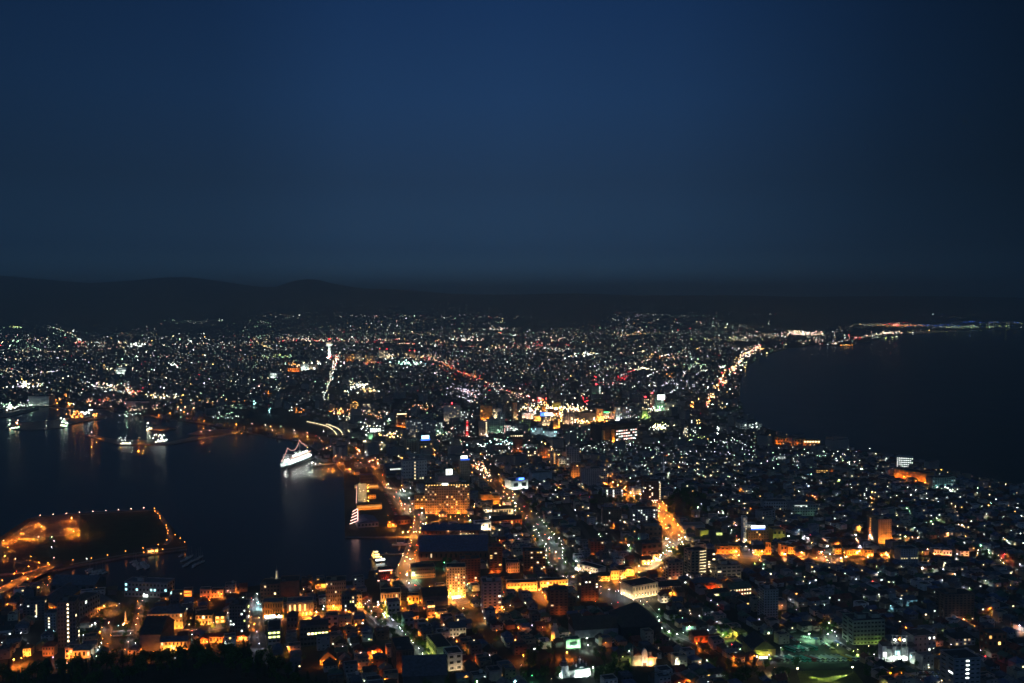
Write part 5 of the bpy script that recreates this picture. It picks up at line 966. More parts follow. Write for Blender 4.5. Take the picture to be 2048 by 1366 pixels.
# the bright row beside the tram street and the corner by the crossing
bld('school', 'long cream wall glowing amber beside the tall white street lamp', 'school', 1014, 1184, 1074, 1182, 1166, 12, 'cream', 'flat', 'dark', 2, 9, .1, 'h', (1, 2), (.4, .4), flood=((6, 'y', 260),), lm='the glowing cream wall')
bld('school', 'amber-lit long block with shop windows behind the slim brown tower', 'shop', 1080, 1180, 1136, 1177, 1162, 12, 'cream', 'flat', 'dark', 2, 9, .3, 'h', (2, 4), (.5, .45), flood=((6, 'y', 280),))
bld('store', 'wedge-shaped white-sided store at the boulevard corner', 'shop', 1154, 1140, 1196, 1152, 1133, 14, 'white', 'flat', 'dark', 2, 8, .15, 'h', (2, 4), (.4, .4), flood=((3, 'h', 60), (3, 'w', 160, 4, 'l')), lm='the wedge-shaped store')
for a, y0, bb, yt, lab in ((1196, 1163, 1220, 1150, 'low amber-lit shop front by the tram street bend'), (1222, 1160, 1238, 1143, 'orange-lit three-storey house at the tram street bend'), (1240, 1155, 1250, 1137, 'narrow orange-lit house in the bend'), (1251, 1152, 1268, 1140, 'orange-lit corner house with bright shop windows in the bend'), (1284, 1130, 1304, 1118, 'orange-lit building on the approach to the crossing'), (1306, 1124, 1320, 1110, 'tall lit house right at the bright crossing')):
    bld('shop_house', lab, 'shop house', a, y0, bb, y0 - 1, yt, 11, 'cream', 'flat' if a % 4 else 'gable', 'dark', 2, 3, .25, 'yh', (2, 5), flood=((2, 'y' if a % 3 else 'o', 260),), group='lit houses at the tram street bend')
# ---- downtown blocks
D_ = [(961, 843, 985, 812, 'hotel', 'orange-lit ten-storey hotel with one bright edge', 'ochre', 8, 5, .1, 'y', 'y', 160), (986, 836, 1004, 818, 'office_building', 'white-columned office with a lit stair beside the orange hotel', 'white', 6, 4, .35, 'h', 'h', 40),
      (1027, 838, 1034, 806, 'tower', 'slender white-lit tower behind the downtown hotels', 'tan', 5, 1, .3, 'h', 'h', 60), (1045, 838, 1068, 826, 'department_store', 'glittering pink and white store front in the town centre', 'white', 5, 8, .9, 'kw', 'k', 90),
      (1068, 842, 1083, 832, 'department_store', 'bright amber store beside the glittering pink one', 'cream', 3, 5, .4, 'y', 'y', 260), (1084, 851, 1103, 833, 'office_building', 'pale block below the blue town-centre sign', 'pale', 5, 6, .3, 'h', 'h', 50),
      (1104, 857, 1120, 835, 'hotel', 'amber-lit block next to the blue town-centre sign', 'cream', 7, 4, .4, 'y', 'y', 240), (1083, 828, 1092, 813, 'office_building', 'small orange block above the blue sign', 'ochre', 4, 2, .1, 'y', 'y', 160),
      (1098, 832, 1118, 820, 'hotel', 'reddish block with a round rooftop lamp', 'brick', 3, 5, .1, 'y', 'y', 60), (1106, 820, 1122, 806, 'office_building', 'yellowish-green slab standing over the town centre', 'ochre', 5, 5, .05, 'l', 'l', 60),
      (1128, 848, 1150, 827, 'hotel', 'pinkish slab lit from its foot in the town centre', 'pink', 8, 5, .02, 'h', 'h', 60), (1160, 844, 1192, 826, 'department_store', 'wide tan block east of the pinkish slab', 'tan', 5, 10, .03, 'h', 'h', 30),
      (1193, 843, 1206, 818, 'department_store', 'blazing amber corner tower of the eastern store', 'cream', 6, 3, .2, 'y', 'y', 420), (1206, 838, 1229, 823, 'department_store', 'store with rows of lit windows under a green sign', 'tan', 5, 8, .75, 'hk', 'y', 40),
      (1231, 842, 1240, 816, 'office_building', 'white-lit slim slab beside the eastern store', 'white', 7, 2, .05, 'w', 'w', 90), (1241, 838, 1262, 814, 'office_building', 'grey block with violet-white windows east of the slim slab', 'grey', 6, 6, .15, 'pw', 'w', 10),
      (887, 843, 921, 811, 'apartment_building', 'large grey octagonal-looking apartment tower with a red beacon', 'pale', 11, 10, .10, 'h', 'h', 26), (921, 842, 937, 823, 'apartment_building', 'grey wing with dotted windows beside the beacon tower', 'grey', 7, 5, .3, 'w', 'w', 12),
      (860, 868, 885, 845, 'office_building', 'pale office block with rows of white windows west of the red-lit stair', 'pale', 6, 7, .25, 'w', 'g', 30), (931, 872, 938, 840, 'office_building', 'narrow block outlined by a red and white lit stair', 'brick', 10, 1, .95, 'kr', 'r', 30),
      (940, 874, 957, 852, 'office_building', 'black glassy block beside the red-lit stair', 'black', 5, 4, .03, 'w', 'w', 0), (958, 872, 975, 844, 'office_building', 'brown-grey slab with a bright stair edge', 'pink', 9, 4, lambda i, j: j == 3, 'h', 'h', 16),
      (976, 866, 998, 840, 'office_building', 'wide grey slab with a plain front near the stair-edged slab', 'grey', 7, 6, .04, 'w', 'g', 30), (997, 862, 1010, 826, 'office_building', 'tall pale slab with a slanted top', 'pale', 9, 3, .03, 'w', 'g', 26),
      (1008, 867, 1022, 851, 'office_building', 'block striped with slanting rows of pink-white lights', 'dkgrey', 6, 5, .8, 'kw', 'k', 0), (1024, 864, 1042, 853, 'office_building', 'pale low block beside the slanted stripes', 'white', 3, 6, .2, 'w', 'w', 50),
      (1043, 862, 1062, 840, 'office_building', 'dark grey block with a lime-lit edge', 'green', 6, 5, .05, 'l', 'l', 24), (1062, 873, 1085, 856, 'office_building', 'pale blue-lit long block beneath the town-centre sign', 'blue', 4, 9, .12, 'c', 'w', 90),
      (1086, 874, 1114, 862, 'office_building', 'lower pale blue-lit wing with a tower end', 'blue', 3, 9, .15, 'c', 'w', 60), (1012, 882, 1046, 866, 'office_building', 'dark stepped block with strips of white windows', 'black', 4, 8, lambda i, j: i == 2 and j > 1, 'h', 'w', 0),
      (995, 920, 1012, 900, 'apartment_building', 'dark apartment block dotted with white windows near the green roadway', 'dkgrey', 7, 6, .4, 'hw', 'w', 0), (1026, 905, 1045, 878, 'office_building', 'brown block lit orange at one lower corner', 'brown', 7, 5, .03, 'o', 'o', 40),
      (1055, 930, 1072, 902, 'apartment_building', 'brown apartment slab with white stair dots', 'brown', 8, 4, .3, 'h', 'y', 40), (1075, 922, 1100, 896, 'apartment_building', 'greyish slab lit orange from the street below', 'tan', 8, 6, .06, 'h', 'o', 70),
      (1102, 935, 1116, 905, 'apartment_building', 'slim slab with an orange-lit stair column', 'pink', 9, 3, lambda i, j: j == 1, 'y', 'o', 60), (1118, 936, 1140, 918, 'office_building', 'round-cornered white block beside the orange street', 'white', 4, 4, .05, 'h', 'h', 70),
      (1133, 938, 1158, 898, 'apartment_building', 'tall unlit slab with a few white dots in mid town', 'pink', 11, 5, .06, 'w', 'w', 4), (1142, 958, 1162, 930, 'apartment_building', 'orange-edged slab standing before the tall unlit one', 'tan', 8, 4, .12, 'y', 'y', 60),
      (1284, 826, 1298, 798, 'apartment_building', 'dark tower with lit window columns under a red sign', 'dkgrey', 9, 4, .35, 'h', 'h', 0), (1300, 818, 1310, 790, 'apartment_building', 'slim dark tower topped by a red-lit sign', 'brown', 9, 3, .2, 'h', 'r', 20),
      (1311, 822, 1328, 800, 'office_building', 'green-white lit block with a glowing white roof panel', 'green', 6, 6, .25, 'gw', 'g', 160), (1330, 822, 1352, 806, 'office_building', 'dim grey block beside the green-white lit one', 'grey', 4, 6, .1, 'h', 'h', 30),
      (1284, 836, 1297, 821, 'office_building', 'lime-lit cube-like block among dark roofs', 'green', 4, 4, .1, 'l', 'l', 90), (1183, 792, 1202, 772, 'office_building', 'green-grey slab with a bright stair edge and red roof lamps', 'green', 7, 4, lambda i, j: j == 3, 'w', 'g', 20),
      (1366, 875, 1376, 850, 'apartment_building', 'dark tower with a grid of white windows by the shore quarter', 'dkgrey', 9, 4, .45, 'hw', 'w', 0), (1378, 874, 1392, 840, 'apartment_building', 'taller dark tower with window columns by the shore quarter', 'dkgrey', 10, 4, .3, 'w', 'w', 0),
      (1436, 820, 1446, 801, 'apartment_building', 'dark tower near the highway bend', 'dkgrey', 8, 3, .25, 'h', 'w', 0), (1480, 858, 1524, 848, 'school', 'long pale school roof near the right-hand shore', 'pale', 2, 10, .03, 'w', 'w', 10), (760, 866, 770, 845, 'hotel', 'dark block near the station yard with white dots', 'dkgrey', 7, 4, .2, 'w', 'w', 0),
      (700, 828, 714, 808, 'office_building', 'block with gold-lit window rows beyond the rail yard', 'brown', 6, 5, .6, 'y', 'o', 40), (726, 828, 742, 808, 'apartment_building', 'grey tower dotted with windows beyond the rail yard', 'grey', 7, 6, .35, 'h', 'w', 0),
      (57, 812, 98, 793, 'silo', 'row of tall pale grain silos on the wharf', 'pale', 1, 1, 0, 'h', 'w', 20), (252, 814, 298, 803, 'warehouse', 'long pale dockside warehouse beyond the harbour', 'pale', 1, 8, .02, 'h', 'o', 10), (232, 748, 252, 735, 'shopping_centre', 'white shopping block with a glowing tower far inland', 'white', 3, 5, .4, 'w', 'w', 120),
      (575, 744, 600, 736, 'shopping_centre', 'far store with an orange-lit front', 'tan', 2, 6, .6, 'o', 'o', 90), (601, 740, 616, 728, 'shopping_centre', 'far store with two white-lit upright panels', 'white', 3, 3, .5, 'w', 'w', 200), (617, 740, 632, 730, 'shopping_centre', 'far pale store beside the lit panels', 'pale', 3, 3, .2, 'w', 'h', 60),
      (758, 716, 776, 700, 'apartment_building', 'far twin-beacon tower with red roof lamps', 'pale', 8, 6, .35, 'h', 'h', 40), (818, 715, 831, 703, 'hotel', 'far tan slab east of the twin-beacon tower', 'tan', 6, 4, .05, 'h', 'h', 40), (711, 722, 724, 707, 'apartment_building', 'far pale slab near the white tower', 'pale', 8, 4, .2, 'h', 'h', 40),
      (730, 728, 750, 710, 'hotel', 'far cream block lit amber at its foot', 'cream', 7, 6, .1, 'y', 'y', 40), (690, 722, 706, 708, 'apartment_building', 'far amber-lit block beside the straight avenue', 'tan', 6, 5, .2, 'y', 'y', 50), (540, 756, 562, 746, 'shopping_centre', 'far brilliant white low store', 'white', 2, 5, .6, 'w', 'w', 160)]
for (a, yb, bb, yt, nm, lab, wl, fl, co, lit, lc, fc, fs) in D_:
    P = G((a + bb) / 2, yb); dd = P.length
    n = 2 if bb - a < 25 else 3
    # far floods are as strong as they look in the photograph
    r_ = bld(nm, lab, nm.replace('_building', '').replace('_', ' '), a, yb, bb, yb - .3, yt, max(14, (bb - a) * dd / FOC * .7), wl, 'flat', 'dark', fl, co, lit, lc, (1.5, 4), (.5, .45), flood=((n, fc, fs * (3.4 if fc in 'yoh' else 2.6), 7),) if fs else (), dark=dd < 2600, pent=1 if dd < 2600 else 0)
    if 'red beacon' in lab or 'red roof' in lab or 'red sign' in lab or 'twin-beacon' in lab or 'red-lit sign' in lab:
        for t in ((.5,) if 'beacon tower' not in lab else (.1, .9)):
            link('beacon', win_mesh(glow('r', 30)), r_[0], (r_[1] * t, 3, r_[2] + 6), 0, (2.5, 2.5, 2.5))
    if 'below the blue' in lab:
        link('sign', win_mesh(glow('b', 4)), r_[0], (r_[1] * .2, 0, r_[2] + 6), 0, (18, 1, 9)); link('sign', win_mesh(glow('w', 4)), r_[0], (r_[1] * .7, 0, r_[2] + 6), 0, (22, 1, 7))
    if 'green sign' in lab: link('sign', win_mesh(glow('e', 3)), r_[0], (r_[1] * .3, -.6, r_[2] - 2), 0, (16, .6, 3))
    if 'white roof panel' in lab: link('sign', win_mesh(glow('w', 8)), r_[0], (r_[1] * .65, 0, r_[2] + 8), 0, (22, 1, 14))
    if 'round rooftop lamp' in lab: link('roof_lamp', win_mesh(glow('h', 9)), r_[0], (r_[1] * .7, 0, r_[2] + 4), 0, (8, 1, 6))
for ph, px, py in (('the town-centre blue sign', 1093, 851), ('the beacon tower', 904, 843), ('the eastern store', 1200, 843), ('the shore-quarter towers', 1378, 874), ('the red-lit stair block', 934, 870), ('the mid-town unlit slab', 1145, 938)):
    P = G(px, py); LM.append((ph, P.x, P.y))

# ---- the dark civic hall with two amber-lit flanking walls
r_ = bld('civic_centre', 'broad dark civic hall with two amber-lit pillars and rows of white windows', 'hall', 1203, 886, 1274, 878, 848, 40, 'black', 'flat', 'dark', 6, 15, lambda i, j: j > 5 and i < 4 and (i + j) % 7 != 0, 'kw', (2, 4), (.7, .4), lm='the dark civic hall')
for t in (.035, .30):
    b = MB(); b.box(r_[1] * t - 3.4, r_[1] * t + 3.4, -4, -.1, -1, r_[2] * .72, WM('ochre')); b.build('pillar', r_[0])
    for k in (-1, 1):
        link('floodlight', flood_mesh('y', 420), r_[0], (r_[1] * t + 1.4 * k, -7.0, .1))
# ---- shore buildings
bld('hospital', 'long orange-lit seaside building with a row of white windows', 'building', 1549, 888, 1606, 893, 877, 20, 'ochre', 'flat', 'dark', 2, 10, .02, 'y', 3.0, flood=((6, 'o', 90, 5),), lm='the orange seaside building')
bld('hospital', 'eastern wing of the orange-lit seaside building with five white windows', 'building', 1607, 892, 1640, 892, 881, 20, 'ochre', 'flat', 'dark', 2, 6, lambda i, j: i == 1, 'h', 5.0, (.6, .4), flood=((4, 'o', 60, 5),))
bld('sports_hall', 'long orange-lit wall near the strait shore', 'building', 1789, 955, 1853, 966, 943, 24, 'ochre', 'flat', 'dark', 0, 0, flood=((7, 'o', 130, 5),), lm='the orange strait-side wall')
bld('school', 'teal-grey block with rows of dim windows on the strait shore', 'school', 1865, 977, 1911, 975, 956, 20, 'green', 'flat', 'dark', 5, 10, .25, 'cw', (.6, 1.4), (.5, .4), flood=((2, 'c', 30),), lm='the teal strait-side block')
bld('apartment_building', 'apartment block with a full grid of white gallery lights above the strait', 'apartments', 1793, 934, 1826, 936, 915, 14, 'pale', 'flat', 'grey', 5, 9, .93, 'w', (2, 3), (.55, .35), lm='the white gallery-lit block')
bld('apartment_building', 'low block with gold-lit galleries amid dark houses', 'apartments', 1632, 950, 1656, 950, 940, 12, 'brown', 'flat', 'dark', 3, 5, .85, 'y', (1, 2), (.7, .35), lm='the gold-galleried block')
bld('apartment_building', 'white-windowed block with a lamp at its corner', 'apartments', 1556, 923, 1571, 923, 913, 12, 'pale', 'flat', 'grey', 3, 4, .9, 'w', (1, 2), (.6, .4))
bld('school', 'large grey school block with a slanting glazed roof light', 'school', 1584, 1032, 1636, 1031, 1010, 22, 'grey', 'flat', 'grey', 4, 10, .05, 'w', (1, 2), strip=((.1, .5, .92, .98, 'w', 1.2),), flood=((2, 'g', 16),), lm='the grey school with a roof light')
bld('school', 'long grey school wing with a dark flat roof', 'school', 1527, 1022, 1576, 1022, 1004, 20, 'pale', 'flat', 'dark', 3, 10, .02, 'w', (1, 2))
bld('school', 'grey school stair block with pale lit windows', 'school', 1524, 1044, 1550, 1040, 1022, 14, 'grey', 'flat', 'dark', 4, 4, .35, 'h', (1, 2.5))
bld('apartment_building', 'grey tower with white stair lights in the dark eastern houses', 'apartments', 1727, 1005, 1742, 1005, 976, 12, 'dkgrey', 'flat', 'dark', 9, 4, .3, 'w', (2, 4))
bld('church', 'pale church with a white-lit slender spire', 'church', 1318, 962, 1333, 961, 950, 14, 'grey', 'gable', 'dark', 1, 3, .1, 'h', lm='the white-spired church')
b = MB(); P = G(1327, 958); b.cyl((0, 0, 0), (0, 0, 26), 2.6, 1.6, WM('white'), 4); b.cyl((0, 0, 26), (0, 0, 44), 2.2, .1, WM('white'), 4)
t_ = thing('church_spire', P); b.build('tower', t_); link('floodlight', flood_mesh('w', 900), t_, (0, -6, .1)); tag(t_, 'slender white floodlit spire beside the pale church', 'spire')

# ---- white domed church
P = G(1124, 1357); P1 = G(1181, 1352)
yaw = math.atan2((P1 - P).y, (P1 - P).x); wd = (P1 - P).length
t_ = thing('orthodox_church', P, yaw); wm, rg = WM('white'), RM('green'); s_ = wd / 57.0 * 1.0
U = lambda v: v * s_
b = MB(); b.box(U(0), U(13), 0, U(13), -4, U(22), wm); b.box(U(13), U(26), U(1), U(12), -4, U(13), wm); b.box(U(24), U(52), U(-2), U(16), -4, U(15), wm); b.box(U(52), U(58), U(3), U(11), -4, U(12), wm)
# round-headed gables on the long walls
for cx, y in ((38, -2.2), (7, -.3)):
    k = 7.5 if cx > 20 else 5.5
    pts = [(U(cx + k * math.cos(a)), U(y), U((13 if cx > 20 else 7) + k * .8 * math.sin(a))) for a in [math.pi * i / 12 for i in range(13)]]
    b.face(list(reversed(pts)), wm)
b.build('wall', t_)
b = MB()
b.lathe([(U(7.8), U(22)), (U(7.4), U(24)), (U(5.6), U(25)), (U(4.8), U(31)), (U(4.9), U(31.4)), (U(0.5), U(41)), (U(.3), U(43))], RM('slate'), 8, (U(6.5), U(6.5), 0)); b.build('bell_tower_spire', t_)
b = MB(); b.lathe([(U(7.2), U(12)), (U(7.3), U(22.2)), (U(5.3), U(23)), (U(5.0), U(30))], wm, 8, (U(6.5), U(6.5), 0)); b.build('bell_tower', t_)
b = MB(); b.gable(U(23), U(53), U(-3), U(17), U(15.1), U(7.5), rg, .3, 'x', U(11)); b.gable(U(12.5), U(24), U(.5), U(12.5), U(13.1), U(4), rg, .2, 'x'); b.gable(U(52), U(58.5), U(2.5), U(11.5), U(12.1), U(2.5), rg, .2, 'x', U(3)); b.build('roof', t_)
def onion(cx, cy, z, r, hh):
    b = MB(); b.lathe([(r * .62, 0), (r * .62, hh * .42), (r * .5, hh * .45), (r, hh * .60), (r * .9, hh * .7), (r * .35, hh * .84), (r * .08, hh * .95), (r * .06, hh * 1.2)], wm, 12, (cx, cy, z))
    b.box(cx - r * .35, cx + r * .35, cy - .06, cy + .06, z + hh * 1.08, z + hh * 1.12, wm)
    o = b.build('cupola', t_)
    for p in o.data.polygons: p.use_smooth = True
onion(U(38), U(7), U(21), U(3.0), U(12)); onion(U(28.5), U(1), U(16.5), U(1.7), U(8)); onion(U(48.5), U(1), U(16.5), U(1.7), U(8)); onion(U(28.5), U(14), U(17), U(1.7), U(8)); onion(U(47.5), U(14), U(17), U(1.7), U(8))
for cx in (6.5, 31, 38, 45):
    for k in range(1 if cx != 6.5 else 2):
        link('window', win_mesh(m_glass), t_, (U(cx), U(-2.1 if cx > 20 else -.05), U(7 + 9 * k)), 0, (U(1.4), .2, U(4)))
link('door', win_mesh(mat('dark_wood', (.06, .035, .02), .7)), t_, (U(18), U(.95), U(2.4)), 0, (U(2.4), .2, U(4.6)))
for i in range(6): link('floodlight', flood_mesh('w', 130), t_, (U(2 + 11 * i), U(-8), terrain(P.x, P.y) - P.z - .6))
for i in range(2): link('floodlight', flood_mesh('w', 90), t_, (U(-6), U(2 + 8 * i), 0), -math.pi / 2)
for x in (2, 18, 34): link('floodlight', flood_mesh('w', 1300), t_, (U(x), U(-26), terrain(P.x, P.y) - P.z))
tag(t_, 'floodlit white church with green roofs, onion cupolas and a grey spire', 'church'); LM.append(('the white domed church', P.x + 12, P.y + 8)); FOOT.append((P.x + wd / 2, P.y + 6, wd * .62))
# ---- cream church with an arched white front
P = G(1264, 1332); t_ = thing('church', P, .12); s_ = 52 * (P.y / FOC) / 52.0
wm = WM('cream'); b = MB()
b.box(U(0), U(52), U(6), U(24), -4, U(14), wm); b.box(U(4), U(20), 0, U(20), -4, U(22), wm); b.box(U(34), U(44), U(0), U(12), -4, U(16), wm); b.build('wall', t_)
pts = [(U(20), 0, 0), (U(32), 0, 0), (U(32), 0, U(24)), (U(31), 0, U(29)), (U(29), 0, U(33)), (U(26), 0, U(36)), (U(23), 0, U(33)), (U(21), 0, U(29)), (U(20), 0, U(24))]
b = MB(); f0 = [(x, U(-2), z) for x, y, z in pts]; f1 = [(x, U(3), z) for x, y, z in pts]
b.face(f0, WM('white')); b.face(list(reversed(f1)), WM('white'))
for i in range(len(pts)):
    j = (i + 1) % len(pts); b.face([f0[j], f0[i], f1[i], f1[j]], WM('white'))
b.build('arched_front', t_)
b = MB(); b.box(U(25.6), U(26.4), U(-2.3), U(-2.02), U(11), U(19), m_metal); b.box(U(24), U(28), U(-2.3), U(-2.05), U(15.6), U(16.4), m_metal); b.build('cross', t_)
link('door', win_mesh(mat('dark_wood', (.06, .035, .02), .7)), t_, (U(26), U(-2.05), U(3)), 0, (U(8), .15, U(6)))
b = MB(); b.gable(U(3), U(21), U(-1), U(21), U(22.1), U(8), RM('red'), .3, 'y'); b.gable(U(21), U(54), U(5), U(25), U(14.1), U(9), RM('brown'), .3, 'x'); b.gable(U(33.5), U(44.5), U(-.5), U(12.5), U(16.1), U(6), RM('red'), .2, 'y'); b.build('roof', t_)
b = MB(); b.cyl((U(2), U(2), -3), (U(2), U(2), U(30)), U(1.6), U(1.3), wm, 8); b.cyl((U(2), U(2), U(30)), (U(2), U(2), U(42)), U(1.6), .05, wm, 8); b.build('turret', t_)
b = MB(); b.cyl((U(38), U(3), 0), (U(38), U(3), U(27)), U(3.6), U(3.4), wm, 8); b.cyl((U(38), U(3), U(27)), (U(38), U(3), U(29)), U(3.8), U(2), RM('red'), 8); b.build('lantern_tower', t_)
for i in range(4): link('floodlight', flood_mesh('h', 60), t_, (U(6 + 12 * i), U(-9), 0))
link('floodlight', flood_mesh('y', 300), t_, (U(38), U(-6), .1))
tag(t_, 'cream church with a white arched front, dark cross and red roofs', 'church'); LM.append(('the arched-front cream church', P.x + 12, P.y + 8)); FOOT.append((P.x + U(26), P.y + U(10), U(30)))
# ---- small chapel tower
P = G(1110, 1281); t_ = thing('chapel_tower', P); b = MB(); b.lathe([(3.6, -3), (3.6, 9), (3.9, 9.2), (2.6, 9.6), (2.5, 14), (2.8, 14.3), (1.7, 15), (1.6, 17.5)], WM('pale'), 8, (0, 0, 0)); b.build('tower', t_)
b = MB(); b.lathe([(1.9, 17.4), (1.5, 18.6), (.1, 23)], RM('green'), 8); b.build('spire', t_)
link('floodlight', flood_mesh('y', 420), t_, (-6, -3, .2), -1.2); tag(t_, 'small amber-lit chapel tower with a pointed green cap', 'chapel'); LM.append(('the amber-lit chapel tower', P.x, P.y)); FOOT.append((P.x, P.y, 6))
# ---- brilliant white station with an open steel frame
P = G(1765, 1326); t_ = thing('cable_car_station', P, -.03); s_ = P.y / FOC
wm = WM('white'); b = MB()
b.box(U(0), U(9), U(2), U(26), -3, U(34), wm); b.box(U(22), U(34), U(6), U(26), -3, U(34), wm); b.box(U(40), U(54), U(6), U(26), -3, U(30), wm); b.box(U(56), U(68), U(4), U(24), -3, U(22), wm); b.box(U(9), U(22), U(9), U(26), -3, U(26), wm); b.box(U(34), U(40), U(10), U(26), -3, U(24), wm); b.build('wall', t_)
b = MB()
for x in (20, 29, 38, 48):
    b.box(U(x), U(x + 1.3), U(3), U(4.3), U(-2), U(56), m_trim)
for z in (40, 48, 55): b.box(U(18.5), U(50.5), U(2.8), U(4.4), U(z), U(z + 1.2), m_trim)
b.build('steel_frame', t_)
b = MB(); b.box(U(-.5), U(69), U(1.5), U(26.5), U(34.2), U(35), RM('dark')); b.build('roof', t_)
for (x, z, w_, h_, c, s) in ((22, 4, 10, 9, 'w', 8), (34, 4, 8, 8, 'w', 9), (43, 5, 10, 8, 'w', 6), (29, 16, 8, 7, 'c', 3), (57, 10, 6, 5, 'c', 4), (64, 11, 6, 5, 'c', 4), (2, 14, 6, 9, 'w', 3)):
    link('window', win_mesh(glow(c, s)), t_, (U(x + 3), U(1.3 if x < 9 else 3.6 if x > 55 else 5.6), U(z + 3)), 0, (U(w_), .3, U(h_)))
for x in (25, 43): link('lamp_head', win_mesh(glow('w', 60)), t_, (U(x), U(1.6), U(47)), 0, (U(2.4), U(1), U(2.4)))
for i in range(5): link('floodlight', flood_mesh('w', 30), t_, (U(4 + 13 * i), U(-5), .3))
tag(t_, 'brilliant white stepped building with an open steel frame and twin lamps', 'station'); LM.append(('the brilliant white steel-framed station', P.x + 15, P.y + 8)); FOOT.append((P.x + U(34), P.y + U(10), U(38)))
b = MB(); P = G(1833, 1330); t_ = thing('display_box', P, .6); b.box(0, 7, 0, 7, -1, 7, WM('pale')); b.build('wall', t_, (0, 0, 0)); b = MB(); b.gable(0, 7, 0, 7, 7.05, 2.6, RM('pale'), .3); b.build('roof', t_); link('floodlight', flood_mesh('h', 120), t_, (3, -4, 0)); link('window', win_mesh(m_glass), t_, (3.5, -.05, 3.5), 0, (3, .2, 2.4)); tag(t_, 'small pale turned pavilion in front of the four-window block', 'pavilion')
# ---- island pavilion, park monument, waterfront tower
bld('pavilion', 'low glowing pavilion on the island shore', 'pavilion', 293, 1106, 316, 1104, 1100, 8, 'cream', 'flat', 'dark', 1, 8, .9, 'hl', 2.0, (.75, .6), flood=((3, 'y', 90),), lm='the glowing island pavilion')
P = G(251, 1246); t_ = thing('monument', P); b = MB(); b.box(-3, 3, -3, 3, -.5, 1.2, m_path); b.box(-1.8, 1.8, -1.8, 1.8, 1.2, 2.2, m_path); b.build('plinth', t_); b = MB(); b.cyl((0, 0, 2.2), (0, 0, 11), 1.1, .55, WM('white'), 4); b.cyl((0, 0, 11), (0, 0, 12.4), .55, .02, WM('white'), 4); b.build('obelisk', t_)
for k in range(3): link('floodlight', flood_mesh('y', 300), t_, (2.6 * math.sin(k * 2.1 + 3.14), 4.5 * -math.cos(k * 2.1), .1), k * 1.2 - 1.2)
tag(t_, 'small lit obelisk in the middle of the monument park', 'monument'); LM.append(('the lit obelisk', P.x, P.y))
slab('lawn', [(G(x, y).x, G(x, y).y) for x, y in ((226, 1264), (240, 1214), (277, 1214), (268, 1262))], terrain(*G(250, 1240)[:2]) + .12, m_grass, .3, 'square lawn of the monument park')
for yy in (1262, 1271):
    P0, P1 = G(226, yy + 2), G(266, yy); b = MB()
    for k in range(26):
        q = P0.lerp(P1, k / 25); b.obox((q.x, q.y, terrain(q.x, q.y)), .5, .5, 1.1, 0, m_trim)
    b.obox(((P0.x + P1.x) / 2, (P0.y + P1.y) / 2, terrain(P0.x, P0.y) + .9), (P1 - P0).length, .25, .2, math.atan2((P1 - P0).y, (P1 - P0).x), m_trim)
    tag(b.build('fence'), 'pale post fence along the %s edge of the plaza below the monument park' % ('upper' if yy < 1265 else 'lower'), 'fence')
P = G(554, 1175); t_ = thing('lantern_tower', P); t_.location.z = LZ; hb = top(P, 1168); ht = top(P, 1141)
b = MB(); b.box(-4, 4, -4, 4, 0, hb - LZ, WM('brown')); b.build('base', t_); b = MB(); b.cyl((0, 0, hb - LZ), (0, 0, ht - LZ), 1.9, 1.4, WM('white'), 8); b.build('shaft', t_); b = MB(); b.cyl((0, 0, ht - LZ), (0, 0, ht - LZ + 7), .3, .1, m_metal, 6); b.lathe([(1.6, ht - LZ), (1.2, ht - LZ + 1.6), (.2, ht - LZ + 2.4)], RM('dark'), 8); b.build('mast', t_)
link('floodlight', flood_mesh('h', 500), t_, (0, -4.2, hb - LZ)); link('floodlight', flood_mesh('h', 300), t_, (-4.2, -2, hb - LZ), -1.2); tag(t_, 'slim white-lit lantern tower with a mast behind the old brown block', 'tower')
# ---- far white observation tower
P = G(659, 716); t_ = thing('observation_tower', P); H_ = top(P, 683) - P.z
b = MB(); b.lathe([(13, 0), (9, 8), (7.5, H_ * .3), (7, H_ * .72)], WM('white'), 5); b.build('shaft', t_)
b = MB(); b.lathe([(7, H_ * .72), (18, H_ * .83), (19, H_ * .95), (16, H_)], WM('white'), 10); b.lathe([(16, H_), (.5, H_ * 1.02)], RM('grey'), 10); b.build('observation_deck', t_)
b = MB(); b.cyl((0, 0, H_), (0, 0, H_ * 1.14), 1.6, .4, m_metal, 6); b.build('mast', t_)
link('beacon', win_mesh(glow('r', 24)), t_, (0, 0, H_ * 1.15), 0, (4, 4, 4)); link('beacon', win_mesh(glow('r', 18)), t_, (-3, -15, 4), 0, (11, 4, 7)); link('beacon', win_mesh(glow('r', 10)), t_, (12, -12, 6), 0, (5, 3, 4))
for k in range(4):
    f = flood_mesh('w', 9000); link('floodlight', f, t_, (-12 + 8 * k, -26, .2))
link('window_band', win_mesh(glow('h', 2)), t_, (0, -17.6, H_ * .9), 0, (26, 2, 5))
tag(t_, 'far white five-sided observation tower with red beacons', 'tower')
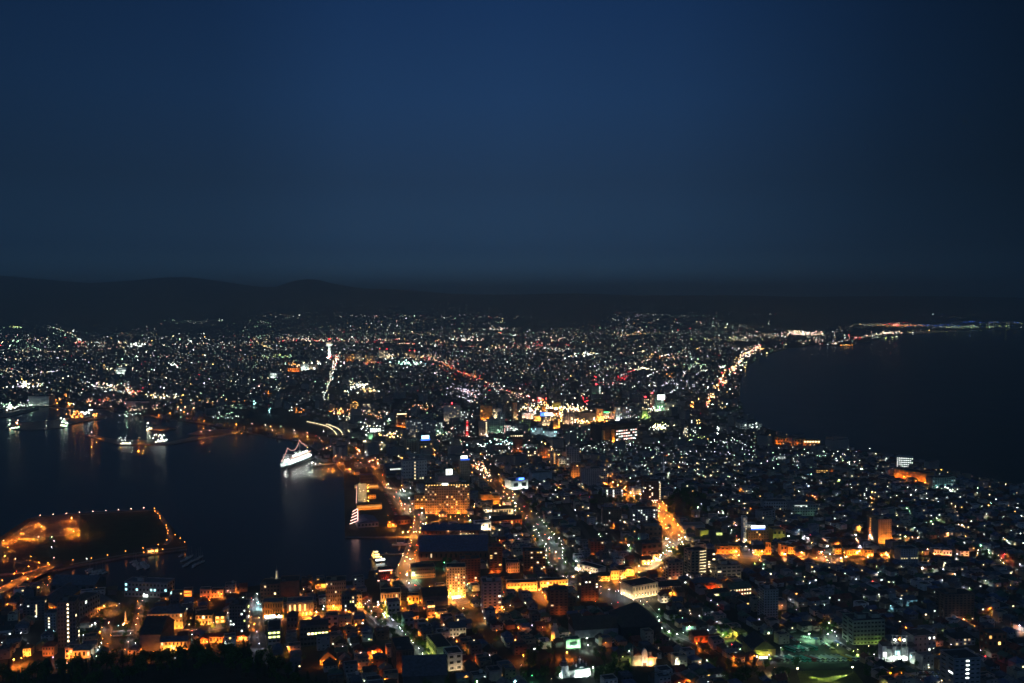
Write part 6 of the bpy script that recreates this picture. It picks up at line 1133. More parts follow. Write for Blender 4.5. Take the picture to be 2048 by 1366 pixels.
# ---- pier market: ribbed lit roof, amber beams, light tree
P = G(713, 1015); Q = G(733, 1014); A = G(714, 976)
wd = (Q - P).length; ln = (A - P).length; t_ = thing('market_hall', P, 0)
sh = (A - P).normalized()
t_.rotation_euler = (0, 0, math.atan2(sh.y, sh.x) - math.pi / 2)
b = MB(); b.box(0, wd, 0, ln, -2, 7, WM('brown')); b.build('wall', t_)
for k in range(17):
    b = MB(); y = ln * (k + .3) / 17; b.box(2.5, wd + .5, y, y + ln / 40, 7.05, 7.9, WM('cream')); b.build('roof_rib', t_)
for k in range(17):
    b = MB(); y = ln * (k + .3) / 17; b.box(-.6, .8, y, y + ln / 44, 3, 6.6, glow('k', 2.2)); b.build('light_strip', t_)
b = MB(); b.box(2.5, wd + .5, 0, ln, 6.9, 7.03, RM('dark')); b.build('roof', t_)
for k in range(6): link('floodlight', flood_mesh('y', 130), t_, (wd + 3, ln * (k + .5) / 6, 7.1), math.pi / 2)
for k in range(12): link('lamp', rib_fill_lamp('h', 220), t_, (wd * (.35 if k % 2 else .8), ln * (k + .5) / 12, 10.6))  # unseen lamps put in over the roof to light the ribs
tag(t_, 'pier market hall with a ribbed cream-lit roof and red-lit side', 'market hall'); LM.append(('the ribbed pier market', P.x, P.y)); FOOT.append((P.x + 8, P.y + ln / 2, ln * .5))
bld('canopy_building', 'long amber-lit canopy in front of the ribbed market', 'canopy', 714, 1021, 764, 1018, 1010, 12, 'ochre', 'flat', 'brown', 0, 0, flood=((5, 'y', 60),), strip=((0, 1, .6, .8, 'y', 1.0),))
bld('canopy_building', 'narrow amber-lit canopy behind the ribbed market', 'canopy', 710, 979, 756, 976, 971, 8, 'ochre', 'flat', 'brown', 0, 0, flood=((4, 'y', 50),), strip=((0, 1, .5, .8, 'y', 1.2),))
bld('warehouse', 'square pier building with a wide blue-grey roof', 'warehouse', 715, 1056, 757, 1053, 1040, 42, 'grey', 'gable', 'blue', 1, 6, .02, 'w', ridge='y', rh=4, lm='the blue-roofed pier building')
bld('warehouse', 'dark brown quay building behind the ribbed market', 'warehouse', 720, 970, 747, 969, 951, 18, 'brown', 'flat', 'slate', 3, 7, 0, 'h', flood=((1, 'y', 30),))
bld('restaurant', 'small ochre building with dark windows beside the ribbed market', 'restaurant', 736, 998, 752, 997, 988, 12, 'ochre', 'hip', 'dark', 2, 3, 0, 'h', flood=((2, 'y', 60),))
bld('restaurant', 'waterside restaurant outlined by red light strips', 'restaurant', 758, 1163, 785, 1161, 1141, 14, 'brick', 'flat', 'dark', 2, 6, .05, 'o', strip=((0, 1, .96, 1.04, 'k', 3), (-.1, 1, .05, .12, 'k', 4)), flood=((1, 'r', 60),), lm='the red-outlined restaurant')
bld('restaurant', 'orange-lit wooden shop on the quay corner', 'shop', 776, 1054, 793, 1053, 1046, 12, 'ochre', 'gable', 'red', 1, 4, .3, 'y', flood=((2, 'o', 160),))
bld('house', 'cluster-roofed old quay house with red tiles', 'house', 790, 1050, 826, 1047, 1038, 16, 'brown', 'hip', 'red', 1, 6, .1, 'y', flood=((1, 'o', 50),))
P = G(715, 1052); t_ = thing('light_tree', P); Hh = top(P, 1016) - P.z
b = MB(); b.cyl((0, 0, 0), (0, 0, Hh), .5, .2, m_metal, 6); b.build('pole', t_)
for k in range(5):
    z0 = Hh * (.18 + .17 * k)
    b = MB(); b.cyl((0, 0, z0 + Hh * .1), (-Hh * (.42 - .04 * k), 0, z0 - Hh * .06), .3, .3, glow('k', 7), 5); b.cyl((0, 0, z0 + Hh * .1), (Hh * (.22 - .02 * k), 0, z0 - Hh * .02), .12, .12, glow('k', .6), 4); b.build('light_string', t_)
b = MB(); b.cyl((.6, -.5, 1), (.6, -.5, Hh * .96), .3, .3, glow('k', 6), 5); b.build('light_string', t_)
tag(t_, 'tall pole hung with five tiers of pink light strings', 'light tree')
bld('office_building', 'low two-storey office with a pale lit front by the bay road', 'office', 823, 1158, 871, 1155, 1136, 18, 'tan', 'flat', 'dark', 3, 11, .05, 'y', (1, 2), (.7, .3), flood=((3, 'y', 30),))
# ---- bridge piers and parapets belong to one bridge
t_ = thing('bridge', G(55, 1157)); b = MB()
for k in range(4):
    px, py = (-20 + 38 * k, 1197 - 19.5 * k); q = G(px, py)
    b = MB(); b.box(-1.5, 1.5, -6, 6, -3, 1.9 + (.4 if k in (1, 2) else 0), m_quay); b.build('pier_column', t_, (q.x - t_.location.x, q.y - t_.location.y, -t_.location.z), .9)
tag(t_, 'row of concrete piers carrying the island bridge', 'bridge')
# ---- turf terrace with two floodlights
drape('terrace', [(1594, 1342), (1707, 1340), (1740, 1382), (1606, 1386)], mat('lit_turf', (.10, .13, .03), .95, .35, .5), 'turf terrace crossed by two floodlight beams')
for (px, py, rz, nm) in ((1595, 1338, -.95, 'western'), (1705, 1335, .95, 'eastern')):
    P = G(px, py, 5); t_ = thing('floodlight_mast', P, 0); b = MB(); b.cyl((0, 0, 0), (0, 0, 5), .14, .1, m_metal, 6); b.build('pole', t_)
    b = MB(); b.box(-.4, .4, -.4, .4, 4.9, 5.1, m_metal); b.build('lamp_head', t_)
    sp = bpy.data.lights.new('beam', 'SPOT'); sp.energy = 7e5; sp.color = (.80, 1, .22); sp.spot_size = .34; sp.spot_blend = .5; sp.shadow_soft_size = .3
    so = bpy.data.objects.new('beam', sp); COL.objects.link(so); so.parent = t_; so.location = (0, 0, 1.6)
    q = G(1685 if px < 1650 else 1625, 1368); dv = q - (P + Vector((0, 0, 1.6))); so.rotation_euler = dv.to_track_quat('-Z', 'Y').to_euler()
    b = MB(); b.octa((0, 0, 5.3), .55, glow('h', 60)); b.build('lens', t_)
    tag(t_, nm + ' floodlight mast at the corner of the turf terrace', 'floodlight')
# ------------------------------------------------------------------ ships and boats
def hull(L, B, D, m, m2=None, sheer=1.0, n=14):
    b = MB(); rings = []
    for i in range(n + 1):
        t = i / n; x = L * (t - .5)
        w = B / 2 * min(1, (1.0 - max(0, (t - .62) / .38) ** 2.2)) * (1 if t > .08 else .82 + 2.2 * t)
        w = max(w, .04); z = D + sheer * (t - .35) ** 2 * 2.2
        rings.append([(x + (D * .25 * max(0, t - .8) * 5 if t > .8 else 0), -w, z), (x, -w * .86, D * .35), (x, -w * .5, -1.5), (x, w * .5, -1.5), (x, w * .86, D * .35), (x + (D * .25 * max(0, t - .8) * 5 if t > .8 else 0), w, z)])
    for a, c in zip(rings, rings[1:]):
        for k in range(5): b.face([a[k], c[k], c[k + 1], a[k + 1]], m if k in (1, 2, 3) or not m2 else m2)
        b.face([a[5], c[5], c[0], a[0]], m2 or m)
    b.face(rings[0], m)
    return b
Pb, Ps = G(561, 935), G(617, 913)
ax = (Pb - Ps); yaw = math.atan2(ax.y, ax.x); mid = (Pb + Ps) / 2; Ls = ax.length * .98
t_ = thing('memorial_ship', (mid.x, mid.y, 0), yaw)
wm = WM('white'); hull(Ls, 18, 9, mat('hull_black', (.02, .025, .03), .5, .2), mat('hull_white', (.7, .75, .78), .5, .1), 1.2).build('hull', t_)
b = MB(); b.box(-Ls * .42, Ls * .34, -8, 8, 9.2, 13, wm); b.box(-Ls * .40, Ls * .30, -6.5, 6.5, 13, 15.5, wm); b.build('deck_house', t_)
b = MB(); b.box(Ls * .2, Ls * .31, -7.5, 7.5, 15.5, 20, wm); b.box(Ls * .22, Ls * .29, -8.5, 8.5, 20, 23, wm); b.build('bridge_house', t_)
for x in (-.06, -.2):
    b = MB(); b.box(Ls * x, Ls * (x + .05), -3, 3, 15.5, 22, wm); b.build('funnel', t_)
for x, h in ((.26, 36), (-.18, 44), (-.45, 27), (.47, 15)):
    b = MB(); b.cyl((Ls * x, 0, 10), (Ls * x, 0, h), .5, .25, wm, 6); b.build('mast', t_)
pts = [(.49, 14), (.26, 36), (.0, 27), (-.18, 44), (-.33, 33), (-.45, 27)]
for a, c in zip(pts, pts[1:]):
    b = MB(); n = 9
    for k in range(n):
        p = [Vector((Ls * (a[0] + (c[0] - a[0]) * q / n), 0, a[1] + (c[1] - a[1]) * q / n - 3 * math.sin(math.pi * q / n))) for q in (k, k + 1)]
        b.cyl(p[0], p[1], .36, .36, glow('k', 1.8), 4, False)
    b.build('light_string', t_)
for y in (9.3,):
    b = MB(); n = 24
    b.box(-Ls * .44, Ls * .3, y, y + .4, 15.8, 16.3, glow('k', 4)); b.build('light_string', t_)
for k in range(18):
    link('window', win_mesh(glow('w', 5)), t_, (Ls * (-.40 + .04 * k), 8.1, 11.2), 0, (2.6, .3, 1.4))
    link('window', win_mesh(glow('w', 6)), t_, (Ls * (-.40 + .04 * k), -8.1, 11.2), 0, (2.6, .3, 1.4))
for x in (.38, .3, .24, .1, 0, -.12, -.26, -.38):
    link('deck_lamp', win_mesh(glow('w', 150)), t_, (Ls * x, 3, 17 if x < .2 else 13.5), 0, (1.2, 1.2, .8))
for x in (.44, .3, .14, 0, -.15, -.3, -.42):
    link('floodlight', flood_mesh('w', 240), t_, (Ls * x, 14, 1.2), math.pi)
b = MB(); b.box(-Ls * .46, Ls * .48, 12.5, 16, .2, 1.15, m_quay); b.build('pontoon', t_)  # pontoon put in only to carry the hull floodlights
tag(t_, 'white memorial ship strung with lights at the long pier', 'ship'); LM.append(('the light-strung ship', mid.x, mid.y))
P = G(746, 1117); P.z = 0
t_ = thing('cruise_boat', (P.x + 2, P.y + 8, 0), 2.0)
hull(24, 8, 2.4, WM('white'), WM('white'), .8).build('hull', t_)
for k, (a, c, w) in enumerate(((-9, 6, 3.4), (-8, 4, 3.2), (-4, 2.5, 2.4))):
    b = MB(); b.box(a, c, -w, w, 2.5 + 2.6 * k, 4.9 + 2.6 * k, WM('white')); b.build('cabin', t_)
    for s in (-1, 1): link('window', win_mesh(glow('y', 4)), t_, ((a + c) / 2, s * (w + .05), 3.8 + 2.6 * k), 0, ((c - a) * .85, .2, 1.2))
    link('window', win_mesh(glow('y', 4)), t_, (a - .05, 0, 3.8 + 2.6 * k), 0, (.2, w * 1.5, 1.2))
    link('light_strip', win_mesh(glow('h', 6)), t_, (a - .1, 0, 5.0 + 2.6 * k), 0, (.3, w * 2, .35))
for s in (-1, 1): link('floodlight', flood_mesh('y', 110), t_, (-2, s * 7, 1), 0 if s < 0 else math.pi)
link('floodlight', flood_mesh('y', 110), t_, (-16, 0, 1), -math.pi / 2)
b = MB(); b.box(-4, 0, 6, 8.5, .2, .95, m_quay); b.box(-4, 0, -8.5, -6, .2, .95, m_quay); b.box(-17.5, -15, -2, 2, .2, .95, m_quay); b.build('pontoon', t_)  # pontoons put in only to carry the boat's floodlights
tag(t_, 'brightly lit three-deck cruise boat at the boardwalk', 'boat'); LM.append(('the lit cruise boat', P.x, P.y))
P = G(803, 1088); t_ = thing('moored_boat', (P.x, P.y, 0), .2); hull(26, 6, 1.8, WM('grey'), WM('white'), 1.0).build('hull', t_); b = MB(); b.box(-6, 3, -2, 2, 1.8, 4, WM('white')); b.build('cabin', t_)
for x in (-7, 4): b = MB(); b.cyl((x, 0, 2), (x, 0, 17), .18, .1, m_trim, 5); b.build('mast', t_)
tag(t_, 'two-masted boat moored in the basin beside the boardwalk', 'boat')
for (x0, y0, x1, y1, w, lab) in ((756, 1108, 812, 1106, 4, 'narrow boardwalk jetty with a small light beside the cruise boat'), (750, 1121, 770, 1119, 6, 'bright white-lit pontoon behind the cruise boat'), (798, 1100, 800, 1090, 2.5, 'slim finger jetty in the basin')):
    A, B = G(x0, y0), G(x1, y1); d = B - A; b = MB(); t_ = thing('jetty', ((A.x + B.x) / 2, (A.y + B.y) / 2, 0), math.atan2(d.y, d.x)); L_ = math.hypot(d.x, d.y)
    b.box(-L_ / 2, L_ / 2, -w / 2, w / 2, 1.0, 1.5, m_path); b.build('deck', t_); b = MB()
    for k in range(6): b.cyl((-L_ / 2 + L_ * (k + .5) / 6, 0, -3), (-L_ / 2 + L_ * (k + .5) / 6, 0, 1), .3, .3, m_quay, 6)
    b.build('piles', t_)
    if 'white-lit' in lab:
        b = MB(); b.box(-L_ * .45, L_ * .45, -1.5, 1.5, 1.6, 4.4, WM('white')); b.build('cabin', t_); link('light_strip', win_mesh(glow('w', 9)), t_, (0, -1.7, 3), 0, (L_ * .9, .3, 1.2))
    tag(t_, lab, 'jetty')
# yachts in the two marinas
yp = []
for (cx, cy, sx, sy, n) in ((385, 1120, 26, 14, 16), (283, 1128, 20, 9, 13), (195, 1142, 22, 6, 9)):
    for k in range(n):
        yp.append((cx + sx * (((k * 7) % n) / n - .5) * 1.6 + R.uniform(-2, 2), cy + sy * (k / n - .5) * 1.6))
yh = hull(10, 3, 1.1, WM('white'), WM('white'), .5).mesh('hull'); b = MB(); b.box(-2, 1.6, -.9, .9, 1.1, 1.9, WM('pale')); yc = b.mesh('cabin'); b = MB(); b.cyl((.6, 0, 1), (.6, 0, 14), .09, .06, m_trim, 5); b.cyl((.6, 0, 2.6), (-3.6, 0, 2.7), .07, .07, m_trim, 4); ym = b.mesh('mast')
ycol = ['white', 'pale', 'blue-hulled', 'grey']
for i, (px, py) in enumerate(yp):
    P = G(px, py); t_ = thing('yacht', (P.x, P.y, 0), R.uniform(1.0, 1.5))
    link('hull', yh, t_); link('cabin', yc, t_); link('mast', ym, t_)
    g = 'eastern' if i < 16 else 'middle' if i < 29 else 'western'
    k = i if i < 16 else i - 16 if i < 29 else i - 29
    tag(t_, 'small bare-masted yacht, %s from open water in the %s island marina' % (nth(k + 1), g), 'yacht', 'yachts in the %s island marina' % g)
# patrol ships at the docks (far)
for (x0, y0, x1, y1, lab, c) in ((8, 822, 33, 817, 'bright white-lit ship at the coal wharf', 'w'), (17, 858, 38, 855, 'ship with green and orange lamps at the west dock end', 'g'), (122, 851, 136, 853, 'green-lit small ship at the inner dock end', 'g'), (241, 887, 262, 887, 'pale patrol ship by the breakwater', 'w'), (308, 885, 334, 881, 'string-lit patrol ship at the breakwater bend', 'w'), (292, 859, 303, 857, 'small white-lit tug at the short pier', 'h')):
    A, B = G(x0, y0), G(x1, y1); d = B - A; t_ = thing('docked_ship', ((A.x + B.x) / 2, (A.y + B.y) / 2, 0), math.atan2(d.y, d.x)); L_ = math.hypot(d.x, d.y)
    hull(L_, L_ * .17, L_ * .06, WM('grey'), WM('white'), 1.0).build('hull', t_); b = MB(); b.box(-L_ * .25, L_ * .1, -L_ * .06, L_ * .06, L_ * .06, L_ * .14, WM('white')); b.build('deck_house', t_); b = MB(); b.cyl((0, 0, L_ * .1), (0, 0, L_ * .3), .5, .3, m_metal, 5); b.build('mast', t_)
    for k in range(6): link('deck_lamp', win_mesh(glow(c if k % 3 else 'h', 9)), t_, (L_ * (-.4 + .16 * k), -L_ * .07, L_ * (.08 + .05 * (k % 2))), 0, (2, 2, 2))
    tag(t_, lab, 'ship')
# ------------------------------------------------------------------ buses and cars
CARC = {'white': (.7, .7, .7), 'silver': (.4, .41, .42), 'black': (.02, .02, .022), 'red': (.4, .03, .03), 'blue': (.05, .1, .3), 'teal': (.05, .35, .30), 'yellow': (.7, .45, .03), 'cream': (.65, .6, .42), 'green': (.08, .25, .10), 'grey': (.2, .2, .21)}
def paint(c): return mat('paint_' + c, CARC[c], .3, 0, spec=.5)
m_tyre = mat('tyre', (.015, .015, .015), .9, 0)
VM = {}
def vmesh(kind, c):
    if (kind, c) in VM: return VM[kind, c]
    b = MB(); m = paint(c)
    if kind == 'car':
        prof = [(-2.2, .35), (-2.2, .85), (-1.9, .95), (-1.4, 1.42), (.5, 1.45), (1.15, .95), (2.1, .82), (2.2, .35)]
        hw = .86
    else:
        prof = [(-5.8, .4), (-5.8, 3.0), (-5.6, 3.2), (5.5, 3.2), (5.85, 1.6), (5.85, .4)]; hw = 1.25
    A = [(x, -hw, z) for x, z in prof]; B = [(x, hw, z) for x, z in prof]
    b.face(A, m); b.face(list(reversed(B)), m)
    for i in range(len(prof)):
        j = (i + 1) % len(prof); b.face([A[j], A[i], B[i], B[j]], m)
    VM[kind, c] = b.mesh('body'); return VM[kind, c]
b = MB()
b.face([(-1.35, -.88, 1.0), (.95, -.88, 1.0), (.42, -.88, 1.38), (-1.2, -.88, 1.38)], m_glass); b.face([(-1.35, .88, 1.0), (-1.2, .88, 1.38), (.42, .88, 1.38), (.95, .88, 1.0)], m_glass); b.face([(.56, -.7, 1.42), (1.13, -.7, .99), (1.13, .7, .99), (.56, .7, 1.42)], m_glass); b.face([(-1.86, -.7, 1.0), (-1.46, -.7, 1.4), (-1.46, .7, 1.4), (-1.86, .7, 1.0)], m_glass)
car_glass = b.mesh('window')
b = MB()
b.box(-5.5, 5.2, -1.28, -1.26, 1.7, 2.7, m_glass); b.box(-5.5, 5.2, 1.26, 1.28, 1.7, 2.7, m_glass); b.face([(5.6, -1.1, 2.9), (5.87, -1.1, 1.7), (5.87, 1.1, 1.7), (5.6, 1.1, 2.9)], m_glass); b.box(-5.86, -5.82, -1.1, 1.1, 1.9, 2.8, m_glass)
bus_glass = b.mesh('window')
b = MB(); b.cyl((0, -.12, 0), (0, .12, 0), .33, .33, m_tyre, 10); wheel_s = b.mesh('wheel'); b = MB(); b.cyl((0, -.15, 0), (0, .15, 0), .5, .5, m_tyre, 10); wheel_b = b.mesh('wheel')
def vehicle(kind, c, P, yaw, label, group=None):
    t_ = thing('parked_car' if kind == 'car' else 'parked_bus', (P[0], P[1], terrain(P[0], P[1]) + .16), yaw)
    link('body', vmesh(kind, c), t_); link('window', car_glass if kind == 'car' else bus_glass, t_)
    for x in ((-1.35, 1.35) if kind == 'car' else (-3.6, 3.8)):
        for s in (-1, 1): link('wheel', wheel_s if kind == 'car' else wheel_b, t_, (x, s * (.76 if kind == 'car' else 1.15), .33 if kind == 'car' else .5))
    tag(t_, label, 'car' if kind == 'car' else 'bus', group)
    return t_
A, B = G(1549, 1322), G(1722, 1319); cols = ['black', 'silver', 'grey', 'teal', 'white', 'teal', 'teal', 'red', 'white', 'cream', 'white', 'white', 'cream', 'silver', 'yellow', 'white', 'white', 'silver']
for k, c in enumerate(cols):
    q = A.lerp(B, k / (len(cols) - 1)); vehicle('bus', c, q, 2.25, '%s coach, %s in the lower coach row counted from the gabled hall' % (c, nth(k + 1)), 'coaches in the lower row')
A, B = G(1580, 1302), G(1624, 1298)
for k in range(6):
    q = A.lerp(B, k / 5); c = ['teal', 'silver', 'teal', 'white', 'green', 'teal'][k]; vehicle('bus', c, q, 2.25, '%s coach, %s in the upper coach row counted from the gabled hall' % (c, nth(k + 1)), 'coaches in the upper row')
LM.append(('the coach park', G(1630, 1305).x, G(1630, 1305).y))
drape('coach_park', [(1545, 1328), (1730, 1326), (1700, 1268), (1578, 1268)], m_tram, 'green-lit asphalt coach park')
def car_row(x0, y0, x1, y1, n, yaw, where, group):
    A, B = G(x0, y0), G(x1, y1)
    for k in range(n):
        q = A.lerp(B, (k + R.uniform(-.15, .15)) / max(1, n - 1)); c = R.choice(['white', 'silver', 'black', 'grey', 'white', 'blue', 'red'])
        vehicle('car', c, q, yaw + R.uniform(-.06, .06), '%s car, %s in the row %s' % (c, nth(k + 1), where), group)
car_row(1578, 1272, 1600, 1288, 9, .3, 'at the upper edge of the coach park', 'cars at the upper coach park edge'); car_row(1606, 1275, 1640, 1279, 9, 2.2, 'below the tall green lamp', 'cars below the tall green lamp'); car_row(1644, 1285, 1666, 1300, 12, .4, 'in the middle of the coach park', 'cars in the middle of the coach park')
car_row(1674, 1285, 1702, 1302, 12, .4, 'beside the balcony hospital', 'cars beside the balcony hospital'); car_row(1828, 1347, 1900, 1345, 13, 1.5, 'at the top of the lot by the window-column tower', 'cars in the upper row of the corner lot'); car_row(1828, 1356, 1902, 1354, 14, 1.5, 'in the middle of the lot by the window-column tower', 'cars in the middle row of the corner lot')
car_row(1832, 1365, 1906, 1362, 14, 1.5, 'at the bottom of the lot by the window-column tower', 'cars in the lower row of the corner lot'); car_row(184, 1249, 208, 1240, 9, .5, 'under the white lamp beside the plaza', 'cars beside the monument plaza'); car_row(625, 1240, 652, 1239, 6, 1.4, 'on the tram street below the museum', 'cars below the museum')
car_row(872, 1228, 888, 1226, 5, 1.2, 'in the yard by the glass-topped house', 'cars by the glass-topped house'); car_row(1314, 1242, 1322, 1246, 3, .9, 'under the bright lamp on the greenish street', 'cars on the greenish street'); car_row(770, 985, 792, 1030, 14, .3, 'in the red-lit lot behind the ribbed market', 'cars in the market lot')
# ------------------------------------------------------------------ mountain flank with its wood
for ph, px, py in (('the island bridge', 60, 1155), ('the island east tip', 370, 1092), ('the island bay side', 170, 1025), ('the island lot', 90, 1055), ('the lower harbour quay', 70, 1172), ('the white-lamped boulevard', 1100, 1085), ('the orange boulevard', 1330, 1040), ('the bay road', 735, 920),
                   ('the slope street', 815, 1290), ('the monument park', 250, 1235), ('the bright tram crossing', 1345, 1088), ('the long pier', 640, 918), ('the green-lit garden', 1985, 1115), ('the hillside road', 120, 1322), ('the dark park', 1360, 1010), ('the turf terrace', 1650, 1350), ('the plaza', 240, 1285)):
    P = G(px, py); LM.append((ph, P.x, P.y))
KN = [(-140, 1350), (0, 1338), (50, 1332), (100, 1323), (200, 1317), (250, 1307), (330, 1302), (400, 1293), (470, 1291), (500, 1298), (540, 1312), (580, 1332), (610, 1352), (640, 1370), (700, 1420), (760, 1480)]
def knoll_row(px):
    for (a, ya), (b, yb) in zip(KN, KN[1:]):
        if px <= b: return ya + (yb - ya) * max(0, (px - a) / (b - a))
    return 1480
YC = 560.0
def knoll(x, y):
    px = 1024 + FOC * x / y * .985
    c = top((x, YC * 1.0, 0), knoll_row(px)) - 7.5
    c += noise.noise(Vector((x / 22, y / 22, 5))) * 1.2
    z = c + .27 * (YC - y) if y < YC else c - .42 * (y - YC)
    return z
mb = MB(); idx = {}
xs = [-350 + i * 9 for i in range(36)]; ys = [380 + j * 9 for j in range(38)]
for i, x in enumerate(xs):
    for j, y in enumerate(ys):
        idx[i, j] = len(mb.v); mb.v.append((x * y / YC, y, max(knoll(x * y / YC, y), terrain(x, y) - 2)))
k_ = mb.mi(mat('forest_floor', (.012, .016, .009), 1.0, .4, .2))
for i in range(len(xs) - 1):
    for j in range(len(ys) - 1):
        mb.f.append((idx[i, j], idx[i + 1, j], idx[i + 1, j + 1], idx[i, j + 1])); mb.m.append(k_)
tag(mb.build('mountain_flank'), 'black wooded flank of the mountain below the viewpoint', None, None, 'structure')
# ------------------------------------------------------------------ trees
m_leaf = mat('leaves', (.05, .12, .02), .8, .45, .6); m_leafd = mat('conifer_needles', (.025, .05, .022), .85, .4, .6); m_bark = mat('bark', (.06, .045, .035), .95, .3, 1.5)
OPEN = [W2(p) for p in ([(205, 1303), (225, 1205), (285, 1200), (262, 1303)], [(1545, 1340), (1735, 1338), (1712, 1270), (1660, 1262), (1575, 1264)], [(1585, 1334), (1715, 1332), (1775, 1390), (1560, 1390)], [(1822, 1342), (1910, 1340), (1910, 1370), (1822, 1372)],
                                [(690, 945), (790, 965), (830, 1068), (690, 1073)], [(822, 1070), (700, 1073), (740, 1150), (810, 1140)], [(620, 895), (690, 885), (735, 930), (688, 946), (640, 930)], [(885, 1232), (870, 1222), (890, 1196), (938, 1192), (945, 1212)], [(1215, 1225), (1200, 1195), (1255, 1185), (1300, 1212), (1290, 1240)],
                                [(835, 1078), (1000, 1076), (985, 1130), (826, 1130)], [(842, 1050), (955, 1050), (960, 1032), (842, 1033)], [(1115, 1300), (1195, 1300), (1215, 1385), (1095, 1385)], [(1040, 1312), (1118, 1300), (1118, 1366), (1020, 1366)], [(1245, 1340), (1325, 1338), (1325, 1362), (1240, 1362)],
                                [(300, 1275), (320, 1258), (500, 1246), (505, 1262), (380, 1272)], [(1595, 1130), (1660, 1128), (1652, 1108), (1605, 1108)], [(1190, 1366), (1262, 1366), (1262, 1335), (1185, 1335)], [(1440, 1368), (1590, 1366), (1590, 1332), (1440, 1330)], [(1332, 1032), (1425, 1030), (1410, 985), (1340, 985)],
                                [(1180, 1012), (1285, 1012), (1285, 992), (1180, 992)], [(1345, 1122), (1405, 1122), (1400, 1100), (1350, 1100)], [(180, 1258), (212, 1256), (212, 1236), (180, 1238)])]
TREES = []
def tree_meshes(kind, seed):
    r = random.Random(seed); b = MB()
    if kind == 'leafy':
        b.cyl((0, 0, -1), (.1, 0, 2.6), .26, .18, m_bark, 6)
        for k in range(4):
            a = k * 1.6 + r.random(); b.cyl((.1, 0, 2.2 + .25 * k), (1.7 * math.cos(a), 1.7 * math.sin(a), 4.2 + .5 * k), .11, .04, m_bark, 4)
        t = b.mesh('trunk'); b = MB()
        cl = [(r.uniform(-1.9, 1.9), r.uniform(-1.9, 1.9), r.uniform(3.0, 6.6), r.uniform(.9, 1.7)) for _ in range(11)]
        for (cx, cy, cz, cr) in cl:
            for _ in range(34):
                d = Vector((r.gauss(0, 1), r.gauss(0, 1), r.gauss(0, .8))).normalized() * cr * r.uniform(.55, 1.05)
                c = Vector((cx, cy, cz)) + d; n = Vector((r.gauss(0, 1), r.gauss(0, 1), r.gauss(.5, 1))).normalized(); u = n.orthogonal().normalized() * r.uniform(.22, .42); w = n.cross(u)
                b.face([c - u - w * .6, c + u * .2 - w, c + u + w * .5, c - u * .3 + w], m_leaf)
    else:
        b.cyl((0, 0, -1), (0, 0, 7.5), .22, .05, m_bark, 6); t = b.mesh('trunk'); b = MB()
        for k in range(230):
            z = 1.2 + 7.6 * (k / 230); rad = (9.0 - z) * .24 * r.uniform(.5, 1.1); a = r.random() * 6.283
            c = Vector((rad * math.cos(a), rad * math.sin(a), z)); o = Vector((math.cos(a), math.sin(a), -.45)) * r.uniform(.35, .7); w = Vector((-math.sin(a), math.cos(a), .1)) * r.uniform(.2, .4)
            b.face([c - o * .6 - w, c + o * .8 - w * .3, c + o * .8 + w * .3, c - o * .6 + w], m_leafd)
    return t, b.mesh('crown')
TV = {('leafy', i): tree_meshes('leafy', 40 + i) for i in range(6)}; TV.update({('conifer', i): tree_meshes('conifer', 80 + i) for i in range(3)})
WOOD = []
def tree(x, y, z, s, kind=None):
    k = kind or ('leafy' if R.random() < .8 else 'conifer')
    TREES.append((x, y, z, s, k, R.randrange(6 if k == 'leafy' else 3), R.uniform(0, 6.28)))
for j in range(5):
    for i in range(34):
        px = -20 + i * 20 + R.uniform(-9, 9); y = YC + 18 - j * 22 + R.uniform(-8, 8); x = (px - 1024) / FOC * YC / .985 * (y / YC)
        if px > 650: continue
        if j > 1 and R.random() < .5: continue
        tree(x, y, knoll(x, y), R.uniform(.85, 1.5))
def grove(px0, py0, px1, py1, n, s0=.8, s1=1.4, kind=None):
    for _ in range(n):
        P = G(R.uniform(px0, px1), R.uniform(py0, py1))
        if on_land(P.x, P.y) and clear_of(P.x, P.y, 1): tree(P.x, P.y, P.z, R.uniform(s0, s1), kind)
def along(P, off, step, s0=.6, s1=.9, t0=0, t1=1):
    acc = 0
    for a, b in list(zip(P, P[1:]))[int(len(P) * t0):int(len(P) * t1)]:
        d = b - a; acc += d.length
        if acc > step:
            acc = 0; n = Vector((-d.y, d.x, 0)).normalized()
            for s in (-1, 1):
                q = a + n * off * s; tree(q.x, q.y, terrain(q.x, q.y), R.uniform(s0, s1), 'leafy')
along(R_SLOPE, 8.5, 10, .95, 1.45)
along(R_WHITE, 13, 26, .8, 1.2, .02, .6)
along(R_PARKE, 7, 14, .6, .9); along(R_MID, 9, 22, .6, .9, .3)
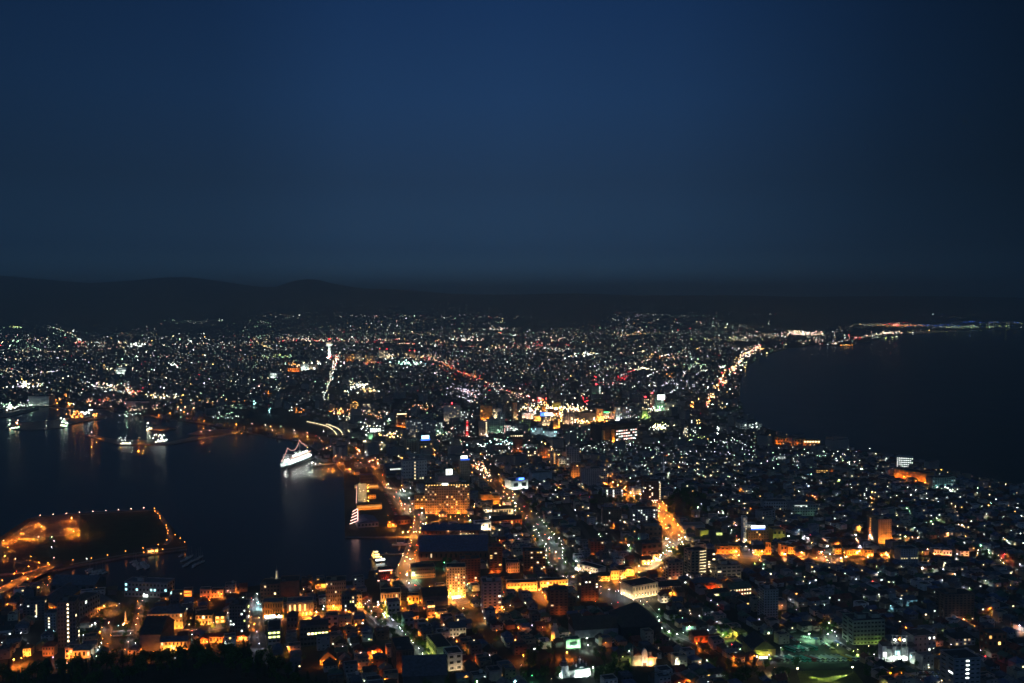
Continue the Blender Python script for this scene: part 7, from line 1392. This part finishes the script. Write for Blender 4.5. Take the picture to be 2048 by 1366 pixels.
for a in ((1185, 1366, 1262, 1338, 12, 1, 1.5), (1020, 1366, 1118, 1330, 12, .9, 1.5), (1180, 1345, 1250, 1300, 9, .9, 1.4), (1045, 1330, 1110, 1290, 9, .8, 1.3), (1440, 1372, 1595, 1335, 20, 1, 1.6), (1725, 1366, 1790, 1332, 11, 1, 1.5), (1790, 1366, 1825, 1336, 5, 1, 1.4),
          (1432, 1285, 1465, 1265, 6, .9, 1.3), (1640, 1272, 1672, 1255, 6, .9, 1.2), (1325, 1250, 1360, 1225, 5, .7, 1.1), (543, 1252, 570, 1234, 4, .9, 1.2), (380, 1262, 450, 1255, 6, .8, 1.1), (1000, 1215, 1016, 1200, 3, .9, 1.2), (942, 1222, 965, 1205, 4, .9, 1.2), (1030, 1190, 1060, 1172, 4, .8, 1.2),
          (1332, 1032, 1425, 985, 34, 1.1, 2.0), (1180, 1012, 1285, 992, 20, 1, 1.7), (1345, 1122, 1405, 1100, 16, 1, 1.7), (1060, 1022, 1100, 1005, 8, 1, 1.6), (1680, 1030, 1740, 1005, 14, 1, 1.6), (1520, 1010, 1700, 985, 14, 1, 1.6), (1620, 985, 1700, 962, 8, 1, 1.5), (1890, 1075, 1960, 1045, 8, .9, 1.4), (1960, 1130, 2048, 1100, 8, .9, 1.4), (1900, 1245, 2048, 1215, 10, .9, 1.4),
          (200, 1260, 222, 1215, 5, .7, 1), (20, 1296, 180, 1270, 9, .8, 1.2), (1330, 1215, 1480, 1200, 8, .7, 1.1), (880, 1130, 900, 1112, 4, .8, 1.2), (1690, 1330, 1760, 1300, 6, .8, 1.2), (1270, 1330, 1300, 1326, 0, 1, 1)):
    grove(*a)
for (px, py, c, p, h) in LAMPS:
    if c in 'gwl' and p < 4 and py > 1000 and R.random() < (.5 if px > 1250 else .3):
        P = G(px, py, h); tree(P.x + R.uniform(-5, 5), P.y + R.uniform(2, 6), P.z, R.uniform(.6, 1.1), 'leafy')
for _ in range(520):
    P = G(R.uniform(400, 2048) if R.random() < .4 else R.uniform(1250, 2048), R.uniform(985, 1366))
    if on_land(P.x, P.y) and clear_of(P.x, P.y, 2) and not any(inside(P.x, P.y, q) for q in OPEN) and not (math.hypot(P.x, P.y) < 700 and P.x < -100): tree(P.x, P.y, P.z, R.uniform(.5, 1.0))
TREES.sort(key=lambda t: math.hypot(t[0], t[1]))
n_ind = 0; WD = MB()
for (x, y, z, s, k, v, a) in TREES:
    tm, cm = TV[k, v]
    if n_ind < 295:
        n_ind += 1; t_ = thing('tree', (x, y, z), a); t_.scale = (s, s, s * 1.05); link('trunk', tm, t_); link('crown', cm, t_)
        sz = 'small' if s < .85 else 'tall' if s > 1.3 else 'middling'
        AUTO.append((t_, '%s dark %s tree' % (sz, k), 'tree', 'tree', 'dark trees of the slope and gardens'))
    else:
        ca_, sa_ = math.cos(a) * s, math.sin(a) * s; k0 = len(WD.v)
        for p in cm.polygons[:]:
            WD.face([(x + cm.vertices[i].co.x * ca_ - cm.vertices[i].co.y * sa_, y + cm.vertices[i].co.x * sa_ + cm.vertices[i].co.y * ca_, z + cm.vertices[i].co.z * s) for i in p.vertices], m_leaf)
if WD.v: tag(WD.build('park_wood'), 'dark masses of park trees among the far houses', 'wood', None, 'stuff')
# ------------------------------------------------------------------ ordinary houses
GY = .28
ca, sa = math.cos(GY), math.sin(GY)
ROADSEG = []
for P, w in ROADS:
    for a, b in zip(P[::2], P[2::2] + [P[-1]]): ROADSEG.append((a.x, a.y, b.x, b.y, w / 2))
def near_road(x, y, m):
    for x0, y0, x1, y1, w in ROADSEG:
        if abs(x - x0) > 60 or abs(y - y0) > 60: continue
        dx, dy = x1 - x0, y1 - y0; L = dx * dx + dy * dy
        t = max(0, min(1, ((x - x0) * dx + (y - y0) * dy) / L)) if L else 0
        if (x - x0 - t * dx) ** 2 + (y - y0 - t * dy) ** 2 < (w + m) ** 2: return True
    return False
LOTS = []
for i in range(-60, 75):
    for j in range(36, 150):
        if i % 6 == 0 or j % 5 == 0: continue
        u = i * 14.2 + R.uniform(-1.4, 1.4); v = j * 14.0 + R.uniform(-1.6, 1.6)
        x, y = u * ca - v * sa + 330, u * sa + v * ca
        if y < 600 or y > 2050 or abs(x) > .545 * y + 10: continue
        px, py = pix((x, y, terrain(x, y) + 2))
        if py > 1376 or (px < 690 and py > knoll_row(px) - 2): continue
        if not on_land(x, y) or not clear_of(x, y, 6.5) or near_road(x, y, 6.0): continue
        if any(inside(x, y, p) for p in OPEN): continue
        if not all(on_land(x + q, y + r) for q, r in ((9, 0), (-9, 0), (0, 9), (0, -9))): continue
        if R.random() < .06: continue
        LOTS.append((math.hypot(x, y), x, y, px, py))
LOTS.sort()
HWALL = ['pale', 'cream', 'dkgrey', 'grey', 'tan', 'brown', 'blue', 'dkgrey']; HROOF = ['slate', 'dark', 'red', 'brown', 'green', 'blue', 'grey']
HV = {}
def house_mesh(v):
    if v in HV: return HV[v]
    r = random.Random(500 + v); w, d, h = r.uniform(8.5, 11.5), r.uniform(7.5, 9.5), r.uniform(4.8, 6.2)
    wl, rf = HWALL[v % 8], HROOF[(v * 3 + v // 8) % 7]; ax = 'y' if r.random() < .45 else 'x'; hip = r.random() < .3
    rise = (w if ax == 'y' else d) * r.uniform(.26, .42)
    b = MB(); b.box(0, w, 0, d, -3, h, WM(wl))
    if not hip:
        if ax == 'x': b.face([(0, 0, h), (0, d, h), (0, d / 2, h + rise * .96)], WM(wl)); b.face([(w, 0, h), (w, d / 2, h + rise * .96), (w, d, h)], WM(wl))
        else: b.face([(0, 0, h), (w / 2, 0, h + rise * .96), (w, 0, h)], WM(wl)); b.face([(0, d, h), (w, d, h), (w / 2, d, h + rise * .96)], WM(wl))
    if r.random() < .5: b.box(w * .1, w * .5, -2.2, 0, -3, 2.6, WM(wl))
    wall = b.mesh('wall')
    b = MB(); b.gable(0, w, 0, d, h + .02, rise, RM(rf), .55, ax, min(w, d) * .5 if hip else 0)
    if r.random() < .5: b.box(w * .05, w * .55, -2.6, -.02, 2.62, 2.85, RM(rf))
    roof = b.mesh('roof'); b = MB(); b.box(w * .72, w * .72 + .7, d * .6, d * .6 + .7, h, h + rise + .9, m_quay); ch = b.mesh('chimney')
    HV[v] = (wall, roof, ch, w, d, h, wl, rf, 'hipped' if hip else 'gabled', r.random() < .4); return HV[v]
FV = {}
def flat_mesh(v):
    if v in FV: return FV[v]
    r = random.Random(900 + v); w, d, h = r.uniform(9, 12.5), r.uniform(8, 11), r.choice([6.2, 6.6, 9, 9.4, 9.4, 12.4])
    wl = ['white', 'pale', 'grey', 'tan', 'pink', 'cream', 'dkgrey', 'brown'][v % 8]
    b = MB(); b.box(0, w, 0, d, -3, h, WM(wl))
    for q in ((0, w, 0, .25), (0, w, d - .25, d), (0, .25, .25, d - .25), (w - .25, w, .25, d - .25)): b.box(*q, h + .2, h + .8, WM(wl))
    wall = b.mesh('wall'); b = MB(); b.box(-.1, w + .1, -.1, d + .1, h, h + .2, RM('dark' if v % 3 else 'slate')); roof = b.mesh('roof')
    b = MB(); b.box(w * .6, w * .6 + 2.6, d * .5, d * .5 + 2.6, h + .2, h + 2.6, WM(wl)); pt = b.mesh('penthouse')
    FV[v] = (wall, roof, pt, w, d, h, wl); return FV[v]
b = MB(); b.box(0, 1.5, 0, 1, 0, 1.1, m_metal); b.box(1.9, 3.0, 0, 1, 0, 1.0, m_metal); unit_mesh = b.mesh('roof_unit')
nh = nf = 0; TH = MB(); PORCH = []
def add_mesh(B, me, x, y, z, yaw):
    c, s = math.cos(yaw), math.sin(yaw); k0 = len(B.v)
    B.v += [(x + p.co.x * c - p.co.y * s, y + p.co.x * s + p.co.y * c, z + p.co.z) for p in me.vertices]
    ix = [B.mi(m) for m in me.materials]
    for p in me.polygons: B.f.append(tuple(k0 + i for i in p.vertices)); B.m.append(ix[p.material_index])
WNM = {'white': 'white', 'cream': 'cream', 'pale': 'pale grey', 'grey': 'grey', 'tan': 'tan', 'brown': 'brown', 'blue': 'blue-grey', 'dkgrey': 'dark grey', 'pink': 'pinkish'}
for (d, x, y, px, py) in LOTS:
    orange = noise.noise(Vector((x / 160, y / 160, 11)))
    yaw = GY + R.choice((0, 0, 0, 1.5708, -1.5708)) * (1 if R.random() < .3 else 0) + R.uniform(-.05, .05)
    z = terrain(x, y); flat = R.random() < (.22 if px > 1300 else .32)
    lit = R.random() < .30; c = R.choice('hhyw'); st = R.choice((1.5, 3, 5))
    if flat:
        f = flat_mesh(R.randrange(24)); w, dd, h = f[3:6]
    else:
        f = house_mesh(R.randrange(56)); w, dd, h = f[3:6]
    ox, oy = x - (w / 2 * math.cos(yaw) - dd / 2 * math.sin(yaw)), y - (w / 2 * math.sin(yaw) + dd / 2 * math.cos(yaw))
    ind = (nf < 200) if flat else (nh < 298)
    wins = []
    rows = 2 if h < 8 else 3 if h < 11 else 4; ncol = 3
    for i in range(rows):
        for j in range(ncol):
            if R.random() < .72: wins.append((w * (j + .5) / ncol, h * (i + .55) / rows, R.uniform(1.1, 2.0), 1.1))
    glowing = R.randrange(len(wins)) if lit and wins else -1
    if ind:
        t_ = thing('shop_house' if flat else 'house', (ox, oy, z), yaw); link('wall', f[0], t_); ro = link('roof', f[1], t_)
        if flat:
            link('roof_unit', unit_mesh, t_, (w * R.uniform(.1, .4), dd * R.uniform(.15, .6), h + .2))
            if R.random() < .45: link('penthouse', f[2], t_)
            nf += 1; desc = '%s %s-storey flat-roofed building%s' % (WNM[f[6]], {2: 'two', 3: 'three', 4: 'four'}[rows], ' with a lit window' if glowing >= 0 else '')
        else:
            if f[9]: link('chimney', f[2], ro)
            nh += 1; desc = '%s house with %s %s roof%s' % (WNM[f[6]], RNAME[f[7]], f[8], ' and a lit window' if glowing >= 0 else '')
        for q, (wx, wz, ww, wh) in enumerate(wins):
            link('window', win_mesh(glow(c, st) if q == glowing else m_glass), t_, (wx, -.03, wz), 0, (ww, .14, wh))
        if R.random() < .22:
            link('porch_lamp', win_mesh(glow(R.choice('wwhpgk'), 24)), t_, (w * R.random(), -.3, 2.5), 0, (.32, .32, .32))
        AUTO.append((t_, desc, 'building' if flat else 'house', 'building' if flat else 'house', 'low buildings of the near town' if flat else 'houses of the near town'))
    else:
        add_mesh(TH, f[0], ox, oy, z, yaw); add_mesh(TH, f[1], ox, oy, z, yaw)
        cc, ss = math.cos(yaw), math.sin(yaw)
        for q, (wx, wz, ww, wh) in enumerate(wins):
            if q == glowing or q % 3 == 0:
                TH.obox((ox + wx * cc + .05 * ss, oy + wx * ss - .05 * cc, z + wz - wh / 2), ww, .14, wh, yaw, glow(c, st) if q == glowing else m_glass)
        if R.random() < .24:
            wx = w * R.random(); TH.octa((ox + wx * cc + .5 * ss, oy + wx * ss - .5 * cc, z + 2.8), .00017 * d, glow(R.choice('wwhpgky'), R.choice((2, 4, 9))))
tag(TH.build('town_houses'), 'packed houses filling the middle of the town', 'houses', None, 'stuff')
# ------------------------------------------------------------------ street lamps
b = MB(); b.cyl((0, 0, -1), (0, 0, 1), .11, .07, m_metal, 6); lamp_pole = b.mesh('pole')
PW = {1: (.2, 130, 7), 2: (.27, 420, 17), 3: (.38, 1300, 36), 4: (.55, 3000, 60), 5: (.1, 1900, 0), 6: (.1, 1100, 0), 7: (.3, 30, 16), 8: (.1, 280, 0), 9: (.1, 3600, 0)}  # zero glow: no visible head, lamp put in for its pool of light
WARM = 2.4
LH = {}
def lamp_geo(B, c, p, x, y, z, r):
    rr, ls, gs = PW[p]; g = lens(c, ls * (WARM if c in 'oyk' else 1))
    B.box(x - .45, x + .45, y - .45, y + .45, z - .1, z + .04, m_metal)
    B.face([(x - .4, y - .4, z - .12), (x - .4, y + .4, z - .12), (x + .4, y + .4, z - .12), (x + .4, y - .4, z - .12)], g)
    if gs: B.octa((x, y, z + .05 + r), r, glow(c, gs), r * .9)
def lamp_head(c, p):
    if (c, p) not in LH:
        B = MB(); lamp_geo(B, c, p, 0, 0, 0, PW[p][0]); LH[c, p] = B.mesh('lamp_head')
    return LH[c, p]
LL = []
for (px, py, c, p, h) in LAMPS:
    P = G(px, py, h)
    if px < 382 and 1014 < py < 1126 and p in (1, 2) and px > 30: p = 7
    if c == 'k' and p <= 2 and R.random() < .5: c = 'o'
    LL.append((P.length, P.x, P.y, max(P.z, LZ - .2), c, p, h))
ADDED_HOODS = []  # unseen warm lamps put in along streets and lots for orange spill
for P, s0, s1 in ((R_TRAM, 0, .93), (R_EAST, .1, .8)):
    acc = 0
    for a, b in list(zip(P, P[1:]))[int(len(P) * s0):int(len(P) * s1)]:
        d = b - a; acc += d.length
        if acc > 26:
            acc = 0; n = Vector((-d.y, d.x, 0)).normalized()
            for sd in (-1, 1):
                q = a + n * 10 * sd; ADDED_HOODS.append((q.x, q.y, 'o' if R.random() < .6 else 'y', 6))
acc = 0
for a, b in list(zip(R_TRAM, R_TRAM[1:]))[int(len(R_TRAM) * .5):int(len(R_TRAM) * .93)]:
    d = b - a; acc += d.length
    if acc > 20:
        acc = 0; n = Vector((-d.y, d.x, 0)).normalized()
        for sd in (-1, 1): ADDED_HOODS.append((a.x + n.x * 8 * sd, a.y + n.y * 8 * sd, 'o', 5))
for k, (d, x, y, px, py) in enumerate(LOTS):
    n = noise.noise(Vector((x / 130, y / 130, 4)))
    warm = 1.4 if 640 < px < 1210 and 1140 < py < 1245 else .12 if px < 330 and py < 1290 else .38 if (520 < px < 770 and py > 1255) or (px > 1000 and py > 1250) else .9 if (px < 1230 and py > 1150) or (1100 < px < 1400 and 1100 < py < 1190) else .35 if py < 1150 and px < 1250 else .10
    if R.random() < warm * .26 * (1 + 2 * n):
        ADDED_HOODS.append((x - 7 * ca + R.uniform(-2, 2), y - 7.0, 'o' if R.random() < .65 else 'y', 6))
LL.sort(); SL = MB(); n_l = 0
for (x, y, c, p) in ADDED_HOODS:
    lamp_geo(SL, c, p, x, y, terrain(x, y) + 6, .1); SL.cyl((x, y, terrain(x, y)), (x, y, terrain(x, y) + 6), .1, .07, m_metal, 4, False)
for (d, x, y, z, c, p, h) in LL:
    if n_l < 298:
        n_l += 1; t_ = thing('street_lamp', (x, y, z)); link('pole', lamp_pole, t_, (0, 0, h / 2), 0, (1, 1, h / 2)); link('lamp_head', lamp_head(c, p), t_, (0, 0, h))
        AUTO.append((t_, '%s %s street lamp' % ({1: 'faint', 2: 'plain', 3: 'bright', 4: 'dazzling', 5: 'added', 6: 'added', 7: 'plain', 8: 'added', 9: 'added'}[p], LNAME[c]), 'lamp', 'lamp', 'street lamps of the near town'))
    else:
        lamp_geo(SL, c, p, x, y, z + h, max(PW[p][0], (.00013 + .000035 * p) * d)); SL.cyl((x, y, z), (x, y, z + h), .1, .07, m_metal, 4, False)
tag(SL.build('town_lamps'), 'scattered street lamps of the middle town, some put in for warm spill', 'lamps', None, 'stuff')
# ------------------------------------------------------------------ cars on the lit streets
def drive(P, n, w, where, grp, t0=.02, t1=.98):
    for k in range(n):
        i = int(len(P) * (t0 + (t1 - t0) * (k + R.random() * .7) / n)); i = min(i, len(P) - 2)
        d = P[i + 1] - P[i]; nv = Vector((-d.y, d.x, 0)).normalized(); sd = 1 if k % 2 else -1
        q = P[i] + nv * w * .2 * sd; c = R.choice(['white', 'silver', 'black', 'grey', 'white'])
        t_ = vehicle('car', c, q, math.atan2(d.y, d.x) + (math.pi if sd > 0 else 0), '%s car driving on %s, %s along it' % (c, where, nth(k + 1)), grp)
        t_.name = 'car'
        for s_ in (-1, 1):
            link('headlight', win_mesh(glow('h', 40)), t_, (2.2, s_ * .6, .72), 0, (.12, .36, .22)); link('tail_light', win_mesh(glow('r', 22)), t_, (-2.22, s_ * .6, .82), 0, (.1, .36, .22))
drive(R_TRAM, 26, 22, 'the tram street', 'cars on the tram street'); drive(R_WHITE, 14, 26, 'the white-lamped boulevard', 'cars on the boulevard', .0, .8); drive(R_EAST, 14, 14, 'the orange eastern street', 'cars on the eastern street'); drive(R_BAY, 16, 18, 'the bay road', 'cars on the bay road', .02, .6)
# ------------------------------------------------------------------ labels of the ordinary things: look, then which one by a findable neighbour
from collections import defaultdict
def label_auto():
    bpy.context.view_layer.update()
    groups = defaultdict(list)
    for (o, desc, noun, cat, grp) in AUTO:
        x, y = o.location.x, o.location.y
        ph, lx, ly = min(LM, key=lambda l: (l[1] - x) ** 2 + (l[2] - y) ** 2)
        groups[desc, ph].append(((lx - x) ** 2 + (ly - y) ** 2, o.name, o, noun, cat, grp))
    for (desc, ph), L in groups.items():
        L.sort(key=lambda t: t[:2])
        for k, (_, _, o, noun, cat, grp) in enumerate(L):
            if len(L) == 1: lab = '%s near %s' % (desc, ph)
            else: lab = '%s, %s nearest to %s' % (desc, 'the' if k == 0 else nth(k + 1), ph)
            if k == 0 and len(L) > 1: lab = '%s standing nearest to %s' % (desc, ph)
            ws = lab.split()
            tag(o, ' '.join(ws[:16]), cat, grp)
label_auto()
# ------------------------------------------------------------------ the evening air
hm = bpy.data.materials.new('evening_air'); hm.use_nodes = True
t_ = hm.node_tree; t_.nodes.clear()
o_ = t_.nodes.new('ShaderNodeOutputMaterial'); v_ = t_.nodes.new('ShaderNodeVolumePrincipled')
v_.inputs['Color'].default_value = (.76, .97, 1, 1)
v_.inputs['Density'].default_value = 1.05e-4
v_.inputs['Anisotropy'].default_value = .55
t_.links.new(v_.outputs[0], o_.inputs['Volume'])
mb = MB(); mb.box(-30000, 38000, -300, 45000, -8, 900, hm)
o = mb.build('haze'); tag(o, 'thin even evening air over the town and the hills', None, None, 'stuff')
